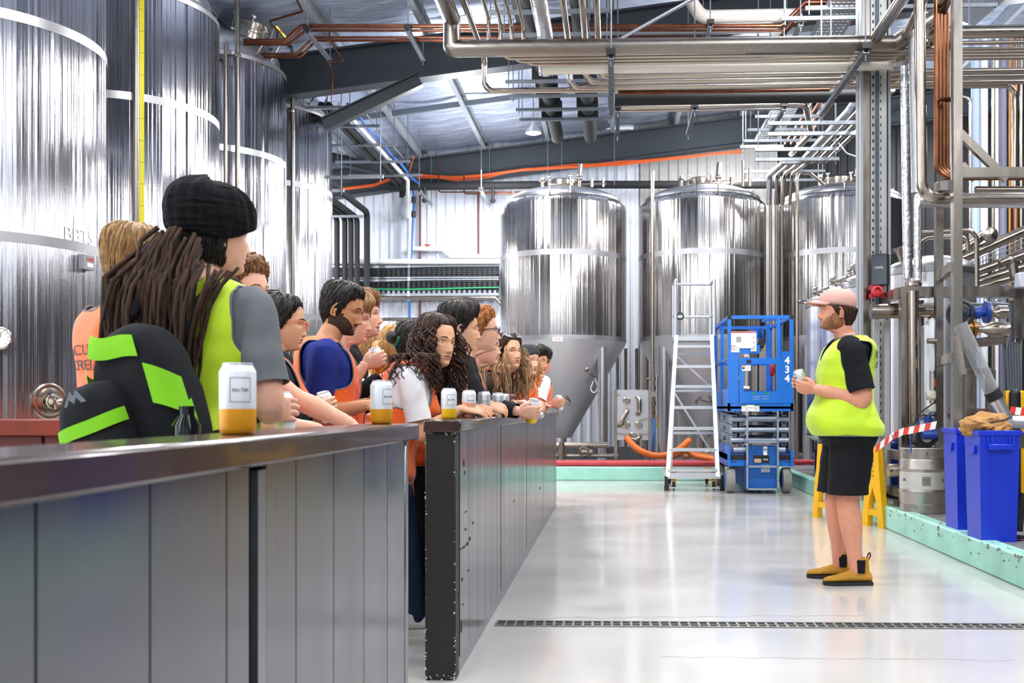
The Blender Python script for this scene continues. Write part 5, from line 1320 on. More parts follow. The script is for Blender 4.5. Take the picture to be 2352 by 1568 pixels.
def hair(mb, P, t, m, name='hair', ang=180):
    global LASTH
    if name == 'hair' and LASTH:
        M_, F_, cv_, th_, sd_, md_ = LASTH
        k = tufts(M_, F_, cv_, th_, 380, .075, sd_+100, r=.0024, drift=.12) if md_ == 'flow' else tufts(M_, F_, cv_, th_, 520, .03, sd_+100, r=.0032, curl=7, lift=.007)
        mb.add(k.v, k.f); LASTH = None
    return wear(mb, P, name, m, t, ang)
def locks(Mh, F_, cover, thick, n, ln, seed, P, t, m, **k): return wear(tufts(Mh, F_, cover, thick, n, ln, seed, **k), P, 'hair_locks', m, t)
def thk(base, top=0, front=0, back=0): return lambda phi, z: base+top*max(0, min(1, (z-.03)/.07))+front*gauss(phi, .7)*max(0, min(1, (z-.03)/.05))+back*max(0, (phi-1.6)/1.5)
BR_D = HB
# --- 1 fair haired man from behind, far left
P = Pose(-1.67, 3.42, R(-42), 1.69, .95)
arms = [arm_to(P, 1, (-1.42, 3.75, 1.08), (.6, -.3, -1), None, DN), arm_to(P, -1, (-1.52, 3.9, 1.05), (-.3, -.3, -1), None, DN)]
t, ch, lg, Mh, gr = person('person in orange vest with short fair hair, seen from behind at the far left', P, SK1, arms, (R(18), 0, 0))
hair(hair_shell(Mh, {}, cover_short(.06, -.035, -.075), thk(.012, .012), .006, 45, 1), P, t, HLB)
dress(P, t, ch, lg, cloth('grey_collar', '#8d9096'), 'short', vest_m=ORV, seed=1, legm=DENIM, vkw=dict(back='F ACUST\nCREI', backsz=.05, backz=.735, arm=.07))
# --- 2 dreadlocked man with yellow vest and backpack
P = Pose(-1.25, 3.02, R(-6), 1.73, .98, lean=R(3))
e1 = at(628, 925, 2.98)
arms = [arm_to(P, 1, (-1.13, 3.22, 1.07), (.45, -.5, -.8), (.9, .35, .05), (-.2, .5, -.1), .034), arm_to(P, -1, (-1.42, 3.4, 1.1), (-.6, .1, -1), None, DN)]
t, ch, lg, Mh, gr = person('person in yellow vest and grey t-shirt with long dreadlocks under a black headwrap', P, SK1, arms, (R(-40), R(0), 0), headoff=(.02, 0)); P2 = P; GR2 = gr
wrapm = mat('headwrap_black', '#0c0c0e', .9, bump=.8, bscale=26, bstretch=(.4, .4, 2.2), spec=.2)
cv = lambda phi, z, x: max(0, min(1, (z-(lerp(.024, -.03, min(1, phi/1.7)) if phi < 1.7 else lerp(-.03, -.005, (phi-1.7)/1.4)))/.012))
hs = hair_shell(Mh, {}, cv, lambda phi, z: .02+.022*max(0, min(1, z/.08))+.02*max(0, (phi-1)/2), .012, 16, 3)
wear(hs, P, 'headwrap', wrapm, t)
hair(hair_shell(Mh, {}, lambda phi, z, x: max(0, min(1, (z+.1)/.02)) if phi > 1.45 else 0, lambda phi, z: .014, .008, 40, 5, zlow=-.115), P, t, HB)
bf = V((.3, .95, 0)).normalized(); br = V((bf.y, -bf.x, 0)); bc = at(345, 918, 2.76)
BM = MX.Translation(bc) @ MX((br, bf, V((0, 0, 1)))).transposed().to_4x4() @ rot(R(-14), 'Y').to_4x4() @ rot(R(6), 'X').to_4x4()
BMI = BM.inverted()
def over_bag(P, off):
    f1 = push(P, off)
    def f(w):
        w = V(w)
        if w.x > .04: w.x -= (w.x-.04)*.3
        p = f1(w); q = BMI @ (P.M @ p); k = (abs(q.x)/.18)**3+(abs(q.z)/.25)**3
        if k < 1:
            yo = -.125*(1-k)**.4-.004
            if q.y > yo and q.y < .0: q.y = yo; p = wl(P, BM @ q)
        return p
    return f
st_ = [(p, V((n.x*.4+.10, n.y*.6-.3, -.5))) for p, n in scalp_starts({}, 200, 4, 1.5, -.085, .03, .012) if (rot(R(-40), 'Z') @ n).x < .5]
dl = strands(Mh, st_, .0072, .58, 9, 8, body=over_bag(P, .05), wob=.035); hair(dl, P, t, DREAD, 'dreadlocks')
st_ = [(p, V((n.x*.9-.25, n.y*1.0-.1, .1))) for p, n in scalp_starts({}, 18, 14, 1.9, -.06, .03, .012) if n.x < .1]
dl = strands(Mh, st_, .0085, .62, 9, 18, body=over_bag(P, .10), wob=.06); hair(dl, P, t, DREAD, 'dreadlocks')
dress(P, t, ch, lg, GREYT, 'short', vest_m=YEV, seed=2, legm=BLK, tkw=dict(sr=1.1, lenf=.62), vkw=dict(arm=.08))
# --- backpack on his back
BPK = cloth('backpack_black', '#121215', .8, .3, 300); BPG = cloth('backpack_green', '#7fc81e', .7, .2, 300)
tb = thing('backpack', 'black and green backpack hanging on the dreadlocked man', 'backpack', bc); tb.location = (0, 0, 0)
def rbox(M, sx, sy, sz, n=5.0, taper=0, seg=40, lv=22):
    mb = MB(); rings = []
    for j in range(lv+1):
        ph = -PI/2+PI*j/lv; s_, c_ = sin(ph), cos(ph); zz = sz*math.copysign(abs(s_)**(2/n), s_); k = abs(max(c_, .001))**(2/n); k *= 1-taper*(zz/sz+1)/2
        rings.append([M @ V((sx*k*math.copysign(abs(cos(2*PI*i/seg))**(2/n), cos(2*PI*i/seg)), sy*k*math.copysign(abs(sin(2*PI*i/seg))**(2/n), sin(2*PI*i/seg)), zz)) for i in range(seg)])
    return mb.rings(rings)
b_ = rbox(BM, .16, .095, .205, 3.2, .22); o = b_.build('main_compartment', BPK, tb, ang=180); wrinkle(o.data, .008, 9, 4)
PM = BM @ MX.Translation((-.095, -.10, -.075)); b_ = rbox(PM, .115, .075, .155, 3.2, .15); o = b_.build('front_pocket', BPK, tb, ang=180); wrinkle(o.data, .005, 9, 5)
def stripe(M, sx, sy, sz, n, taper, z0, z1, a0, a1, off, name, slope=0):
    mb = MB(); rings = []
    for j in range(9):
        row = []
        for i in range(25):
            a = lerp(a0, a1, i/24); z = lerp(z0, z1, j/8)+slope*(i/24-.5); u = max(-.99, min(.99, z/sz)); k = (1-abs(u)**n)**(1/n)*(1-taper*(u+1)/2)
            row.append(M @ V(((sx*k+off)*math.copysign(abs(cos(a))**(2/n), cos(a)), (sy*k+off)*math.copysign(abs(sin(a))**(2/n), sin(a)), z)))
        rings.append(row)
    mb.rings(rings, (False, False), False); return mb.build(name, BPG, tb, ang=180)
stripe(PM, .115, .075, .155, 3.2, .15, .015, .052, PI*1.02, PI*1.98, .006, 'green_band', .03)
stripe(PM, .115, .075, .155, 3.2, .15, -.15, -.06, PI*1.6, PI*1.99, .006, 'green_band', -.05)
stripe(BM, .155, .095, .24, 3.6, .18, .03, .11, PI*1.02, PI*1.25, .01, 'green_band', .03); stripe(BM, .155, .095, .24, 3.6, .18, -.05, .06, PI*1.62, PI*1.95, .01, 'green_band', -.06); stripe(BM, .155, .095, .24, 3.6, .18, .13, .19, PI*1.3, PI*1.6, .008, 'green_band', -.04); stripe(BM, .155, .095, .24, 3.6, .18, -.15, -.06, PI*1.72, PI*1.98, .008, 'green_band', .06)
mb = MB(); mk = [(-.03, 0), (0, .035), (.008, .02), (.02, .035), (.045, 0), (.03, 0), (.018, .018), (.006, .002), (-.008, .016), (-.018, 0)]
q0 = PM @ MX.Translation((.01, -.082, .1)); mb.add([q0 @ V((x, 0, z)) for x, z in mk]+[q0 @ V((x, -.003, z)) for x, z in mk], [tuple(range(10)), tuple(range(19, 9, -1))]+[(i, (i+1) % 10, 10+(i+1) % 10, 10+i) for i in range(10)]); mb.build('emblem', PIPING, tb, ang=None)
mb = MB(); s0 = [P.w(P.bend(p)) for p in ((.04, -.19, 1.22), (.06, -.17, 1.34), (.10, -.12, 1.43), (.105, .02, 1.46), (.12, .14, 1.36), (.16, .13, 1.15), (.20, .0, 1.05), (.16, -.16, 1.0), (.04, -.22, .97))]
mb.tube(s0, .014, 8, .05); mb.build('shoulder_strap', BPK, tb, ang=180)
mb = MB(); s0 = [P.w(P.bend(p)) for p in ((-.11, -.18, 1.33), (-.115, -.11, 1.44), (-.115, .02, 1.46), (-.12, .12, 1.36), (-.15, .11, 1.15), (-.19, -.03, 1.02), (-.16, -.2, .98))]
mb.tube(s0, .014, 8, .05); mb.build('shoulder_strap', BPK, tb, ang=180)
mb = MB(); q0 = BM @ V((.15, -.09, -.16)); mb.lathe([(.033, -.1), (.035, -.09), (.035, .06), (.02, .085), (.02, .11)], q0, 20); o = mb.build('water_bottle', mat('bottle_dark', '#0d0f12', .12), None); tag(o, 'dark glossy drink bottle in the side pocket of the backpack', 'bottle')
# --- 3 curly man half hidden behind him
P = Pose(-1.43, 3.8, R(-80), 1.62, .98)
arms = [arm_to(P, 1, (-1.05, 3.6, 1.0), (0, -.6, -1), None, DN), arm_to(P, -1, (-1.0, 3.95, 1.0), (0, .4, -1), None, DN)]
F3 = dict(brow=HBR, nose=.026, gaze=(.3, 0))
t, ch, lg, Mh, gr = person('person with curly light brown hair looking right from behind the dreadlocked man', P, SK1, arms, (R(-33), R(2), 0), F3)
hair(hair_shell(Mh, F3, cover_short(.07, -.03, -.07, .04), thk(.012, .018, .012), .016, 55, 6, 'curl'), P, t, HBR)
dress(P, t, ch, lg, LGREY, 'short', vest_m=ORV, seed=3)
# --- 4 woman with low bun, glasses, black hoodie
P = Pose(-1.53, 4.42, R(-68), 1.56, .98, lean=R(4), fem=True)
cB = at(732, 908, 4.2)
arms = [arm_to(P, 1, at(716, 944, 4.24), (0, -.5, -1), (.85, .4, .25), (-.4, .8, .1), .034), arm_to(P, -1, at(705, 940, 4.5), (0, .5, -1), (.8, -.5, .1), (.3, -.9, 0))]
F4 = dict(brow=HB, nose=.02, wide=.95, jaw=.9, size=.95)
t, ch, lg, Mh, gr4 = person('person with dark hair in a low bun, round glasses and black hoodie under orange vest', P, SK2, arms, (R(-12), R(-4), 0), F4, lip='#b0605c')
hs = hair_shell(Mh, F4, cover_short(.078, -.035, -.10, .035), thk(.012, .008, 0, .014), .005, 60, 2); hs.ball(Mh @ V((0, -.125, -.085)), (.045, .042, .055), 18, Mh.to_3x3()); hs.ball(Mh @ V((.01, -.115, -.12)), (.035, .035, .04), 14, Mh.to_3x3()); hair(hs, P, t, HB)
glasses(Mh, P, t, mat('frame_rose', '#d9774a', .3, .3), None, -.004, .112)
mb = MB(); mb.ball(Mh @ V((.079, .0, -.043)), .005, 8); wear(mb, P, 'earring', mat('pearl', '#f0ece4', .2), t)
dress(P, t, ch, lg, CHAR, 'long', 'hoodie', ORV, seed=4, tkw=dict(hood=True, sr=1.2), vkw=dict(arm=.068))
# --- 5 bearded man in navy t-shirt
P = Pose(-1.41, 4.86, R(-72), 1.675, 1.05, lean=R(4))
arms = [arm_to(P, 1, at(842, 930, 4.62), (-.2, -.4, -1), (1, .1, -.05), (.0, .6, -.5)), arm_to(P, -1, at(850, 925, 4.95), (0, .5, -1), (1, -.3, 0), (0, -1, -.3))]
F5 = dict(brow=HB, nose=.027, lid=.005, gaze=(0, -.4), jaw=1.05)
t, ch, lg, Mh, gr = person('person with black hair and beard in navy t-shirt looking down, sunglasses on head', P, SK3, arms, (R(-18), R(-16), 0), F5, lip='#9c5a50', headoff=(0, .02))
hair(hair_shell(Mh, F5, cover_short(.07, -.045, -.085, .045), thk(.008, .012, .008), .004, 60, 7), P, t, HB)
beard(Mh, F5, hair_mat('beard_dark', '#2e2018', '#4a3426', .7), P, t, .0022, 3)
dress(P, t, ch, lg, NAVY, 'short', vest_m=ORV, seed=5, tkw=dict(sr=1.15, lenf=.68), vkw=dict(openf=.012, vneck=.64, arm=.072))
mb = MB(); P5M = Mh; g = glasses(Mh, P, t, BLACK, mat('lens_dark', '#15131a', .08), .06, .085, R(38), .026, 1.1, 'sunglasses')
mb = MB(); b_ = lambda co: P.M @ P.bend(V((.085+co.x, .105+.0*co.y, 1.24+co.y)))
for rr_ in (.042, .036): mb.torus(P.w(P.bend((.06, .150, 1.20))), rr_, .0016, 28, 5, (P.M.to_3x3() @ rot(PI/2, 'X')))
o = mb.build('shirt_emblem', LGREY, t, ang=180)
# --- 6 young blond man behind him, can raised
P = Pose(-1.49, 5.30, R(-80), 1.66, .95, lean=R(5))
arms = [arm_to(P, 1, at(838, 838, 5.05), (.3, -.4, -1), (.85, .3, .35), (-.3, .9, .1), .034), arm_to(P, -1, (-1.05, 5.5, 1.05), (0, .5, -1), None, DN)]
F6 = dict(brow=HBR, nose=.024, fringe=1)
t, ch, lg, Mh, gr6 = person('person with floppy blond hair in white t-shirt raising a can, behind the bearded man', P, SK1, arms, (R(-10), R(-4), 0), F6, headoff=(0, .02))
hair(hair_shell(Mh, F6, cover_short(.045, -.03, -.07, .02), thk(.016, .016, .024), .012, 30, 9), P, t, HLB)
dress(P, t, ch, lg, WHT, 'short', vest_m=ORV, seed=6, vkw=dict(openf=.015, vneck=.64))
# --- 7 open mouthed man in black jacket
P = Pose(-1.55, 5.72, R(-78), 1.72, 1.0, lean=R(5))
arms = [arm_to(P, 1, at(882, 862, 5.45), (.2, -.4, -1), (.9, .1, .35), (.0, .9, .1), .034), arm_to(P, -1, at(905, 905, 5.9), (0, .5, -1), (1, -.2, 0), (0, -1, 0))]
F7 = dict(brow=HBR, nose=.027, open=.011, fringe=1)
t, ch, lg, Mh, gr7 = person('person with wavy brown hair talking open mouthed, black jacket under orange vest', P, SK1, arms, (R(-12), R(6), 0), F7, headoff=(0, .03))
hair(hair_shell(Mh, F7, cover_short(.05, -.03, -.075, .02), thk(.015, .018, .02), .014, 34, 12), P, t, HBR)
dress(P, t, ch, lg, BLK, 'long', 'jacket', ORV, seed=7, vkw=dict(openf=.035, vneck=.62))
mb = MB()
for x0, x1, y0, y1 in ((-.03, .03, .04, .043), (-.03, .03, -.043, -.04), (-.03, -.027, -.043, .043), (.027, .03, -.043, .043)): mb.bb((x0, 0, y0), (x1, .002, y1))
mb.bb((-.018, 0, .006), (.018, .002, .014)); o = mb.build('jacket_print', LABELW, t, ang=None); o.data.transform(P.M @ MX.Translation(P.bend((.03, .152, 1.18))) @ rot(R(-10), 'Z').to_4x4())
# --- 8,9 women seen from behind, 10 black bun
P = Pose(-1.44, 6.65, R(-25), 1.585, .95, fem=True)
arms = [arm_to(P, 1, (-1.2, 6.95, 1.0), (.6, -.3, -1), None, DN), arm_to(P, -1, (-1.6, 6.95, 1.0), (-.6, -.3, -1), None, DN)]
t, ch, lg, Mh, gr = person('person with a blond ponytail seen from behind in the crowd', P, SK2, arms, (R(-10), 0, 0), dict(size=.96))
hs = hair_shell(Mh, {}, cover_short(.055, -.04, -.10), thk(.013, .01, 0, .012), .006, 60, 20); hair(hs, P, t, HBL)
hair(strands(Mh, [((.0+.02*cos(k*2.1), -.13, .02+.015*sin(k*1.3)), (.1*cos(k), -1, .1)) for k in range(46)], .007, .34, 9, 5, body=push(P, .045), wob=.03), P, t, HBL, 'ponytail')
dress(P, t, ch, lg, LGREY, 'short', vest_m=ORV, seed=8)
P = Pose(-1.78, 7.35, R(-30), 1.60, .95, fem=True)
arms = [arm_to(P, 1, (-1.5, 7.6, 1.0), (.6, -.3, -1), None, DN), arm_to(P, -1, (-2.0, 7.6, 1.0), (-.6, -.3, -1), None, DN)]
t, ch, lg, Mh, gr = person('person with fair hair in a small top knot, mostly hidden in the crowd', P, SK2, arms, (R(-10), 0, 0), dict(size=.96))
hs = hair_shell(Mh, {}, cover_short(.055, -.04, -.10), thk(.012, .01, 0, .01), .006, 60, 21); hs.ball(Mh @ V((0, -.07, .125)), (.028, .028, .026), 14); hair(hs, P, t, HLB)
dress(P, t, ch, lg, LGREY, 'short', vest_m=ORV, seed=9)
P = Pose(-1.27, 6.15, R(-55), 1.57, .98, fem=True, lean=R(4))
arms = [arm_to(P, 1, (-.95, 6.2, 1.06), (.2, -.5, -1), None, DN), arm_to(P, -1, (-1.05, 6.5, 1.02), (-.4, .3, -1), None, DN)]
t, ch, lg, Mh, gr = person('person with black hair in a bun held by a green scrunchie', P, SK3, arms, (R(-5), R(-3), 0), dict(size=.98))
hs = hair_shell(Mh, {}, cover_short(.055, -.035, -.09), thk(.014, .012, 0, .012), .005, 60, 22); hs.ball(Mh @ V((0, -.15, .035)), (.042, .04, .042), 18); hair(hs, P, t, HB)
mb = MB(); mb.torus(Mh @ V((0, -.122, .022)), .034, .013, 22, 10, Mh.to_3x3() @ rot(PI/2-.3, 'X')); wear(mb, P, 'scrunchie', cloth('scrunchie_green', '#1f6b4e', .7, .4, 60), t)
dress(P, t, ch, lg, LGREY, 'short', vest_m=ORV, seed=10)
# --- 11 curly haired woman leaning on the end of the far rail, looking at us
P = Pose(-1.10, 4.93, R(-78), 1.55, 1.0, lean=R(18), fem=True)
wr = V((-.705, 4.74, 1.072))
arms = [arm_to(P, 1, wr, (-.2, -.3, -1), (.8, .45, -.05), (-.25, .5, -.85), .05), arm_to(P, -1, (-.70, 5.0, 1.075), (0, .4, -1), (.7, -.5, -.05), (.3, .5, -.8), .05)]
F11 = dict(brow=HDB, nose=.023, wide=.98, jaw=.96, gaze=(-.25, 0), size=.98)
t, ch, lg, Mh, gr = person('person with long curly brown hair leaning on the end post, looking at the camera', P, SK2, arms, (R(-52), R(-2), R(-3)), F11, lip='#b0605a', headoff=(.0, .02), legs=legs_lower(P, stance={-1: (-.09, .12), 1: (.10, .16)}))
hair(hair_shell(Mh, F11, cover_short(.084, -.04, -.1, .03), thk(.012, .014, 0, .014), .009, 40, 30), P, t, HDB)
S_ = scalp_starts(F11, 300, 31, .95, -.09, .075, .006); PB = push(P, .03)
hair(strands(Mh, [(p, V((n.x, n.y, -.1))) for p, n in S_], .0046, .31, 9, 32, curl=14, cr=.016, body=PB, wob=.02, seg=5, lf=lambda p, n: .62 if p[0] > .03 else 1), P, t, HDB, 'curls')
dress(P, t, ch, lg, WHT, 'short', vest_m=ORV, legm=DENIM, shoem=SHW, solem=SOLEW, seed=11, tkw=dict(sr=1.1, lenf=.6), vkw=dict(hem=.40, arm=.074, flare=.08, back='TOUR\nGUEST', backsz=.045))
# --- 12 black quiff, denim jacket
P = Pose(-1.02, 5.36, R(-68), 1.645, 1.03, lean=R(16))
arms = [arm_to(P, 1, (-.655, 5.27, 1.085), (-.2, -.3, -1), (.85, .35, -.1), (-.2, .6, -.6), .036), arm_to(P, -1, (-.68, 5.62, 1.085), (0, .4, -1), (.8, -.4, 0), (.2, .2, -1), .05)]
F12 = dict(brow=HB, nose=.027)
t, ch, lg, Mh, gr12 = person('person with a black quiff and denim sleeves leaning on the far rail', P, SK2, arms, (R(-8), R(-2), 0), F12)
hair(hair_shell(Mh, F12, cover_short(.066, -.035, -.08, .035), thk(.010, .030, .022), .012, 30, 40), P, t, HB)
dress(P, t, ch, lg, DENIMB, 'long', 'denim_jacket', ORV, seed=12, vkw=dict(openf=.02, vneck=.66))
# --- 13 ginger man with glasses
P = Pose(-1.03, 5.96, R(-80), 1.69, 1.04, lean=R(19))
wr = at(1192, 944, 5.55)
arms = [arm_to(P, 1, wr, (-.2, -.3, -1), (1, .15, -.12), (-.05, .85, .3), .034), arm_to(P, -1, (-.62, 6.1, 1.085), (0, .4, -1), (.9, -.3, 0), (.2, -.6, -.3), .036)]
F13 = dict(brow=HGI, nose=.027)
t, ch, lg, Mh, gr13 = person('person with curly ginger hair and black glasses, black jacket, reaching a can over the rail', P, SK1, arms, (R(-4), R(2), 0), F13)
hair(hair_shell(Mh, F13, cover_short(.078, -.03, -.075, .045), thk(.010, .022, .008), .016, 50, 41, 'curl'), P, t, HGI)
glasses(Mh, P, t, BLACK, None, -.002, .114, 0, .025, 1.0, 'glasses', .003)
dress(P, t, ch, lg, BLK, 'long', 'jacket', ORV, seed=13, tkw=dict(sr=1.05), vkw=dict(openf=.035, vneck=.62))
# --- 14 sliver of a face behind the ginger man
P = Pose(-1.06, 6.52, R(-85), 1.62, 1.0, lean=R(18))
arms = [arm_to(P, 1, (-.68, 6.35, 1.085), (-.2, -.3, -1), None, DN), arm_to(P, -1, (-.68, 6.7, 1.085), (0, .4, -1), None, DN)]
t, ch, lg, Mh, gr = person('person whose face just shows behind the man with black glasses', P, SK1, arms, (R(-14), 0, 0), dict(brow=HDB))
hair(hair_shell(Mh, {}, cover_short(.055, -.03, -.08), thk(.012, .012), .006, 50, 43), P, t, HDB)
dress(P, t, ch, lg, BLK, 'long', 'jacket', ORV, seed=14)
# --- 15 woman with streaked hair and sunglasses on head
P = Pose(-.94, 7.02, R(-85), 1.60, .98, lean=R(17), fem=True)
arms = [arm_to(P, 1, (-.66, 6.8, 1.085), (-.2, -.4, -1), (.9, .3, 0), (0, .6, -.3), .034), arm_to(P, -1, (-.66, 7.2, 1.085), (0, .4, -1), (.9, -.4, 0), (0, -.6, -.3), .036)]
F15 = dict(brow=HDB, nose=.022, wide=.97, jaw=.95, gaze=(.1, .15), size=.97)
t, ch, lg, Mh, gr15 = person('person with long streaked hair and sunglasses on head, brown shirt, looking up', P, SK2, arms, (R(-52), R(7), 0), F15, lip='#a8605c')
hair(hair_shell(Mh, F15, cover_short(.08, -.04, -.1, .028), thk(.014, .014, 0, .012), .008, 45, 50), P, t, HDB)
HST = hair_mat('hair_streaked', '#6e4f36', '#c9a478'); S_ = scalp_starts(F15, 190, 51, .9, -.09, .05, .006)
hair(strands(Mh, [(p, V((n.x, n.y, -.2))) for p, n in S_], .005, .34, 9, 52, curl=6, cr=.008, body=push(P, .03), wob=.03), P, t, HST, 'long_hair')
glasses(Mh, P, t, mat('frame_clear', '#c9c2c4', .15), mat('lens_silver', '#b9b4b6', .08, .6), .065, .085, R(38), .028, 1.1, 'sunglasses')
dress(P, t, ch, lg, BRN, 'long', 'shirt', ORV, seed=15, vkw=dict(openf=.05, vneck=.6))
# --- 16 backwards cap, 17 round glasses, 18 last man
P = Pose(-.90, 8.1, R(-85), 1.60, .97, lean=R(17))
arms = [arm_to(P, 1, (-.64, 7.95, 1.085), (-.2, -.4, -1), (.9, .3, 0), (0, .6, -.3), .034), arm_to(P, -1, (-.66, 8.3, 1.085), (0, .4, -1), None, DN)]
F16 = dict(brow=HBR, nose=.024, size=.97)
t, ch, lg, Mh, gr16 = person('person in a dark backwards cap and pink shirt with fair curls, leaning on the rail', P, SK1, arms, (R(-48), R(-2), 0), F16)
wear(hair_shell(Mh, F16, lambda phi, z, x: max(0, min(1, (z-lerp(.05, .02, min(1, phi/1.5)))/.01)), lambda phi, z: .012, .001, 10, 3), P, 'cap', cloth('cap_dark', '#3a3a3e'), t)
S_ = scalp_starts(F16, 60, 61, 1.0, -.09, .03, .006); hair(strands(Mh, [(p, V((n.x, n.y, -.2))) for p, n in S_], .007, .2, 8, 62, curl=12, cr=.012, body=push(P, .03), wob=.02, seg=5), P, t, HBL, 'curls')
dress(P, t, ch, lg, PINKS, 'long', 'shirt', ORV, seed=16, vkw=dict(openf=.04, vneck=.6, arm=.1, armlow=.75))
P = Pose(-.89, 8.85, R(-85), 1.63, .97, lean=R(17))
arms = [arm_to(P, 1, (-.66, 8.7, 1.085), (-.2, -.4, -1), None, DN), arm_to(P, -1, (-.66, 9.0, 1.085), (0, .4, -1), None, DN)]
F17 = dict(brow=HB, nose=.026)
t, ch, lg, Mh, gr = person('person with dark hair and round glasses, second from the far end of the rail', P, SK4, arms, (R(-36), R(-3), 0), F17)
hair(hair_shell(Mh, F17, cover_short(.05, -.03, -.08, .02), thk(.012, .018, .012), .008, 45, 63), P, t, HB)
glasses(Mh, P, t, mat('frame_gold', '#b99a6a', .3, .8), None, -.003, .112)
dress(P, t, ch, lg, BLK, 'long', 'jacket', ORV, seed=17, vkw=dict(arm=.1, armlow=.75))
P = Pose(-.84, 9.5, R(-45), 1.67, 1.02, lean=R(17))
wr = at(1266, 928, 9.1)
arms = [arm_to(P, 1, wr, (-.2, -.4, -1), (1, .1, .1), (-.1, .8, .2), .034), arm_to(P, -1, (-.60, 9.6, 1.1), (0, .4, -1), (.9, -.4, 0), (0, -.6, -.3), .036)]
t, ch, lg, Mh, gr18 = person('person at the far end of the rail in orange vest holding a can out', P, SK4, arms, (R(0), R(-4), 0), dict(brow=HB))
hair(hair_shell(Mh, {}, cover_short(.05, -.035, -.085, .02), thk(.012, .014, .008), .006, 45, 64), P, t, HB)
dress(P, t, ch, lg, WHT, 'short', vest_m=ORV, seed=18, vkw=dict(arm=.1, armlow=.76, back='ON ME\nY', backsz=.045))
# --- 19 the guide
P = Pose(1.455, 6.42, R(90), 1.80, 1.24, belly=.33, lean=R(2), z=0, depth=.84, bz=.565, bw=.085); P.shy = .035
stn = {-1: (-.11, .0), 1: (.13, .05)}
lgs = legs_lower(P, stance=stn)
arms = [(-1, V((-.15, .23, 1.19)), V((-.35, -.9, -.8)), V((.35, .95, .10)), V((.75, -.25, .35)), .034), (1, V((.15, .235, 1.235)), V((.35, -.8, -.8)), V((-.45, .9, .1)), V((-.8, -.35, -.15)), .034)]
FG = dict(brow=HBR, nose=.026, wide=1.04, jaw=1.12, size=.97)
t, ch, lg, Mh, grG = person('person in yellow vest, pink cap, black shorts and tan boots speaking to the crowd', P, SK4, arms, (R(4), R(4), 0), FG, legs=lgs, lip='#b06a5e', headoff=(0, .014))
hair(hair_shell(Mh, FG, (lambda phi, z, x: cover_short(.04, -.03, -.095, .02)(phi, z, x)*max(0, min(1, (.034-z)/.01))), thk(.010, .0, 0, .018), .012, 30, 70), P, t, HDB)
beard(Mh, FG, hair_mat('beard_brown', '#7d5138', '#a8734f'), P, t, .003, 5)
CAPM = cloth('cap_pink', '#d9a79c', .85, .15, 300)
cp = hair_shell(Mh, FG, lambda phi, z, x: max(0, min(1, (z-lerp(.048, .022, min(1, phi/2.2))+(-.03*gauss(phi-PI, .35)*0))/.008)), lambda phi, z: .016+.012*max(0, min(1, (z-.03)/.05)), .0008, 10, 3)
co = wear(cp, P, 'cap', CAPM, t)
mb = MB(); rows = []
for j in range(9):
    u = j/8; row = []
    for k in range(21):
        a = lerp(-1.15, 1.15, k/20); p = head_surf(PI/2-a, .052, FG); ext = .085*max(0, math.cos(a*1.25))**.5*u
        row.append(Mh @ V((p.x*1.12*(1-.12*u), p.y+.012+ext, .054-.012*abs(sin(a))*1.0-.014*u*u+.004)))
    rows.append(row)
rows2 = [[p-V((0, 0, .004)) for p in r_] for r_ in rows]
mb.rings(rows, (False, False), False); mb.rings(rows2, (False, False), False); wear(mb, P, 'cap_brim', CAPM, co)
mb = MB(); mb.ball(Mh @ V((0, -.02, .146)), .006, 8); mb.tube([Mh @ V((-.045, -.115, .03)), Mh @ V((0, -.137, .022)), Mh @ V((.045, -.115, .03))], .006, 6, .03); wear(mb, P, 'cap_strap', CAPM, co)
top_garment(P, ch, .012, 'short', 1.12, seed=20, m=BLK, parent=t, hem=.50, lenf=.66, amp=.006)
vest(P, .03, YEV, t, 20, hem=.505, vneck=.74, arm=.097, back='BC.\nUP', backsz=.06, backz=.755, bph=-PI/2-.62, amp=.01, armlow=.68, flare=.02)
trousers(P, lg, BLK, t, True, .004, seed=20, loose=1.22)
TAN = cloth('suede_tan', '#b8862f', .8, .2, 90)
for (hip, kn, an), yw in zip(lg, (R(3), R(-6))): shoe(P, an, yw, TAN, SOLEB, t, True, 'boot', 1.08)
# ======================= cans ==========================================================
def held(label, g, low=None, up=None, flip=1, **kw):
    c, ax = g; ax = ax*flip
    if ax.z < 0: ax = -ax
    return can(label, c-ax*.07, low, kw.pop('rz', .6), ax, upper=up, **kw)
def bar_can(label, px, Y, low=None, up=None, rz=.3, X=None, **kw):
    x = at(px, 930, Y).x if X is None else X
    return can(label, (x, Y, ZT), low, rz, None, upper=up, **kw)
bar_can('white and amber can nearest the camera on the near rail', 546, 1.86, CANY, rz=.5, frac=.36)
bar_can('white and amber can at the right end of the near rail', 876, 3.04, CANY, rz=.9, frac=.34)
bar_can('white can with yellow base standing behind the black end post', 1031, 4.33, CANYY, rz=.5, frac=.33)
bar_can('white can with peach base beside the curly haired person', 1077, 4.78, CANP, rz=.5, frac=.55)
bar_can('pale silver can standing beside the denim sleeve', 1112, 5.16, None, CANG, rz=.2)
bar_can('pale silver can behind the black sleeve on the far rail', 1143, 5.6, None, CANG, rz=.2)
bar_can('pale silver can further behind the black sleeve on the far rail', 1157, 6.0, None, CANG, rz=.2)
bar_can('dark maroon can standing on the far rail behind the black cuff', 1173, 6.35, CANM, CANM, rz=.2)
held('white can held near the camera by the dreadlocked person', GR2[0]); held('white can held by the person in the black hoodie', gr4[0]); held('white and amber can raised near the blond person face', gr6[0], CANY)
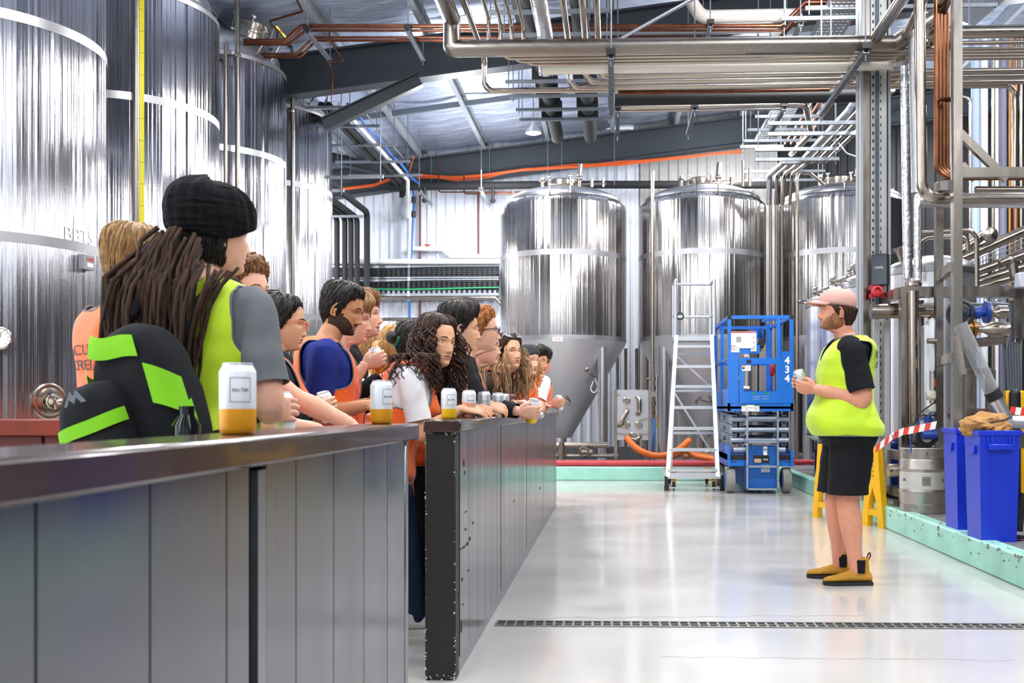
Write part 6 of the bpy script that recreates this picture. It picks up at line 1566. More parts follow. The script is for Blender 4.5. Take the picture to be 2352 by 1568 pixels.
held('white can held by the open mouthed person in black jacket', gr7[0]); held('white can with yellow base held out over the rail by the ginger person', gr13[0], CANYY); held('white can with pink base held by the person with streaked hair', gr15[0], CANP); held('white can held out at the far end of the rail', gr18[0]); held('pale can held by the person in the backwards cap', gr16[0], None, CANG)
c = (grG[0][0]+grG[1][0])/2; cz = V((-.22, 0, 1)).normalized(); can('pale can with peach base held in both hands by the guide', c-cz*.06+V((-.01, 0, .02)), CANP, .4, cz, .3, CANG)
# ======================= platform ladder ==============================================
def fp(Y, o):            # pixel -> point on the plane at depth Y, relative to o
    return lambda px, py, dy=0.0: at(px, py, Y)-o+V((0, dy, 0))
LY = 13.35; o0 = fl(1595, 1128); o0.y = LY; o0.z = 0
t = thing('platform_ladder', 'silver aluminium platform ladder on castors in front of the fermenters', 'ladder', o0)
def lad(px, py, back=None):
    """ladder front leans back: depth grows with height"""
    z = (PY-py)*LY/F+CH; y = LY+max(0, z-.25)*.34 if back is None else back
    p = at(px, py, y); return p-o0
m = MB(); m.bar(lad(1533, 1096), lad(1553, 772), .05, .09, (0, 1, 0)); m.build('stile', ALU, t, ang=None)
m = MB(); m.bar(lad(1648, 1096), lad(1634, 772), .05, .09, (0, 1, 0)); m.build('stile', ALU, t, ang=None)
for k, y in enumerate((1080, 1033, 984, 936, 888, 842, 796)):
    u = (1096-y)/(1096-772); a = lad(lerp(1533, 1553, u), y); b = lad(lerp(1648, 1634, u), y)
    m = MB(); m.bar(a+V((0, .02, 0)), b+V((0, .02, 0)), .11, .035); 
    for j in (-.03, 0, .03): m.bar(a+V((0, .02+j, .02)), b+V((0, .02+j, .02)), .012, .006)
    m.build('tread', ALU, t, ang=None)
yb = LY+1.15
m = MB(); m.bar(lad(1553, 778), lad(1634, 778), .04, .05); a = lad(1553, 776); b = lad(1634, 776); m.box(((a.x+b.x)/2, a.y+.3, a.z), (b.x-a.x+.06, .62, .04)); m.build('platform', ALU, t, ang=None)
for x0, x1, sd in ((1540, 1556, 0), (1660, 1640, 1)):
    m = MB(); a = lad(x0, 1085, yb); b = V((lad(x1, 776).x, lad(1553, 776).y+.58, lad(x1, 776).z)); m.bar(a, b, .045, .06, (0, 1, 0)); m.build('rear_leg', ALU, t, ang=None)
a0 = lad(1540, 1085, yb); b0 = V((lad(1556, 776).x, lad(1553, 776).y+.58, lad(1556, 776).z)); a1 = lad(1660, 1085, yb); b1 = V((lad(1640, 776).x, b0.y, b0.z))
for u in (.3, .62, .9): m = MB(); m.bar(a0.lerp(b0, u), a1.lerp(b1, u), .035, .035); m.build('rear_crossbar', ALU, t, ang=None)
for u, w_ in ((.62, .02), (.9, .62)): m = MB(); m.bar(a0.lerp(b0, u), a1.lerp(b1, w_), .03, .025); m.build('diagonal_brace', ALU, t, ang=None)
pl = lad(1553, 776); zt = lad(1550, 647).z; zm = lad(1550, 721).z; zk = lad(1550, 771).z
m = MB(); fx0, fx1 = lad(1550, 650).x, lad(1637, 650).x
yf, yk = pl.y+.02, pl.y+.56
for (x, y) in ((fx0, yf), (fx1, yf), (fx1, yk), (fx0, yk)): m = MB(); m.tube([(x, y, zk), (x, y, zt)], .02, 8); m.build('guard_post', ALU, t)
m = MB(); m.tube([(fx0, yf, zt-.3), (fx0, yf, zt), (fx0, yk, zt), (fx1, yk, zt), (fx1, yf, zt), (fx1, yf, zt-.3)], .02, 8, .04); m.tube([(fx0, yf, zm), (fx0, yk, zm), (fx1, yk, zm), (fx1, yf, zm)], .018, 8); m.build('guard_rail', ALU, t)
m = MB(); c = lad(1562, 726); m.torus(c, .045, .012, 18, 6, rot(PI/2, 'X')); m.tube([c+V((0, 0, .04)), c+V((.0, 0, .2))], .006, 6); m.build('lanyard_ring', BLACK, t)
m = MB(); 
for a, b in ((lad(1533, 1092), lad(1655, 1092)), (lad(1533, 1092), lad(1533, 1092)+V((.02, 1.15, 0))), (lad(1655, 1092), lad(1655, 1092)+V((.0, 1.15, 0))), (lad(1533, 1092)+V((.02, 1.15, 0)), lad(1655, 1092)+V((0, 1.15, 0)))): m.bar(a, b, .05, .08)
m.bar(lad(1533, 1120), lad(1655, 1120), .02, .02); m.build('base_frame', ALU, t, ang=None)
for x, y in ((1548, .05), (1640, .05), (1548, 1.05), (1640, 1.05)):
    p = lad(x, 1100); p = V((p.x, y, 0)); m = MB(); m.torus(p+V((0, 0, .06)), .042, .018, 18, 8, rot(PI/2, 'Y')); m.cyl(p+V((-.02, 0, .06)), p+V((.02, 0, .06)), .03, 12); w_ = m.build('castor', RUBBER, t)
    m = MB(); m.bar(p+V((-.0, .02, .12)), p+V((0, .02, .24)), .07, .05, (0, 1, 0)); m.bar(p+V((-.028, 0, .05)), p+V((-.028, 0, .15)), .006, .04, (0, 1, 0)); m.bar(p+V((.028, 0, .05)), p+V((.028, 0, .15)), .006, .04, (0, 1, 0)); m.build('castor_bracket', YELLOW, w_, ang=None)
for x in (1531, 1659): m = MB(); p = lad(x, 1110); m.box((p.x, 0, .035), (.06, .06, .07)); m.bar(V((p.x, 0, .06)), lad(x, 1092), .05, .04); m.build('foot', BLACK, t, ang=None)
# ======================= scissor lift ==================================================
SY = 12.9; o0 = fl(1746, 1133); o0.y = SY; o0.z = 0
t = thing('scissor_lift', 'blue scissor lift with number 434 parked in front of the kerb', 'scissor lift', o0)
g = fp(SY, o0); LEN = 1.75
xL, xR = g(1672, 900).x, g(1822, 900).x; zt = g(1700, 728).z; zf = g(1700, 944).z; zfl = g(1700, 905).z
def part(name, m, mt, ang=None, parent=t): return m.build(name, mt, parent, ang=ang)
m = MB(); m.bb((xL, 0, zf), (xR, .03, zf+.115)); m.bb((xL, 0, zf), (xL+.03, LEN, zf+.28)); m.bb((xR-.03, 0, zf), (xR, LEN, zf+.28)); m.bb((xL, LEN-.03, zf), (xR, LEN, zf+.28)); m.bb((xL, 0, zf+.03), (xR, LEN, zf+.06)); part('platform', m, BLUE)
for x in (xL+.02, xR-.02):
    for y in (.02, LEN*.5, LEN-.02): m = MB(); m.bar((x, y, zf+.1), (x, y, zt), .042, .042, (0, 1, 0)); part('guard_post', m, BLUE)
m = MB()
for x in (xL+.02, xR-.02): m.bar((x, 0, zt), (x, LEN, zt), .042, .042); m.bar((x, 0, zt-.52), (x, LEN, zt-.52), .035, .035)
m.bar((xL, .02, zt), (xR, .02, zt), .042, .042); m.bar((xL, LEN-.02, zt), (xR, LEN-.02, zt), .042, .042); m.bar((xL, LEN-.02, zt-.52), (xR, LEN-.02, zt-.52), .035, .035)
part('guard_rail', m, BLUE)
m = MB()
for x in (xL+.02, xR-.02): m.box((x, .02, zt), (.05, .05, .05))
part('corner_cap', m, BLACK)
m = MB(); m.bb((xL, -.006, zf+.1), (g(1696, 0).x, .02, g(0, 813).z)); part('side_plate', m, BLUE)
m = MB(); m.bb((g(1795, 0).x, -.006, zf+.1), (xR, .02, g(0, 811).z)); sp = part('number_plate', m, BLUE)
for k, ch in enumerate('434'): text('number', ch, .125, facing(V((g(1808+k*.0, 0).x, -.008, g(0, (832, 852, 872)[k]).z))+o0, (0, -1, 0)), LABELW, None, bold=.004).parent = sp
for c_ in sp.children: c_.location = -o0
# gate with opening
gx0, gx1 = g(1698, 0).x, g(1797, 0).x; gz0, gz1 = g(0, 926).z, g(0, 826).z
m = MB(); m.bb((gx0-.001, -.0125, gz1-.075), (g(1786, 0).x, .019, gz1+.001)); m.bb((gx0, -.01, gz0), (gx0+.055, .02, gz1)); m.bb((g(1784, 0).x, -.01, gz0), (gx1, .02, gz1)); m.bb((gx0+.001, -.013, gz0-.001), (gx1-.001, .018, g(0, 900).z)); ga = part('gate', m, BLUE)
m = MB(); m.bb((g(1714, 0).x, -.013, g(0, 838).z), (g(1725, 0).x, -.009, g(0, 830).z)); m.build('gate_latch', BLACK, ga, ang=None)
m = MB(); m.bar((g(1788, 0).x, .015, gz1-.05), (g(1788, 0).x, .015, g(0, 736).z), .04, .04, (0, 1, 0)); m.bar((g(1788, 0).x, .015, g(0, 738).z), (g(1768, 0).x, .6, g(0, 738).z+.02), .035, .035); m.bar((g(1772, 0).x, .3, zf+.1), (g(1772, 0).x, .3, g(0, 745).z), .045, .045, (0, 1, 0)); part('gate_post', m, BLUE)
m = MB(); m.bb((g(1678, 0).x, .0, g(0, 816).z), (g(1745, 0).x, .03, g(0, 797).z)); m.bb((g(1678, 0).x, .01, g(0, 797).z), (g(1740, 0).x, .03, g(0, 768).z)); part('sign_board', m, BLUE)
def decal(px0, py0, px1, py1, name, cols, y=-.012):
    m = MB(); m.bb((g(px0, 0).x, y, g(0, py1).z), (g(px1, 0).x, y+.004, g(0, py0).z)); d = m.build(name, LABELW, t, ang=None)
    for (a, b, c, e, mt) in cols:
        m = MB(); m.bb((g(lerp(px0, px1, a), 0).x, y-.0015, g(0, lerp(py0, py1, e)).z), (g(lerp(px0, px1, c), 0).x, y-.0002, g(0, lerp(py0, py1, b)).z)); m.build('print', mt, d, ang=None)
    return d
GREYI = mat('print_grey', '#9a9da4', .6); ORI = mat('print_orange', '#f09a3a', .5)
decal(1679, 767, 1737, 804, 'safety_decal', [(0, .02, 1, .08, RED), (.2, .3, .4, .65, GREYI), (.88, .3, .93, .42, GREYI), (.88, .6, .93, .72, GREYI), (.0, .85, .18, .89, RED)])
decal(1679, 803, 1698, 813, 'safety_decal', [(0, .3, .5, .4, RED), (.1, .6, .9, .7, GREYI)])
decal(1724, 799, 1737, 811, 'safety_decal', [(.1, .4, .35, .7, BLUE), (.4, .1, .65, .35, BLUE), (.65, .4, .9, .7, YELLOW), (.4, .7, .65, .95, YELLOW)], -.017)
decal(1704, 842, 1724, 854, 'safety_decal', [(0, .0, .4, .25, ORI), (.05, .35, .3, .7, INK), (.4, .3, .95, .36, GREYI), (.4, .5, .95, .56, GREYI)])
decal(1727, 902, 1768, 925, 'safety_decal', [(0, 0, .27, .14, GREENS), (.7, 0, 1, .14, GREENS), (.05, .35, .45, .4, GREYI), (.05, .5, .45, .55, GREYI), (.55, .35, .95, .4, GREYI), (.55, .6, .95, .65, GREYI), (.05, .65, .4, .7, GREYI)])
decal(1703, 930, 1744, 944, 'safety_decal', [(0, 0, .28, .16, GREENS), (.7, 0, 1, .16, GREENS), (.05, .4, .95, .46, GREYI), (.25, .65, .35, .72, INK), (.75, .65, .9, .72, INK)], -.01)
m = MB(); a = g(1732, 748, .25); b = g(1759, 775, .25); m.bb((a.x, .2, b.z), (a.x+.015, .4, a.z)); m.bb((b.x-.015, .2, b.z), (b.x, .4, a.z)); m.bb((a.x, .38, b.z), (b.x, .4, a.z)); part('control_bracket', m, BLUED)
m = MB(); a = g(1738, 776); b = g(1760, 796); m.bb((a.x, .15, b.z), (b.x, .3, a.z), .01); cb = part('control_box', m, BLACK)
m = MB(); p = g(1741, 779); m.bb((p.x-.02, .145, p.z-.03), (p.x+.02, .15, p.z+.015)); m.build('stop_plate', YELLOW, cb, ang=None); m = MB(); m.cyl((p.x, .15, p.z+.005), (p.x, .12, p.z+.01), .016, 12); m.build('stop_button', RED, cb)
m = MB(); z = g(0, 797).z; z1_ = g(0, 905).z; x = g(1748, 0).x; m.tube([(x+.012*cos(k*1.9), .25+.012*sin(k*1.9), lerp(z, z1_, k/170)) for k in range(171)], .0045, 5); part('coiled_cable', m, BLACK, 60)
m = MB(); p = g(1781, 848); m.ball((p.x, .3, p.z), (.04, .03, .09), 12); part('horn', m, RED, 60)
m = MB(); m.bb((g(1768, 0).x, .28, zf+.12), (g(1783, 0).x, .31, g(0, 864).z)); part('mount_plate', m, BLUED)
m = MB(); p = g(1716, 820); m.cyl((p.x-.035, .06, p.z), (p.x+.035, .06, p.z), .03, 14); p = g(1716, 892); m.cyl((p.x-.035, .06, p.z), (p.x+.035, .06, p.z), .03, 14); part('bright_sleeve', m, PIPE, 40)
# scissor pack
SCG = mat('scissor_grey', '#9aa3b3', .45, .4, var=.06); zc1 = g(0, 944).z; zc0 = g(0, 1026).z
rows_ = 3; dz = (g(0, 948).z-g(0, 1018).z)/rows_
for r_ in range(rows_):
    zc = g(0, 1018).z+dz*(r_+.5)
    for sx in (1, -1):
        cx = (xL+xR)/2
        for k, off in enumerate((.31, .215)):
            x = cx+sx*off; m = MB(); m.bar((x, .12, zc-.02+.01*k), (x, LEN-.12, zc+.02-.01*k), .065, dz*.92); part('scissor_arm', m, SCG)
            m = MB(); m.bb((x-.026, .112, zc-.02+.01*k-dz*.36), (x+.026, .119, zc-.02+.01*k+dz*.36)); part('arm_opening', m, BLACK)
    m = MB(); m.cyl(((xL+xR)/2-.36, .1, zc-.015), ((xL+xR)/2+.36, .1, zc-.015), .032, 14); part('cross_tube', m, SCG, 40)
    m = MB(); m.cyl(((xL+xR)/2-.38, LEN*.5, zc), ((xL+xR)/2+.38, LEN*.5, zc), .032, 14); part('cross_tube', m, SCG, 40)
m = MB(); zz = g(0, 1031).z; m.cyl((xL+.08, .12, zz), (xR-.08, .12, zz), .04, 14); part('lower_pivot', m, SCG, 40)
# chassis
zch1 = g(0, 1022).z; zch0 = g(0, 1116).z
m = MB(); m.bb((xL, .06, g(0, 1053).z), (xR, LEN, g(0, 1040).z)); m.bb((xL, .06, g(0, 1066).z), (xR, .12, g(0, 1053).z)); m.bb((xL, .0, g(0, 1066).z), (xL+.03, LEN, g(0, 1020).z)); m.bb((xR-.03, .0, g(0, 1066).z), (xR, LEN, g(0, 1030).z)); part('chassis', m, BLUE)
m = MB(); m.bb((xL+.03, .05, g(0, 1052).z), (xR-.03, .058, g(0, 1041).z)); part('chassis_slot', m, BLACK)
for px in (1688, 1809): m = MB(); p = g(px, 1059); m.ball((p.x, .055, p.z), (.033, .006, .014), 12); part('oval_hole', m, BLUED, 60)
m = MB(); m.bb((g(1715, 0).x, .0, zch0+.01), (g(1785, 0).x, .3, zch1)); m.bb((g(1712, 0).x, .05, zch0), (g(1788, 0).x, LEN, g(0, 1060).z)); part('battery_cover', m, BLUED)
m = MB(); a = g(1730, 1045); b = g(1767, 1062); m.bb((a.x, -.008, b.z), (b.x, .0, a.z)); pn = part('control_panel', m, BLACK)
m = MB(); a = g(1732, 1053); b = g(1748, 1062); m.bb((a.x, -.012, b.z), (b.x, -.008, a.z)); m.build('socket_plate', mat('beige', '#b9a58f', .5), pn, ang=None)
m = MB()
for k in range(4): p = g(1754+k*3, 1055); m.bb((p.x-.004, -.012, p.z-.008), (p.x+.004, -.008, p.z+.008))
m.build('meter_lights', LABELW, pn, ang=None)
decal(1753, 1022, 1762, 1044, 'card', [(.1, .2, .9, .4, GREYI)], -.008)
m = MB(); a = g(1748, 1068); b = g(1767, 1084); m.bb((a.x, -.03, b.z), (b.x, .0, a.z)); ob = part('power_outlet', m, mat('outlet_grey', '#b9bcc2', .5)); m = MB(); p = g(1757, 1076); m.torus((p.x, -.031, p.z), .03, .006, 20, 6, rot(PI/2, 'X')); m.build('outlet_ring', GREYI, ob)
m = MB(); lx0, lx1 = g(1715, 0).x, g(1785, 0).x
for x in (lx0, lx1): m.bar((x, -.05, g(0, 1118).z), (x, -.05, g(0, 944).z), .022, .03, (0, 1, 0))
for y in (958, 1012, 1066, 1116): m.bar((lx0, -.05, g(0, y).z), (lx1, -.05, g(0, y).z), .03, .025)
part('entry_ladder', m, SCG)
TYRE = mat('tyre_grey', '#8d8a87', .75, var=.12, scale=30); HUB = BLUED
for px, sd in ((1680, -1), (1810, 1)):
    for y in (.16, LEN-.3):
        x = g(px, 0).x; m = MB(); q = rot(PI/2, 'Y')
        m.lathe([(.05, -.055), (.125, -.06), (.155, -.05), (.16, -.03), (.16, .03), (.155, .05), (.125, .06), (.05, .055)], (x, y, .16), 36, q); wh = part('wheel', m, TYRE, 30)
        m = MB(); m.lathe([(.001, -.062), (.09, -.063), (.1, -.055)], (x, y, .16), 24, q); m.lathe([(.001, .062), (.09, .063), (.1, .055)], (x, y, .16), 24, q); m.build('hub', HUB, wh)
m = MB()
for px in (1732, 1750): p = g(px, 1120); m.bb((p.x-.01, .2, .005), (p.x+.01, .24, .12))
part('ground_strap', m, RUBBER)
# ======================= hose panel and hoses at the fermenters ========================
HY = 15.75; o0 = at(1450, 1057, HY); o0.z = KH-.012
t = thing('pipe_manifold', 'stainless manifold plate with pipe stubs between the fermenter legs', 'pipe panel', o0); g = fp(HY, o0)
PANEL2 = mat('panel_steel', '#bfbec2', .38, .9, rvar=.06)
m = MB(); a = g(1412, 895); b = g(1490, 1010); m.bb((a.x, 0, b.z), (b.x, .012, a.z)); m.build('panel', PANEL2, t, ang=None)
for px in (1414, 1492): m = MB(); p = g(px, 894); m.bb((p.x-.022, -.02, 0), (p.x+.022, .03, p.z)); m.build('leg', FRAMEST, t, ang=None)
for px, py in ((1439, 920), (1439, 976), (1467, 976), (1455, 1000)):
    p = g(px, py); m = MB(); m.lathe([(.06, -.01), (.06, .0), (.035, .01), (.035, .06), (.045, .065), (.045, .075), (.028, .075), (.028, .03), (.001, .03)], p, 20, rot(PI/2, 'X'), (False, True)); m.build('pipe_stub', PIPE, t)
for pts in (((1463, 913), (1468, 913), (1468, 948), (1464, 950)), ((1440, 940), (1440, 944), (1424, 975), (1422, 977)), ((1446, 1000), (1452, 1008), (1466, 1008), (1470, 998))):
    q = [g(*p) for p in pts]; q[0].y = 0; q[-1].y = 0; q[1].y = q[2].y = -.1; m = MB(); m.tube(q, .035, 10, .06); m.build('swing_bend', PIPE, t)
m = MB()
for px, py, sx in ((1463, 1000, 1), (1440, 998, -1), (1466, 965, 1), (1424, 907, -1)): p = g(px, py, -.05); m.bar(p, p+V((sx*.17, 0, .03)), .014, .014)
m.build('valve_levers', PIPE, t, ang=None)
OHOSE = mat('orange_hose', '#e5762f', .5, var=.1); RHOSE = mat('red_hose', '#c23a42', .55, var=.1); BROWNH = mat('brown_hose', '#9a5d33', .6)
def hose(lab, pts, r, m_, name='hose'): return pipe(name, pts, r, m_, lab, None, .5, 'hose', 10)
hose('thick orange hose sagging from the stainless panel past the white ladder', [at(1440, 1004, HY-.12), at(1452, 1022, HY-.2), at(1475, 1038, HY-.25), at(1502, 1047, HY-.25), at(1530, 1046, HY-.2), at(1560, 1032, HY), at(1582, 1012, HY+.4)], .05, OHOSE)
hose('orange hose lying on the plinth behind the white ladder', [at(1530, 1056, 15.9), at(1560, 1040, 16.1), at(1575, 1030, 16.2), at(1590, 1046, 16.2), at(1640, 1054, 16.1), at(1700, 1056, 16)], .045, OHOSE)
hose('brown hose lying on the plinth behind the white ladder', [at(1570, 1050, 16.4), at(1600, 1040, 16.6), at(1650, 1052, 16.4), at(1720, 1055, 16.3)], .04, BROWNH)
hose('long red hose lying along the mint kerb at the back', [V((x, KY+.17+.012*sin(x*2), KH+.04)) for x in [(-1.2+.35*k) for k in range(11)]], .052, RHOSE)
hose('red hose by the legs of the bright vessels', [at(1822, 1062, 14.6), at(1860, 1061, 14.9), at(1890, 1064, 15)], .04, RHOSE)
hose('blue hose hanging beside the thin fermenter standpipe', [at(1502, 960, 16.3), at(1500, 1000, 16.2), at(1497, 1040, 16.2), at(1502, 1054, 16.3)], .02, mat('blue_hose', '#1772d0', .5))
hose('yellow brown hose hanging behind the thin fermenter standpipe', [at(1495, 870, 16.9), at(1497, 910, 16.9), at(1504, 945, 16.9), at(1510, 980, 16.9)], .02, mat('tan_hose', '#b8923f', .6))
p = at(1500, 905, 16.72); m = MB()
for dz_, r_ in ((.25, .045), (.1, .05), (0, .055), (-.15, .05), (-.3, .04)): m.cyl(p+V((0, 0, dz_-.03)), p+V((0, 0, dz_+.03)), r_, 12)
m.cyl(p+V((-.1, 0, .25)), p+V((0, 0, .25)), .02, 8); m.cyl(p+V((0, -.08, -.0)), p, .05, 12); m.cyl(p+V((0, 0, -.4)), p+V((0, 0, .4)), .028, 10); tag(m.build('valve_stack', PIPE), 'steel valve stack on the thin standpipe beside the hose panel', 'valve')
for i, px in enumerate((1418, 1437, 1462, 1486)): pipe('drop_pipe', [at(px, 800, 19), at(px, 1040, 19)], .03, PIPED, 'vertical steel pipe behind the hose panel, %s from the left' % ordw[i], 'pipes behind the hose panel')
m = MB(); a = at(1275, 1050, 17.2); m.bb((a.x-.3, 17.6, KH-.01), (at(1480, 1050, 17.6).x, 17.75, KH+.2)); tag(m.build('bench', mat('dark_bench', '#4b4a50', .6), ang=None), 'low dark steel bench behind the fermenter legs', 'bench')
# ======================= tall column ====================================================
CYD = 9.75; xa = at(1977, 600, CYD).x; xb = at(2046, 600, CYD).x
COLM = mat('column_paint', '#a4a8ae', .45, .25, var=.05)
t = thing('steel_column', 'tall grey steel column with perforated strip behind the guide', 'column', (xa, CYD, KH))
w_ = xb-xa; Hc = 6.6
m = MB(); m.bb((0, -.005, 0), (.022, .2, Hc)); m.bb((w_-.02, .0, 0), (w_, .2, Hc)); m.bb((0, .09, 0), (w_, .105, Hc)); m.build('beam', COLM, t, ang=None)
m = MB(); m.bb((.022, .0, 0), (.085, .02, Hc)); m.build('conduit_cover', FRAMEST, t, ang=None)
STR = mat('strut_light', '#bfbfbd', .4, .4); m = MB(); m.bb((.10, .03, 0), (w_-.03, .07, Hc)); s_ = m.build('perforated_strip', STR, t, ang=None)
for xh, wz in ((.115, .014), (.19, .008)):
    m = MB()
    for k in range(int(Hc/.075)): m.bb((xh, .027, k*.075), (xh+wz, .0305, k*.075+.03))
    m.build('slots', BLACK, s_, ang=None)
m = MB()
for x in (.145, .16, .172): m.cyl((x, .022, 0), (x, .022, Hc), .006, 6)
m.build('cables', GALVD, t)
# screen and alarm on the column
t = thing('control_screen', 'black wall screen mounted on the tall column', 'screen', at(2022, 620, CYD-.1)); g = fp(CYD-.1, t.location)
m = MB(); a = g(2007, 578); b = g(2036, 650); q = rot(R(-35), 'Z'); hh = a.z-b.z; m.box((0, 0, 0), (.16, .05, hh), q, .006); m.build('case', BLACK, t, ang=None)
m = MB(); m.box(q @ V((0, -.027, .0)), (.14, .004, hh*.92), q); sc = m.build('glass', mat('screen_glass', '#1d2436', .15), t, ang=None)
M_ = facing(q @ V((.0, -.031, .02)), q @ V((0, -1, 0))); text('status_text', 'COOL', .03, M_, LABELW, sc)
m = MB(); pts = [M_ @ V((-.02, -.07, 0)), M_ @ V((-.005, -.085, 0)), M_ @ V((.02, -.06, 0))]; m.tube(pts, .004, 6); m.build('status_tick', GREENS, sc)
t = thing('alarm_siren', 'red alarm sounder below the black screen on the column', 'alarm', at(2014, 669, CYD-.12))
m = MB(); m.lathe([(.05, -.03), (.055, .0), (.05, .03), (.03, .035), (.025, .01), (.001, .01)], (0, 0, 0), 20, rot(R(80), 'X')); m.build('sounder', RED, t)
m = MB()
for sx in (-1, 1):
    for sz in (-1, 1): m.box((sx*.045, .02, sz*.04), (.035, .03, .035))
m.build('bracket', RED, t, ang=None)
# ======================= clad and lagged vertical pipes ===============================
VY = 9.15
pipe('clad_pipe', [at(2060, 92, VY+.5), at(2099, 62, VY), at(2099, 84, VY), at(2106, 443, VY)], .05, mat('clad_alu', '#c2c2c6', .33, .9, bump=.3, bscale=40, bstretch=(.3, .3, 5)), 'aluminium clad vertical pipe just right of the tall column, top end bent back', None, .04)
pipe('clad_pipe', [at(2060, 150, VY+.35), at(2078, 148, VY+.2), at(2078, 165, VY+.2), at(2085, 640, VY+.2)], .042, LAGFOIL, 'crinkled foil lagged vertical pipe just right of the tall column', None, .04)
pipe('clad_pipe', [at(2112, 440, VY), at(2108, 458, VY), at(2108, 645, VY)], .034, LAGFOIL, 'short foil lagged vertical pipe beside the crinkled one', None, .03)
m = MB(); p = at(2098, 652, VY+.1); m.cyl(p-V((0, 0, .02)), p+V((0, 0, .012)), .072, 20); m.cyl(p-V((0, 0, .06)), p-V((0, 0, .035)), .072, 20); m.cyl(p-V((0, 0, .12)), p+V((0, 0, .05)), .04, 16)
for k in range(6): a = k*PI/3; q = p+V((.06*cos(a), .06*sin(a), -.02)); m.cyl(q-V((0, 0, .06)), q+V((0, 0, .04)), .008, 6)
tag(m.build('pipe_flange', PIPE), 'bolted steel flange at the foot of the foil lagged pipes', 'flange')
pipe('vertical_pipe', [at(2098, 668, VY-.06), at(2100, 975, VY-.06)], .045, PIPE, 'polished vertical steel pipe beside the front frame leg', None); pipe('vertical_pipe', [at(2112, 690, VY+.25), at(2112, 960, VY+.25)], .04, PIPED, 'dull vertical steel pipe right of the polished one', None)
pipe('bent_pipe', [at(2110, -60, 8.3), at(2112, 40, 8.3), at(2117, 456, 8.3), at(2480, 456, 8.3)], .045, PIPE, 'steel pipe dropping past the clad pipe and turning right', None, .13)
pipe('bent_pipe', [at(2240, 436, 8.6), at(2480, 436, 8.6)], .03, PIPE, 'straight steel pipe under the grey beam at right'); pipe('bent_pipe', [at(2110, 462, 8.75), at(2480, 466, 8.75)], .05, LAGFOIL, 'lagged pipe just below the steel pipe turning right')
for i in range(4):
    px = 2151+8*i; yy = 7.75+.05*i; d = 6*i
    pipe('copper_riser', [at(px, -40, yy+.75), at(px, 408-d*.6, yy+.75), at(2480, 408-d*.6, yy+.75)], .022, mat('copper_dark', '#7d5138', .35, 1, var=.2), 'dark copper riser turning right at the grey beam, %s from the left' % ordw[i], 'dark copper risers', .12-.016*i)
for px in (2167, 2176): m = MB(); p = at(px, 228, 8.45); m.torus(p, .03, .01, 14, 6); m.bar(p, p+V((.06, .05, 0)), .02, .02); tag(m.build('pipe_clip', COPPER), 'copper pipe clip holding the dark risers, %s one' % ('left' if px == 2167 else 'right'), 'clip')
# ======================= stainless frames and posts ====================================
def sbar(m, a, b, w=.06, h=.06, up=(0, 1, 0)): m.bar(a, b, w, h, up); return m
t = thing('steel_post_frame', 'tall stainless double post frame with cross rungs in front of the machinery', 'frame', (0, 0, 0)); Yp = 8.05; Yq = 9.07
m = MB(); a = at(2197, -60, Yp); b = at(2197, 940, Yp); m.bar(V((a.x, Yp, KH)), V((a.x, Yp, a.z)), .068, .075, (0, 1, 0)); m.build('front_post', FRAMEST, t, ang=None)
m = MB(); c = at(2156, 200, Yq); m.bar(V((c.x, Yq, KH)), V((c.x, Yq, at(0, 440, Yq).z)), .062, .07, (0, 1, 0)); m.bar(at(2176, -40, Yq), at(2176, 400, Yq), .05, .05, (0, 1, 0)); m.build('rear_post', FRAMEST, t, ang=None)
for pf, pq in ((626, 646), (826, 834), (445, 447)): m = MB(); m.bar(V((a.x-.04, Yp, at(0, pf, Yp).z)), V((c.x+.03, Yq, at(0, pq, Yq).z)), .05, .075); m.build('cross_rung', FRAMEST, t, ang=None)
m = MB(); m.bar(V((a.x, Yp, at(0, 420, Yp).z)), V((a.x+1.3, Yp, at(0, 420, Yp).z)), .06, .075); m.build('side_arm', FRAMEST, t, ang=None)
m = MB(); m.bar(at(2204, 306, Yp), at(2312, 412, Yp), .05, .06); m.build('brace', FRAMEST, t, ang=None); m = MB(); m.bar(at(2208, 378, Yq+.3), at(2240, 412, Yq+.3), .05, .06); m.build('brace', FRAMEST, t, ang=None)
t = thing('skid_frame', 'box section stainless steel skid frame around the pumps', 'frame', (0, 0, 0)); Ya = 9.2; Yb = 11.2; zt_ = at(0, 682, Ya).z; xl_ = at(2078, 700, Ya).x
m = MB(); m.bar(V((xl_, Ya, KH-.01)), V((xl_, Ya, zt_)), .082, .1, (0, 1, 0)); m.build('leg', FRAMEST, t, ang=None)
m = MB(); m.bar(V((xl_-.044, Ya, zt_+.001)), V((xl_+2, Ya, zt_+.001)), .106, .092); m.build('top_rail', FRAMEST, t, ang=None)
m = MB(); m.bar(V((xl_-.03, Ya, zt_)), V((xl_-.06, Yb, zt_)), .07, .09); m.build('side_rail', FRAMEST, t, ang=None)
m = MB(); m.bar(V((xl_-.06, Yb, KH-.01)), V((xl_-.06, Yb, zt_)), .09, .09, (0, 1, 0)); m.build('leg', FRAMEST, t, ang=None)
m = MB(); x_ = at(2337, 700, Ya).x; m.bar(V((x_, Ya, at(0, 785, Ya).z)), V((x_, Ya, zt_)), .1, .08, (0, 1, 0)); m.build('hanger_leg', FRAMEST, t, ang=None)
m = MB(); m.bar(V((x_, Ya, at(0, 782, Ya).z)), V((x_-.42, Ya+.5, at(0, 794, Ya).z)), .05, .08); m.build('hanger_rail', FRAMEST, t, ang=None)
for z_ in (.45, .12): m = MB(); m.bar(V((xl_, Ya, KH+z_)), V((xl_-.06, Yb, KH+z_)), .09, .08); m.build('low_rail', FRAMEST, t, ang=None)
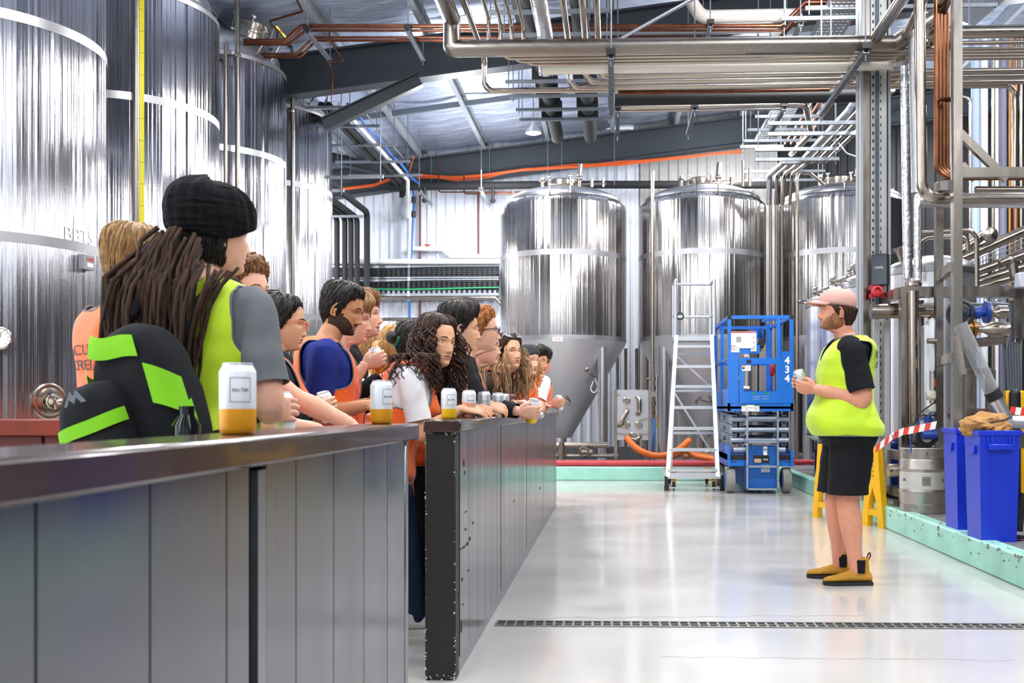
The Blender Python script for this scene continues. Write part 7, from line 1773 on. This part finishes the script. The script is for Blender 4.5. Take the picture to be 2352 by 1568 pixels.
m = MB(); m.bb((xl_-.1, Ya, KH+.0), (xl_+1.8, Yb, KH+.06)); m.build('base_plate', FRAMEST, t, ang=None)
# second light frame behind, seen through
for i, px in enumerate((2012, 2036)): m = MB(); p = at(px, 735, 9.6); m.bar(V((p.x, 9.6, KH+.1)), p, .05, .05, (0, 1, 0)); tag(m.build('light_post', STR, ang=None), 'slim pale upright inside the skid frame, %s one' % ('left', 'right')[i], 'post', 'slim uprights')
m = MB(); m.bar(at(2228, 850, 8.6), at(2228, 980, 8.6), .07, .05, (0, 1, 0)); m.bar(at(2220, 852, 8.6), at(2280, 852, 8.6), .05, .05); m.bar(at(2275, 850, 8.6), at(2275, 980, 8.6), .07, .05, (0, 1, 0)); tag(m.build('pump_stand', FRAMEST, ang=None), 'small grey steel stand behind the clear diagonal tube', 'stand')
m = MB(); a = at(2250, 938, 8.4); b = at(2316, 1000, 8.4); m.bb((a.x, 8.4, b.z), (b.x, 8.75, a.z)); tag(m.build('junction_box', FRAMEST, ang=None), 'grey steel box behind the brown paper in the bin', 'box')
# pipes and valves in the skid
def mpipe(pts, r, lab, m_=PIPE, nm='process_pipe', fil=.06, grp=None): return pipe(nm, pts, r, m_, lab, grp, fil)
mpipe([at(2000, 715, 9.4), at(2145, 712, 9.4), at(2150, 730, 9.4)], .07, 'fat horizontal steel pipe near the top of the skid frame')
mpipe([at(2130, 783, 9.0), at(2150, 783, 9.0)], .025, 'short steel stub between the white housing and the post')
mpipe([at(2205, 755, 9.3), at(2250, 755, 9.3)], .06, 'steel pipe leading to the brass flange'); mpipe([at(2220, 955, 9.0), at(2260, 952, 9.0)], .05, 'low steel pipe behind the front post'); mpipe([at(2180, 950, 8.6), at(2196, 950, 8.6)], .05, 'short low steel pipe between the two posts')
def reducer(px0, px1, py, Y, r0, r1, lab):
    a = at(px0, py, Y); b = at(px1, py, Y); m = MB(); d = (b.x-a.x); q = rot(PI/2, 'Y'); m.lathe([(r0, 0), (r0, d*.2), (r1, d*.45), (r1, d)], a, 24, q); return tag(m.build('pipe_reducer', PIPE), lab, 'pipe')
reducer(2275, 2312, 717, 8.7, .02, .055, 'small steel reducer right of the blue valve'); reducer(2245, 2315, 756, 8.9, .03, .065, 'larger steel reducer below the blue valve')
t = thing('gate_valve', 'blue gate valve with black handwheel in the skid frame', 'valve', at(2235, 717, 8.5)); g = fp(8.5, t.location); BLUEV = mat('valve_blue', '#1c3f96', .35)
m = MB(); m.cyl(g(2212, 719), g(2262, 717), .035, 16); m.cyl(g(2228, 719), g(2250, 718), .05, 18); m.cyl(g(2262, 717), g(2268, 717), .09, 24); m.build('valve_body', BLUEV, t)
m = MB(); hq = V((-.5, -.86, 0)).to_track_quat('Z', 'Y').to_matrix(); m.torus(g(2206, 720), .10, .016, 28, 8, hq); m.lathe([(.07, -.008), (.07, .008), (.001, .02)], g(2206, 720), 24, hq); m.bar(g(2208, 720, -.09), g(2208, 720, .09), .02, .015); m.bar(g(2208, 702), g(2208, 738), .02, .015, (0, 1, 0)); m.build('handwheel', BLACK, t)
m = MB(); m.cyl(g(2269, 717), g(2273, 717), .085, 24); m.build('flange', PIPED, t)
t = thing('butterfly_valve', 'brass coloured flanged valve under the blue gate valve', 'valve', at(2230, 755, 8.9)); g = fp(8.9, t.location); m = MB(); m.cyl(g(2216, 752), g(2232, 754), .06, 18); m.cyl(g(2232, 755), g(2238, 755), .085, 22); m.cyl(g(2190, 751), g(2216, 752), .035, 14); m.build('valve_body', mat('bronze', '#a07648', .3, 1), t)
t = thing('filter_housing', 'white upright filter housing between the frame leg and the post', 'filter', at(2135, 900, 9.1)); g = fp(9.1, t.location)
m = MB(); a = g(2122, 745); b = g(2150, 970); m.bb((a.x, -.02, b.z), (g(2138, 0).x, .1, a.z), .02); m.bb((g(2133, 0).x, -.05, g(0, 860).z), (b.x, .1, g(0, 738).z), .03); m.build('housing', WHITEP, t)
for py in (908, 938): m = MB(); p = g(2142, py); m.box(p, (.1, .1, .085), None, .02); m.cyl(p+V((-.06, 0, 0)), p, .04, 16); m.build('motor_cover', mat('cream_plastic', '#d5d1c0', .45), t)
m = MB(); m.tube([g(2146, 888, -.02), g(2144, 872, -.02), g(2152, 870, -.02), g(2154, 888, -.02)], .008, 6, .02); m.build('orange_lead', ORANGE, t)
t = thing('inlet_valve', 'small blue valve with black wheel above the keg', 'valve', at(2132, 965, 8.75)); g = fp(8.75, t.location)
m = MB(); m.cyl(g(2132, 978), g(2132, 956), .03, 12); m.cyl(g(2118, 998), g(2150, 998), .04, 14); m.bar(g(2124, 960), g(2126, 980), .014, .02, (0, 1, 0)); m.bar(g(2142, 960), g(2140, 980), .014, .02, (0, 1, 0)); m.build('valve_body', BLUEV, t)
m = MB(); m.torus(g(2132, 953), .055, .01, 20, 6); m.bar(g(2120, 953), g(2144, 953), .015, .01); m.build('handwheel', BLACK, t)
t = thing('pump_motor', 'black and blue pump motor behind the top of the keg', 'pump', at(2118, 1003, 8.9)); g = fp(8.9, t.location)
m = MB(); m.lathe([(.001, -.12), (.05, -.12), (.085, -.1), (.09, .0), (.09, .12), (.001, .12)], (0, 0, 0), 24, rot(PI/2, 'X')); m.build('motor', BLACK, t); m = MB(); m.lathe([(.03, .125), (.05, .13), (.045, .14), (.001, .14)], (0, 0, 0), 20, rot(PI/2, 'X'), (False, True)); m.build('hub', PIPE, t); m = MB(); m.cyl(g(2128, 1000), g(2150, 998), .06, 16); m.build('gearbox', BLUEV, t)
pipe('air_line', [at(2145, 925, 8.9), at(2110, 950, 8.7), at(2094, 985, 8.6), at(2092, 1020, 8.6)], .006, BLACK, 'thin black air line looping from the cream covers', None, .2, 'cable', 6); pipe('air_line', [at(2140, 946, 8.9), at(2112, 965, 8.8), at(2090, 1000, 8.6), at(2093, 1040, 8.6)], .006, mat('blue_line', '#2350b0', .5), 'thin blue air line looping down behind the keg', None, .2, 'cable', 6)
CLEAR = mat('clear_tube', '#dfe3e8', .12, 0, trans=.75, alpha=.55)
t = thing('auger_tube', 'diagonal tube, clear above and steel below, leading to the right', 'tube', at(2290, 900, 7.35)); g = fp(7.35, t.location)
m = MB(); m.tube([g(2205, 745), g(2281, 905)], .052, 20); m.build('clear_section', CLEAR, t, ang=60)
m = MB(); m.tube([g(2285, 912), g(2315, 968), g(2480, 976)], .046, 16, .05); m.build('steel_section', ALU, t); m = MB(); m.cyl(g(2277, 898), g(2288, 916), .056, 20); m.build('rubber_collar', RUBBER, t)
m = MB(); m.bar(g(2198, 770), g(2212, 860), .03, .05, (0, 1, 0)); m.build('support_clip', PIPE, t, ang=None)
# walkway stair with mesh and sloping pipes behind the posts
for i, (a, b, r_) in enumerate((((2190, 590), (2262, 537), .05), ((2185, 604), (2420, 500), .055), ((2240, 625), (2420, 560), .05), ((2240, 650), (2420, 590), .05), ((2240, 662), (2420, 612), .045))):
    mpipe([at(*a, 10.6), at(*b, 10.6)], r_, 'sloping steel pipe behind the tall posts, %s from the top' % ordw[i], PIPE, 'sloping_pipe', .05, 'sloping pipes')
m = MB(); p = at(2274, 539, 10.5); q = rot(PI/2, 'X'); m.lathe([(.001, -.03), (.07, -.03), (.075, -.01), (.075, .02), (.05, .03), (.02, .035), (.001, .04)], p, 20, q); tag(m.build('end_flange', PIPE), 'round flange at the end of the topmost sloping pipe', 'flange')
mpipe([at(2296, 605, 10.3), at(2325, 592, 10.3), at(2330, 640, 10.3), at(2352, 665, 10.3)], .045, 'S bent steel pipe in front of the sloping pipes', PIPE, 'bent_pipe', .12)
def meshpanel(lab, c0, c1, c2, c3, nx, nz, Y):
    m = MB()
    for i in range(nx+1): u = i/nx; m.cyl(at(lerp(c0[0], c1[0], u), lerp(c0[1], c1[1], u), Y), at(lerp(c3[0], c2[0], u), lerp(c3[1], c2[1], u), Y), .006, 5)
    for j in range(nz+1): u = j/nz; m.cyl(at(lerp(c0[0], c3[0], u), lerp(c0[1], c3[1], u), Y), at(lerp(c1[0], c2[0], u), lerp(c1[1], c2[1], u), Y), .006, 5)
    return tag(m.build('wire_mesh_tray', GALV), lab, 'wire tray', 'wire mesh trays')
meshpanel('upper wire mesh tray sloping up at the right edge', (2205, 612), (2400, 525), (2400, 560), (2205, 645), 26, 3, 10.9)
meshpanel('lower wire mesh tray sloping up at the right edge', (2260, 672), (2400, 620), (2400, 660), (2260, 700), 18, 4, 10.0)
for i, (pts, lab) in enumerate(((((2110, 535), (2228, 528), (2243, 545), (2244, 680)), 'outer steel guard rail hoop behind the posts'), (((2112, 640), (2113, 556), (2130, 545), (2205, 543), (2221, 548), (2224, 575)), 'inner steel guard rail hoop behind the posts'))): mpipe([at(*p, 9.9) for p in pts], .022, lab, PIPE, 'guard_rail', .08)
m = MB(); a = at(2340, 625, 9.0); m.bb((a.x, 9.0, at(0, 672, 9).z), (a.x+.25, 9.1, a.z), .01); tag(m.build('junction_box', mat('box_pale', '#c9d0d8', .5)), 'pale plastic junction box at the right edge beside the mesh tray', 'box')
t = thing('cable_bundle', 'grey cables hanging in a loop below the right frame rail', 'cable', at(2330, 800, 9.2)); g = fp(9.2, t.location)
m = MB()
for k in range(6): m.tube([g(2318+5*k, 690), g(2320+5*k, 760), g(2312+6*k, 800), g(2316+6*k, 900), g(2318+5*k, 980)], .009, 6, .2)
m.build('cables', GALVD, t)
m = MB()
rr = random.Random(21)
for k in range(14):
    x = 2205+k*9; m.tube([g(x, 690+rr.uniform(-4, 4), .3), g(x+30, 695+rr.uniform(-6, 6), .3), g(x+60, 690+rr.uniform(-4, 6), .3)], .008, 5, .2)
m.build('loose_wires', GALV, t)
m = MB(); a = at(2308, 790, 9.3); m.bb((a.x, 9.3, KH), (a.x+.13, 9.36, a.z)); o = m.build('slotted_upright', mat('slot_grey', '#7d818c', .5, .5), ang=None); tag(o, 'grey perforated upright behind the yellow bollards', 'post')
# ---- far vertical pipes at the right edge ---------------------------------------------
for i, (px, r_, m_, lab) in enumerate(((2240, .055, mat('pale_blue_steel', '#b9cbe4', .5), 'pale blue vertical steel post'), (2260, .05, WHITEP, 'white vertical plastic pipe'), (2281, .02, PIPE, 'slim vertical steel pipe'), (2289, .026, WHITEP, 'slim white vertical pipe'), (2304, .045, mat('grey_violet', '#7d7d92', .5), 'grey vertical pipe'), (2319, .014, mat('amber_pipe', '#c9862f', .4), 'amber vertical pipe'), (2333, .025, mat('bronze_pipe', '#9c6b45', .4, .6), 'bronze vertical pipe'), (2346, .02, PIPE, 'steel vertical pipe'), (2229, .02, PIPE, 'bent steel pipe'))):
    pts = [at(px, 60 if i != 8 else 222, 13.2), V((at(px, 0, 13.2).x, 13.2, KH))]
    if i == 8: pts = [at(2196, 222, 13.2), at(2229, 224, 13.2)]+pts[1:]
    pipe('tall_pipe', pts, r_, m_, lab+' in the dark at the right edge', None, .1)
for i, (py, Y_) in enumerate(((75, 8.9), (100, 9.6))): pipe('overhead_pipe', [at(2130, py, Y_), at(2480, py-5, Y_)], (.055, .02)[i], PIPE, 'horizontal steel pipe at the upper right, %s one' % ('fat', 'thin')[i], None)
# ======================= bins, keg, barrier, tape, bollards =============================
BINB = mat('bin_blue', '#1436c8', .35, var=.04, scale=3)
def bin_(lab, px, py, Y, W=.275, D=.3, Hh=.735):
    p = at(px, 935, Y-D/2); t = thing('waste_bin', lab, 'bin', (p.x, Y, KH-.012), R(0), 'slim blue bins')
    m = MB(); bx, by, tx, ty = W*.42, D*.43, W*.48, D*.49
    def ring(a, b, z): return [V((a*sx, b*sy, z)) for sx, sy in ((-1, -1), (-.45, -1), (-.45, -1.012), (.45, -1.012), (.45, -1), (1, -1), (1, 1), (-1, 1))]
    m.rings([ring(bx, by, 0), ring(lerp(bx, tx, .85), lerp(by, ty, .85), Hh*.86), ring(tx, ty, Hh), ring(tx*.95, ty*.96, Hh), ring(bx*.93, by*.94, .03)], (True, True)); m.build('body', BINB, t, ang=30)
    m = MB()
    for a, b in (((-tx-.012, -ty-.012), (tx+.012, -ty+.004)), ((-tx-.012, ty-.004), (tx+.012, ty+.012)), ((-tx-.012, -ty), (-tx+.004, ty)), ((tx-.004, -ty), (tx+.012, ty))): m.bb((a[0], a[1], Hh-.03), (b[0], b[1], Hh+.004), .003)
    m.build('rim', BINB, t)
    m = MB(); m.bb((-W*.3, -ty-.035, Hh-.125), (W*.3, -ty+.01, Hh-.085), .006); m.tube([(-W*.3, -ty-.02, Hh-.03), (-W*.29, -ty-.03, Hh-.1), (-W*.22, -ty-.03, Hh-.1), (-W*.21, -ty-.02, Hh-.03)], .004, 6, .01); m.tube([(W*.3, -ty-.02, Hh-.03), (W*.29, -ty-.03, Hh-.1), (W*.22, -ty-.03, Hh-.1), (W*.21, -ty-.02, Hh-.03)], .004, 6, .01); m.build('handle', BINB, t)
    m = MB(); m.prism([(-D*.28, 0), (D*.28, 0), (D*.2, -.06), (-D*.2, -.06)], (-tx-.012, 0, Hh-.1), (-tx+.02, 0, Hh-.1)); m.build('side_grip', BINB, t, ang=None)
    return t
b1_ = bin_('slim blue bin in front, nearest the right edge, with brown paper in it', 2297, 1240, 7.03)
bin_('slim blue bin behind, beside the steel keg', 2240, 1215, 7.6)
PAPER = mat('brown_paper', '#b78852', .85, var=.12, scale=14, bump=.4, bscale=30)
bm = bmesh.new(); bmesh.ops.create_icosphere(bm, subdivisions=4, radius=1)
for v in bm.verts:
    c = v.co.copy(); d = 1+.3*NZ.noise(c*1.6)+.3*abs(NZ.noise(c*2.6)); v.co = V((c.x*.15*d, c.y*.15*d, c.z*.085*d))
me = bpy.data.meshes.new('paper_bag'); bm.to_mesh(me); bm.free(); finish(me, PAPER, 12)
t = thing('paper_bag', 'crumpled brown paper sack lying in the top of the front blue bin', 'paper bag', at(2268, 978, 7.05)); link('sack', me, t)
m = MB(); m.tube([(-.12, -.1, .05), (-.05, -.15, .02), (.06, -.14, .04), (.12, -.1, .06)], .005, 6, .1); m.build('printed_line', INK, t)
# keg
KY_ = 8.85; p = at(2119, 1000, KY_); t = thing('beer_keg', 'stainless steel beer keg standing on the plinth beside the blue bins', 'keg', (p.x, KY_, KH-.012)); KEG = mat('keg_steel', '#b5afa6', .38, .95, rvar=.08, scale=30)
r_ = .187; hk = .545
m = MB(); m.lathe([(r_*.8, .035), (r_*.93, .06), (r_, .1), (r_, .16), (r_+.006, .175), (r_+.006, .185), (r_, .2), (r_, .35), (r_+.006, .365), (r_+.006, .375), (r_, .39), (r_, .44), (r_*.93, .475), (r_*.6, .495), (.05, .5), (.001, .5)], seg=64, cap=(True, True)); m.build('barrel', KEG, t, ang=50)
m = MB(); m.lathe([(r_*.95, .0), (r_*.99, .004), (r_*.99, .075), (r_*.95, .075)], seg=48, cap=(False, False)); m.build('base_chime', KEG, t)
m = MB()
zz = ((.46, .49), (.49, .522), (.522, hk))
for k in range(48):
    a = 2*PI*k/48; b = 2*PI*(k+1)/48; hole = (abs(((a+PI/2+.1) % (2*PI/2.0))-0) < .42)
    for j, (z0, z1) in enumerate(zz):
        if j == 1 and (k % 24) in (11, 12, 13, 14): continue
        m.add([V((r_*.985*cos(x), r_*.985*sin(x), z)) for x, z in ((a, z0), (b, z0), (b, z1), (a, z1))], [(0, 1, 2, 3)])
m.torus((0, 0, hk), r_*.985, .006, 48, 8); m.build('top_chime', KEG, t)
m = MB(); m.cyl((0, 0, .49), (0, 0, .53), .035, 16); m.build('spear', PIPE, t)
m = MB(); m.lathe([(r_+.0012, .202), (r_+.0012, .348)], seg=64, cap=(False, False)); m.build('label_band', mat('keg_band', '#d6d2cb', .45, .5), t)
kb = lambda a0, z0: (lambda co: V(((r_+.0035+co.z)*cos(a0+co.x/r_), (r_+.0035+co.z)*sin(a0+co.x/r_), z0+co.y)))
LABG = mat('keg_label', '#a9a49c', .45, .6); m = MB()
fb = kb(R(-97), .275); n_ = 10
for k in range(n_): x0 = -.035+.07*k/n_; x1 = -.035+.07*(k+1)/n_; m.add([fb(V((x, y, -.001))) for x, y in ((x0, -.038), (x1, -.038), (x1, .038), (x0, .038))], [(0, 1, 2, 3)])
lb = m.build('label_square', mat('keg_square', '#8d8980', .5, .4), t, ang=None); text('lettering', 'BALTER', .014, None, INK, lb, kb(R(-97), .285), .0002); text('lettering', 'BREWERS', .007, None, INK, lb, kb(R(-97), .262), .0002)
text('lettering', 'ER', .035, None, INK, t, kb(R(-157), .28), .0003); text('lettering', 'B', .035, None, INK, t, kb(R(-48), .28), .0003)
# yellow plastic barrier behind the guide
A_ = fl(2036, 1213); B_ = fl(1872, 1186); dv = (B_-A_); LB = dv.length; t = thing('barrier', 'yellow plastic folding barrier standing behind the guide', 'barrier', A_, math.atan2(dv.y, dv.x))
def arch(y0, sgn, h, name):
    m = MB()
    leg = [(.05, .42), (.15, .36), (.105, .24), (.085, .10), (.08, 0), (0, 0), (.008, .10), (.03, .26)]
    for poly in ([(.05, .36), (.085, h), (.215, h), (.25, .36)], leg, [(.30-x, z) for x, z in leg][::-1], [(.06, .10), (.24, .10), (.24, .155), (.06, .155)]):
        vs = [V((sgn*x, y+(.004 if len(poly) == 8 else 0), z)) for y in (y0-.03, y0+.03) for x, z in poly]; n = len(poly)
        m.add(vs, [tuple(range(n-1, -1, -1)), tuple(range(n, 2*n))]+[(i, (i+1) % n, n+(i+1) % n, n+i) for i in range(n)])
    return m.build(name, YELLOW, t, ang=None)
arch(0, 1, .72, 'end_frame'); a2 = arch(.0, -1, .72, 'end_frame'); a2.location = (LB, 0, 0)
m = MB()
for k in range(5): m.cyl((.15, -.034, .46+k*.045), (.15, .034, .46+k*.045), .012, 10)
m.build('peg_holes', mat('yellow_dark', '#b98a05', .6), t)
m = MB()
for z in (.6, .45): m.bb((.2, -.015, z-.04), (LB-.2, .015, z+.04))
m.build('crossbar', YELLOW, t, ang=None)
# hazard tape
TAPEW = mat('tape_white', '#ece6e2', .4); TAPER = mat('tape_red', '#d8301f', .4)
def tape(lab, pts, n=12, h=.05, txt=None):
    pts = fillet([V(p) for p in pts], .6, 8); t = thing('hazard_tape', lab, 'tape', pts[0], 0, 'hazard tapes'); L_ = sum((b-a).length for a, b in zip(pts, pts[1:])); mw, mr = MB(), MB(); o_ = pts[0]
    def P_(s_):
        s_ = s_*L_
        for a, b in zip(pts, pts[1:]):
            l = (b-a).length
            if s_ <= l: return a.lerp(b, s_/l if l else 0)
            s_ -= l
        return pts[-1]
    for k in range(n):
        p, q = P_(k/n), P_((k+1)/n); p2, q2 = P_((k+.5)/n), P_(min(1, (k+1.5)/n)); up = V((0, .012, h)); th = V((0, .0012, 0))
        for mb, (c0, c1, d0, d1) in ((mr, (p, q, p.lerp(q, .25), p2)),):
            pass
        mid = p.lerp(q, .5)
        mr.add([p-o_, mid-o_, mid+up+(q-p)*.2-o_, p+up+(q-p)*.2-o_], [(0, 1, 2, 3)]); mw.add([mid-o_, q-o_, q+up+(q-p)*.2-o_, mid+up+(q-p)*.2-o_], [(0, 1, 2, 3)])
    mr.build('red_stripes', TAPER, t, ang=None); mw.build('white_stripes', TAPEW, t, ang=None)
    if txt:
        for s_, ch in txt: p = P_(s_); d = P_(s_+.02)-p; o = text('lettering', ch, .045, facing(p-o_+V((0, -.05, h*.55)), (-.1, -1, 0)), INK, t)
tape('red and white hazard tape strung from the frame behind the guide to the post', [at(2010, 1040, 8.55), at(2060, 1002, 8.2), at(2148, 985, 7.65)], 6, .055, ((.30, 'T'), (.38, 'O')))
tape('red and white hazard tape across the yellow bollards', [at(2318, 950, 8.0), at(2350, 955, 8.0), at(2420, 952, 8.0)], 4, .06)
for i, (px, w_) in enumerate(((2317, .06), (2350, .07))):
    m = MB(); p = at(px, 897, 8.6); m.bb((p.x-w_/2, 8.57, KH), (p.x+w_/2, 8.63, p.z), .008); tag(m.build('bollard', YELLOW), 'yellow upright post behind the hazard tape at the right edge, %s one' % ('left', 'right')[i], 'bollard', 'yellow uprights')
m = MB(); p = at(2331, 905, 8.5); m.tube([V((p.x, 8.5, KH)), p], .045, 12); m.ball(p, .046, 12); tag(m.build('bollard', BLACK), 'black upright between the two yellow posts', 'bollard')
m = MB(); p = fl(2352, 1238, KH); m.tube([V((p.x+.02, 7.0, KH+.3)), V((p.x-.02, 7.0, KH+.18)), V((p.x-.03, 7.0, KH+.05))], .035, 12, .1); m.cyl((p.x-.03, 7, KH), (p.x-.03, 7, KH+.02), .05, 14); tag(m.build('machine_foot', RUBBER), 'black levelling foot on the plinth right of the front blue bin', 'foot')
m = MB(); a = at(2016, 925, 10.4); m.lathe([(.19, 0), (.19, .5), (.17, .52), (.001, .52)], (at(2026, 1000, 10.4).x, 10.4, KH), 28); tag(m.build('chemical_drum', mat('drum_blue', '#12389a', .45)), 'dark blue plastic drum inside the skid frame behind the guide', 'drum')
mpipe([at(2040, 1080, 9.0), at(2075, 1080, 9.0)], .06, 'thick steel pipe stub beside the keg low in the frame')
m = MB(); m.bar(at(2330, 1010, 7.9), at(2480, 1010, 7.9), .2, .12); tag(m.build('machine_beam', FRAMEST, ang=None), 'horizontal steel beam right of the blue bins', 'beam')
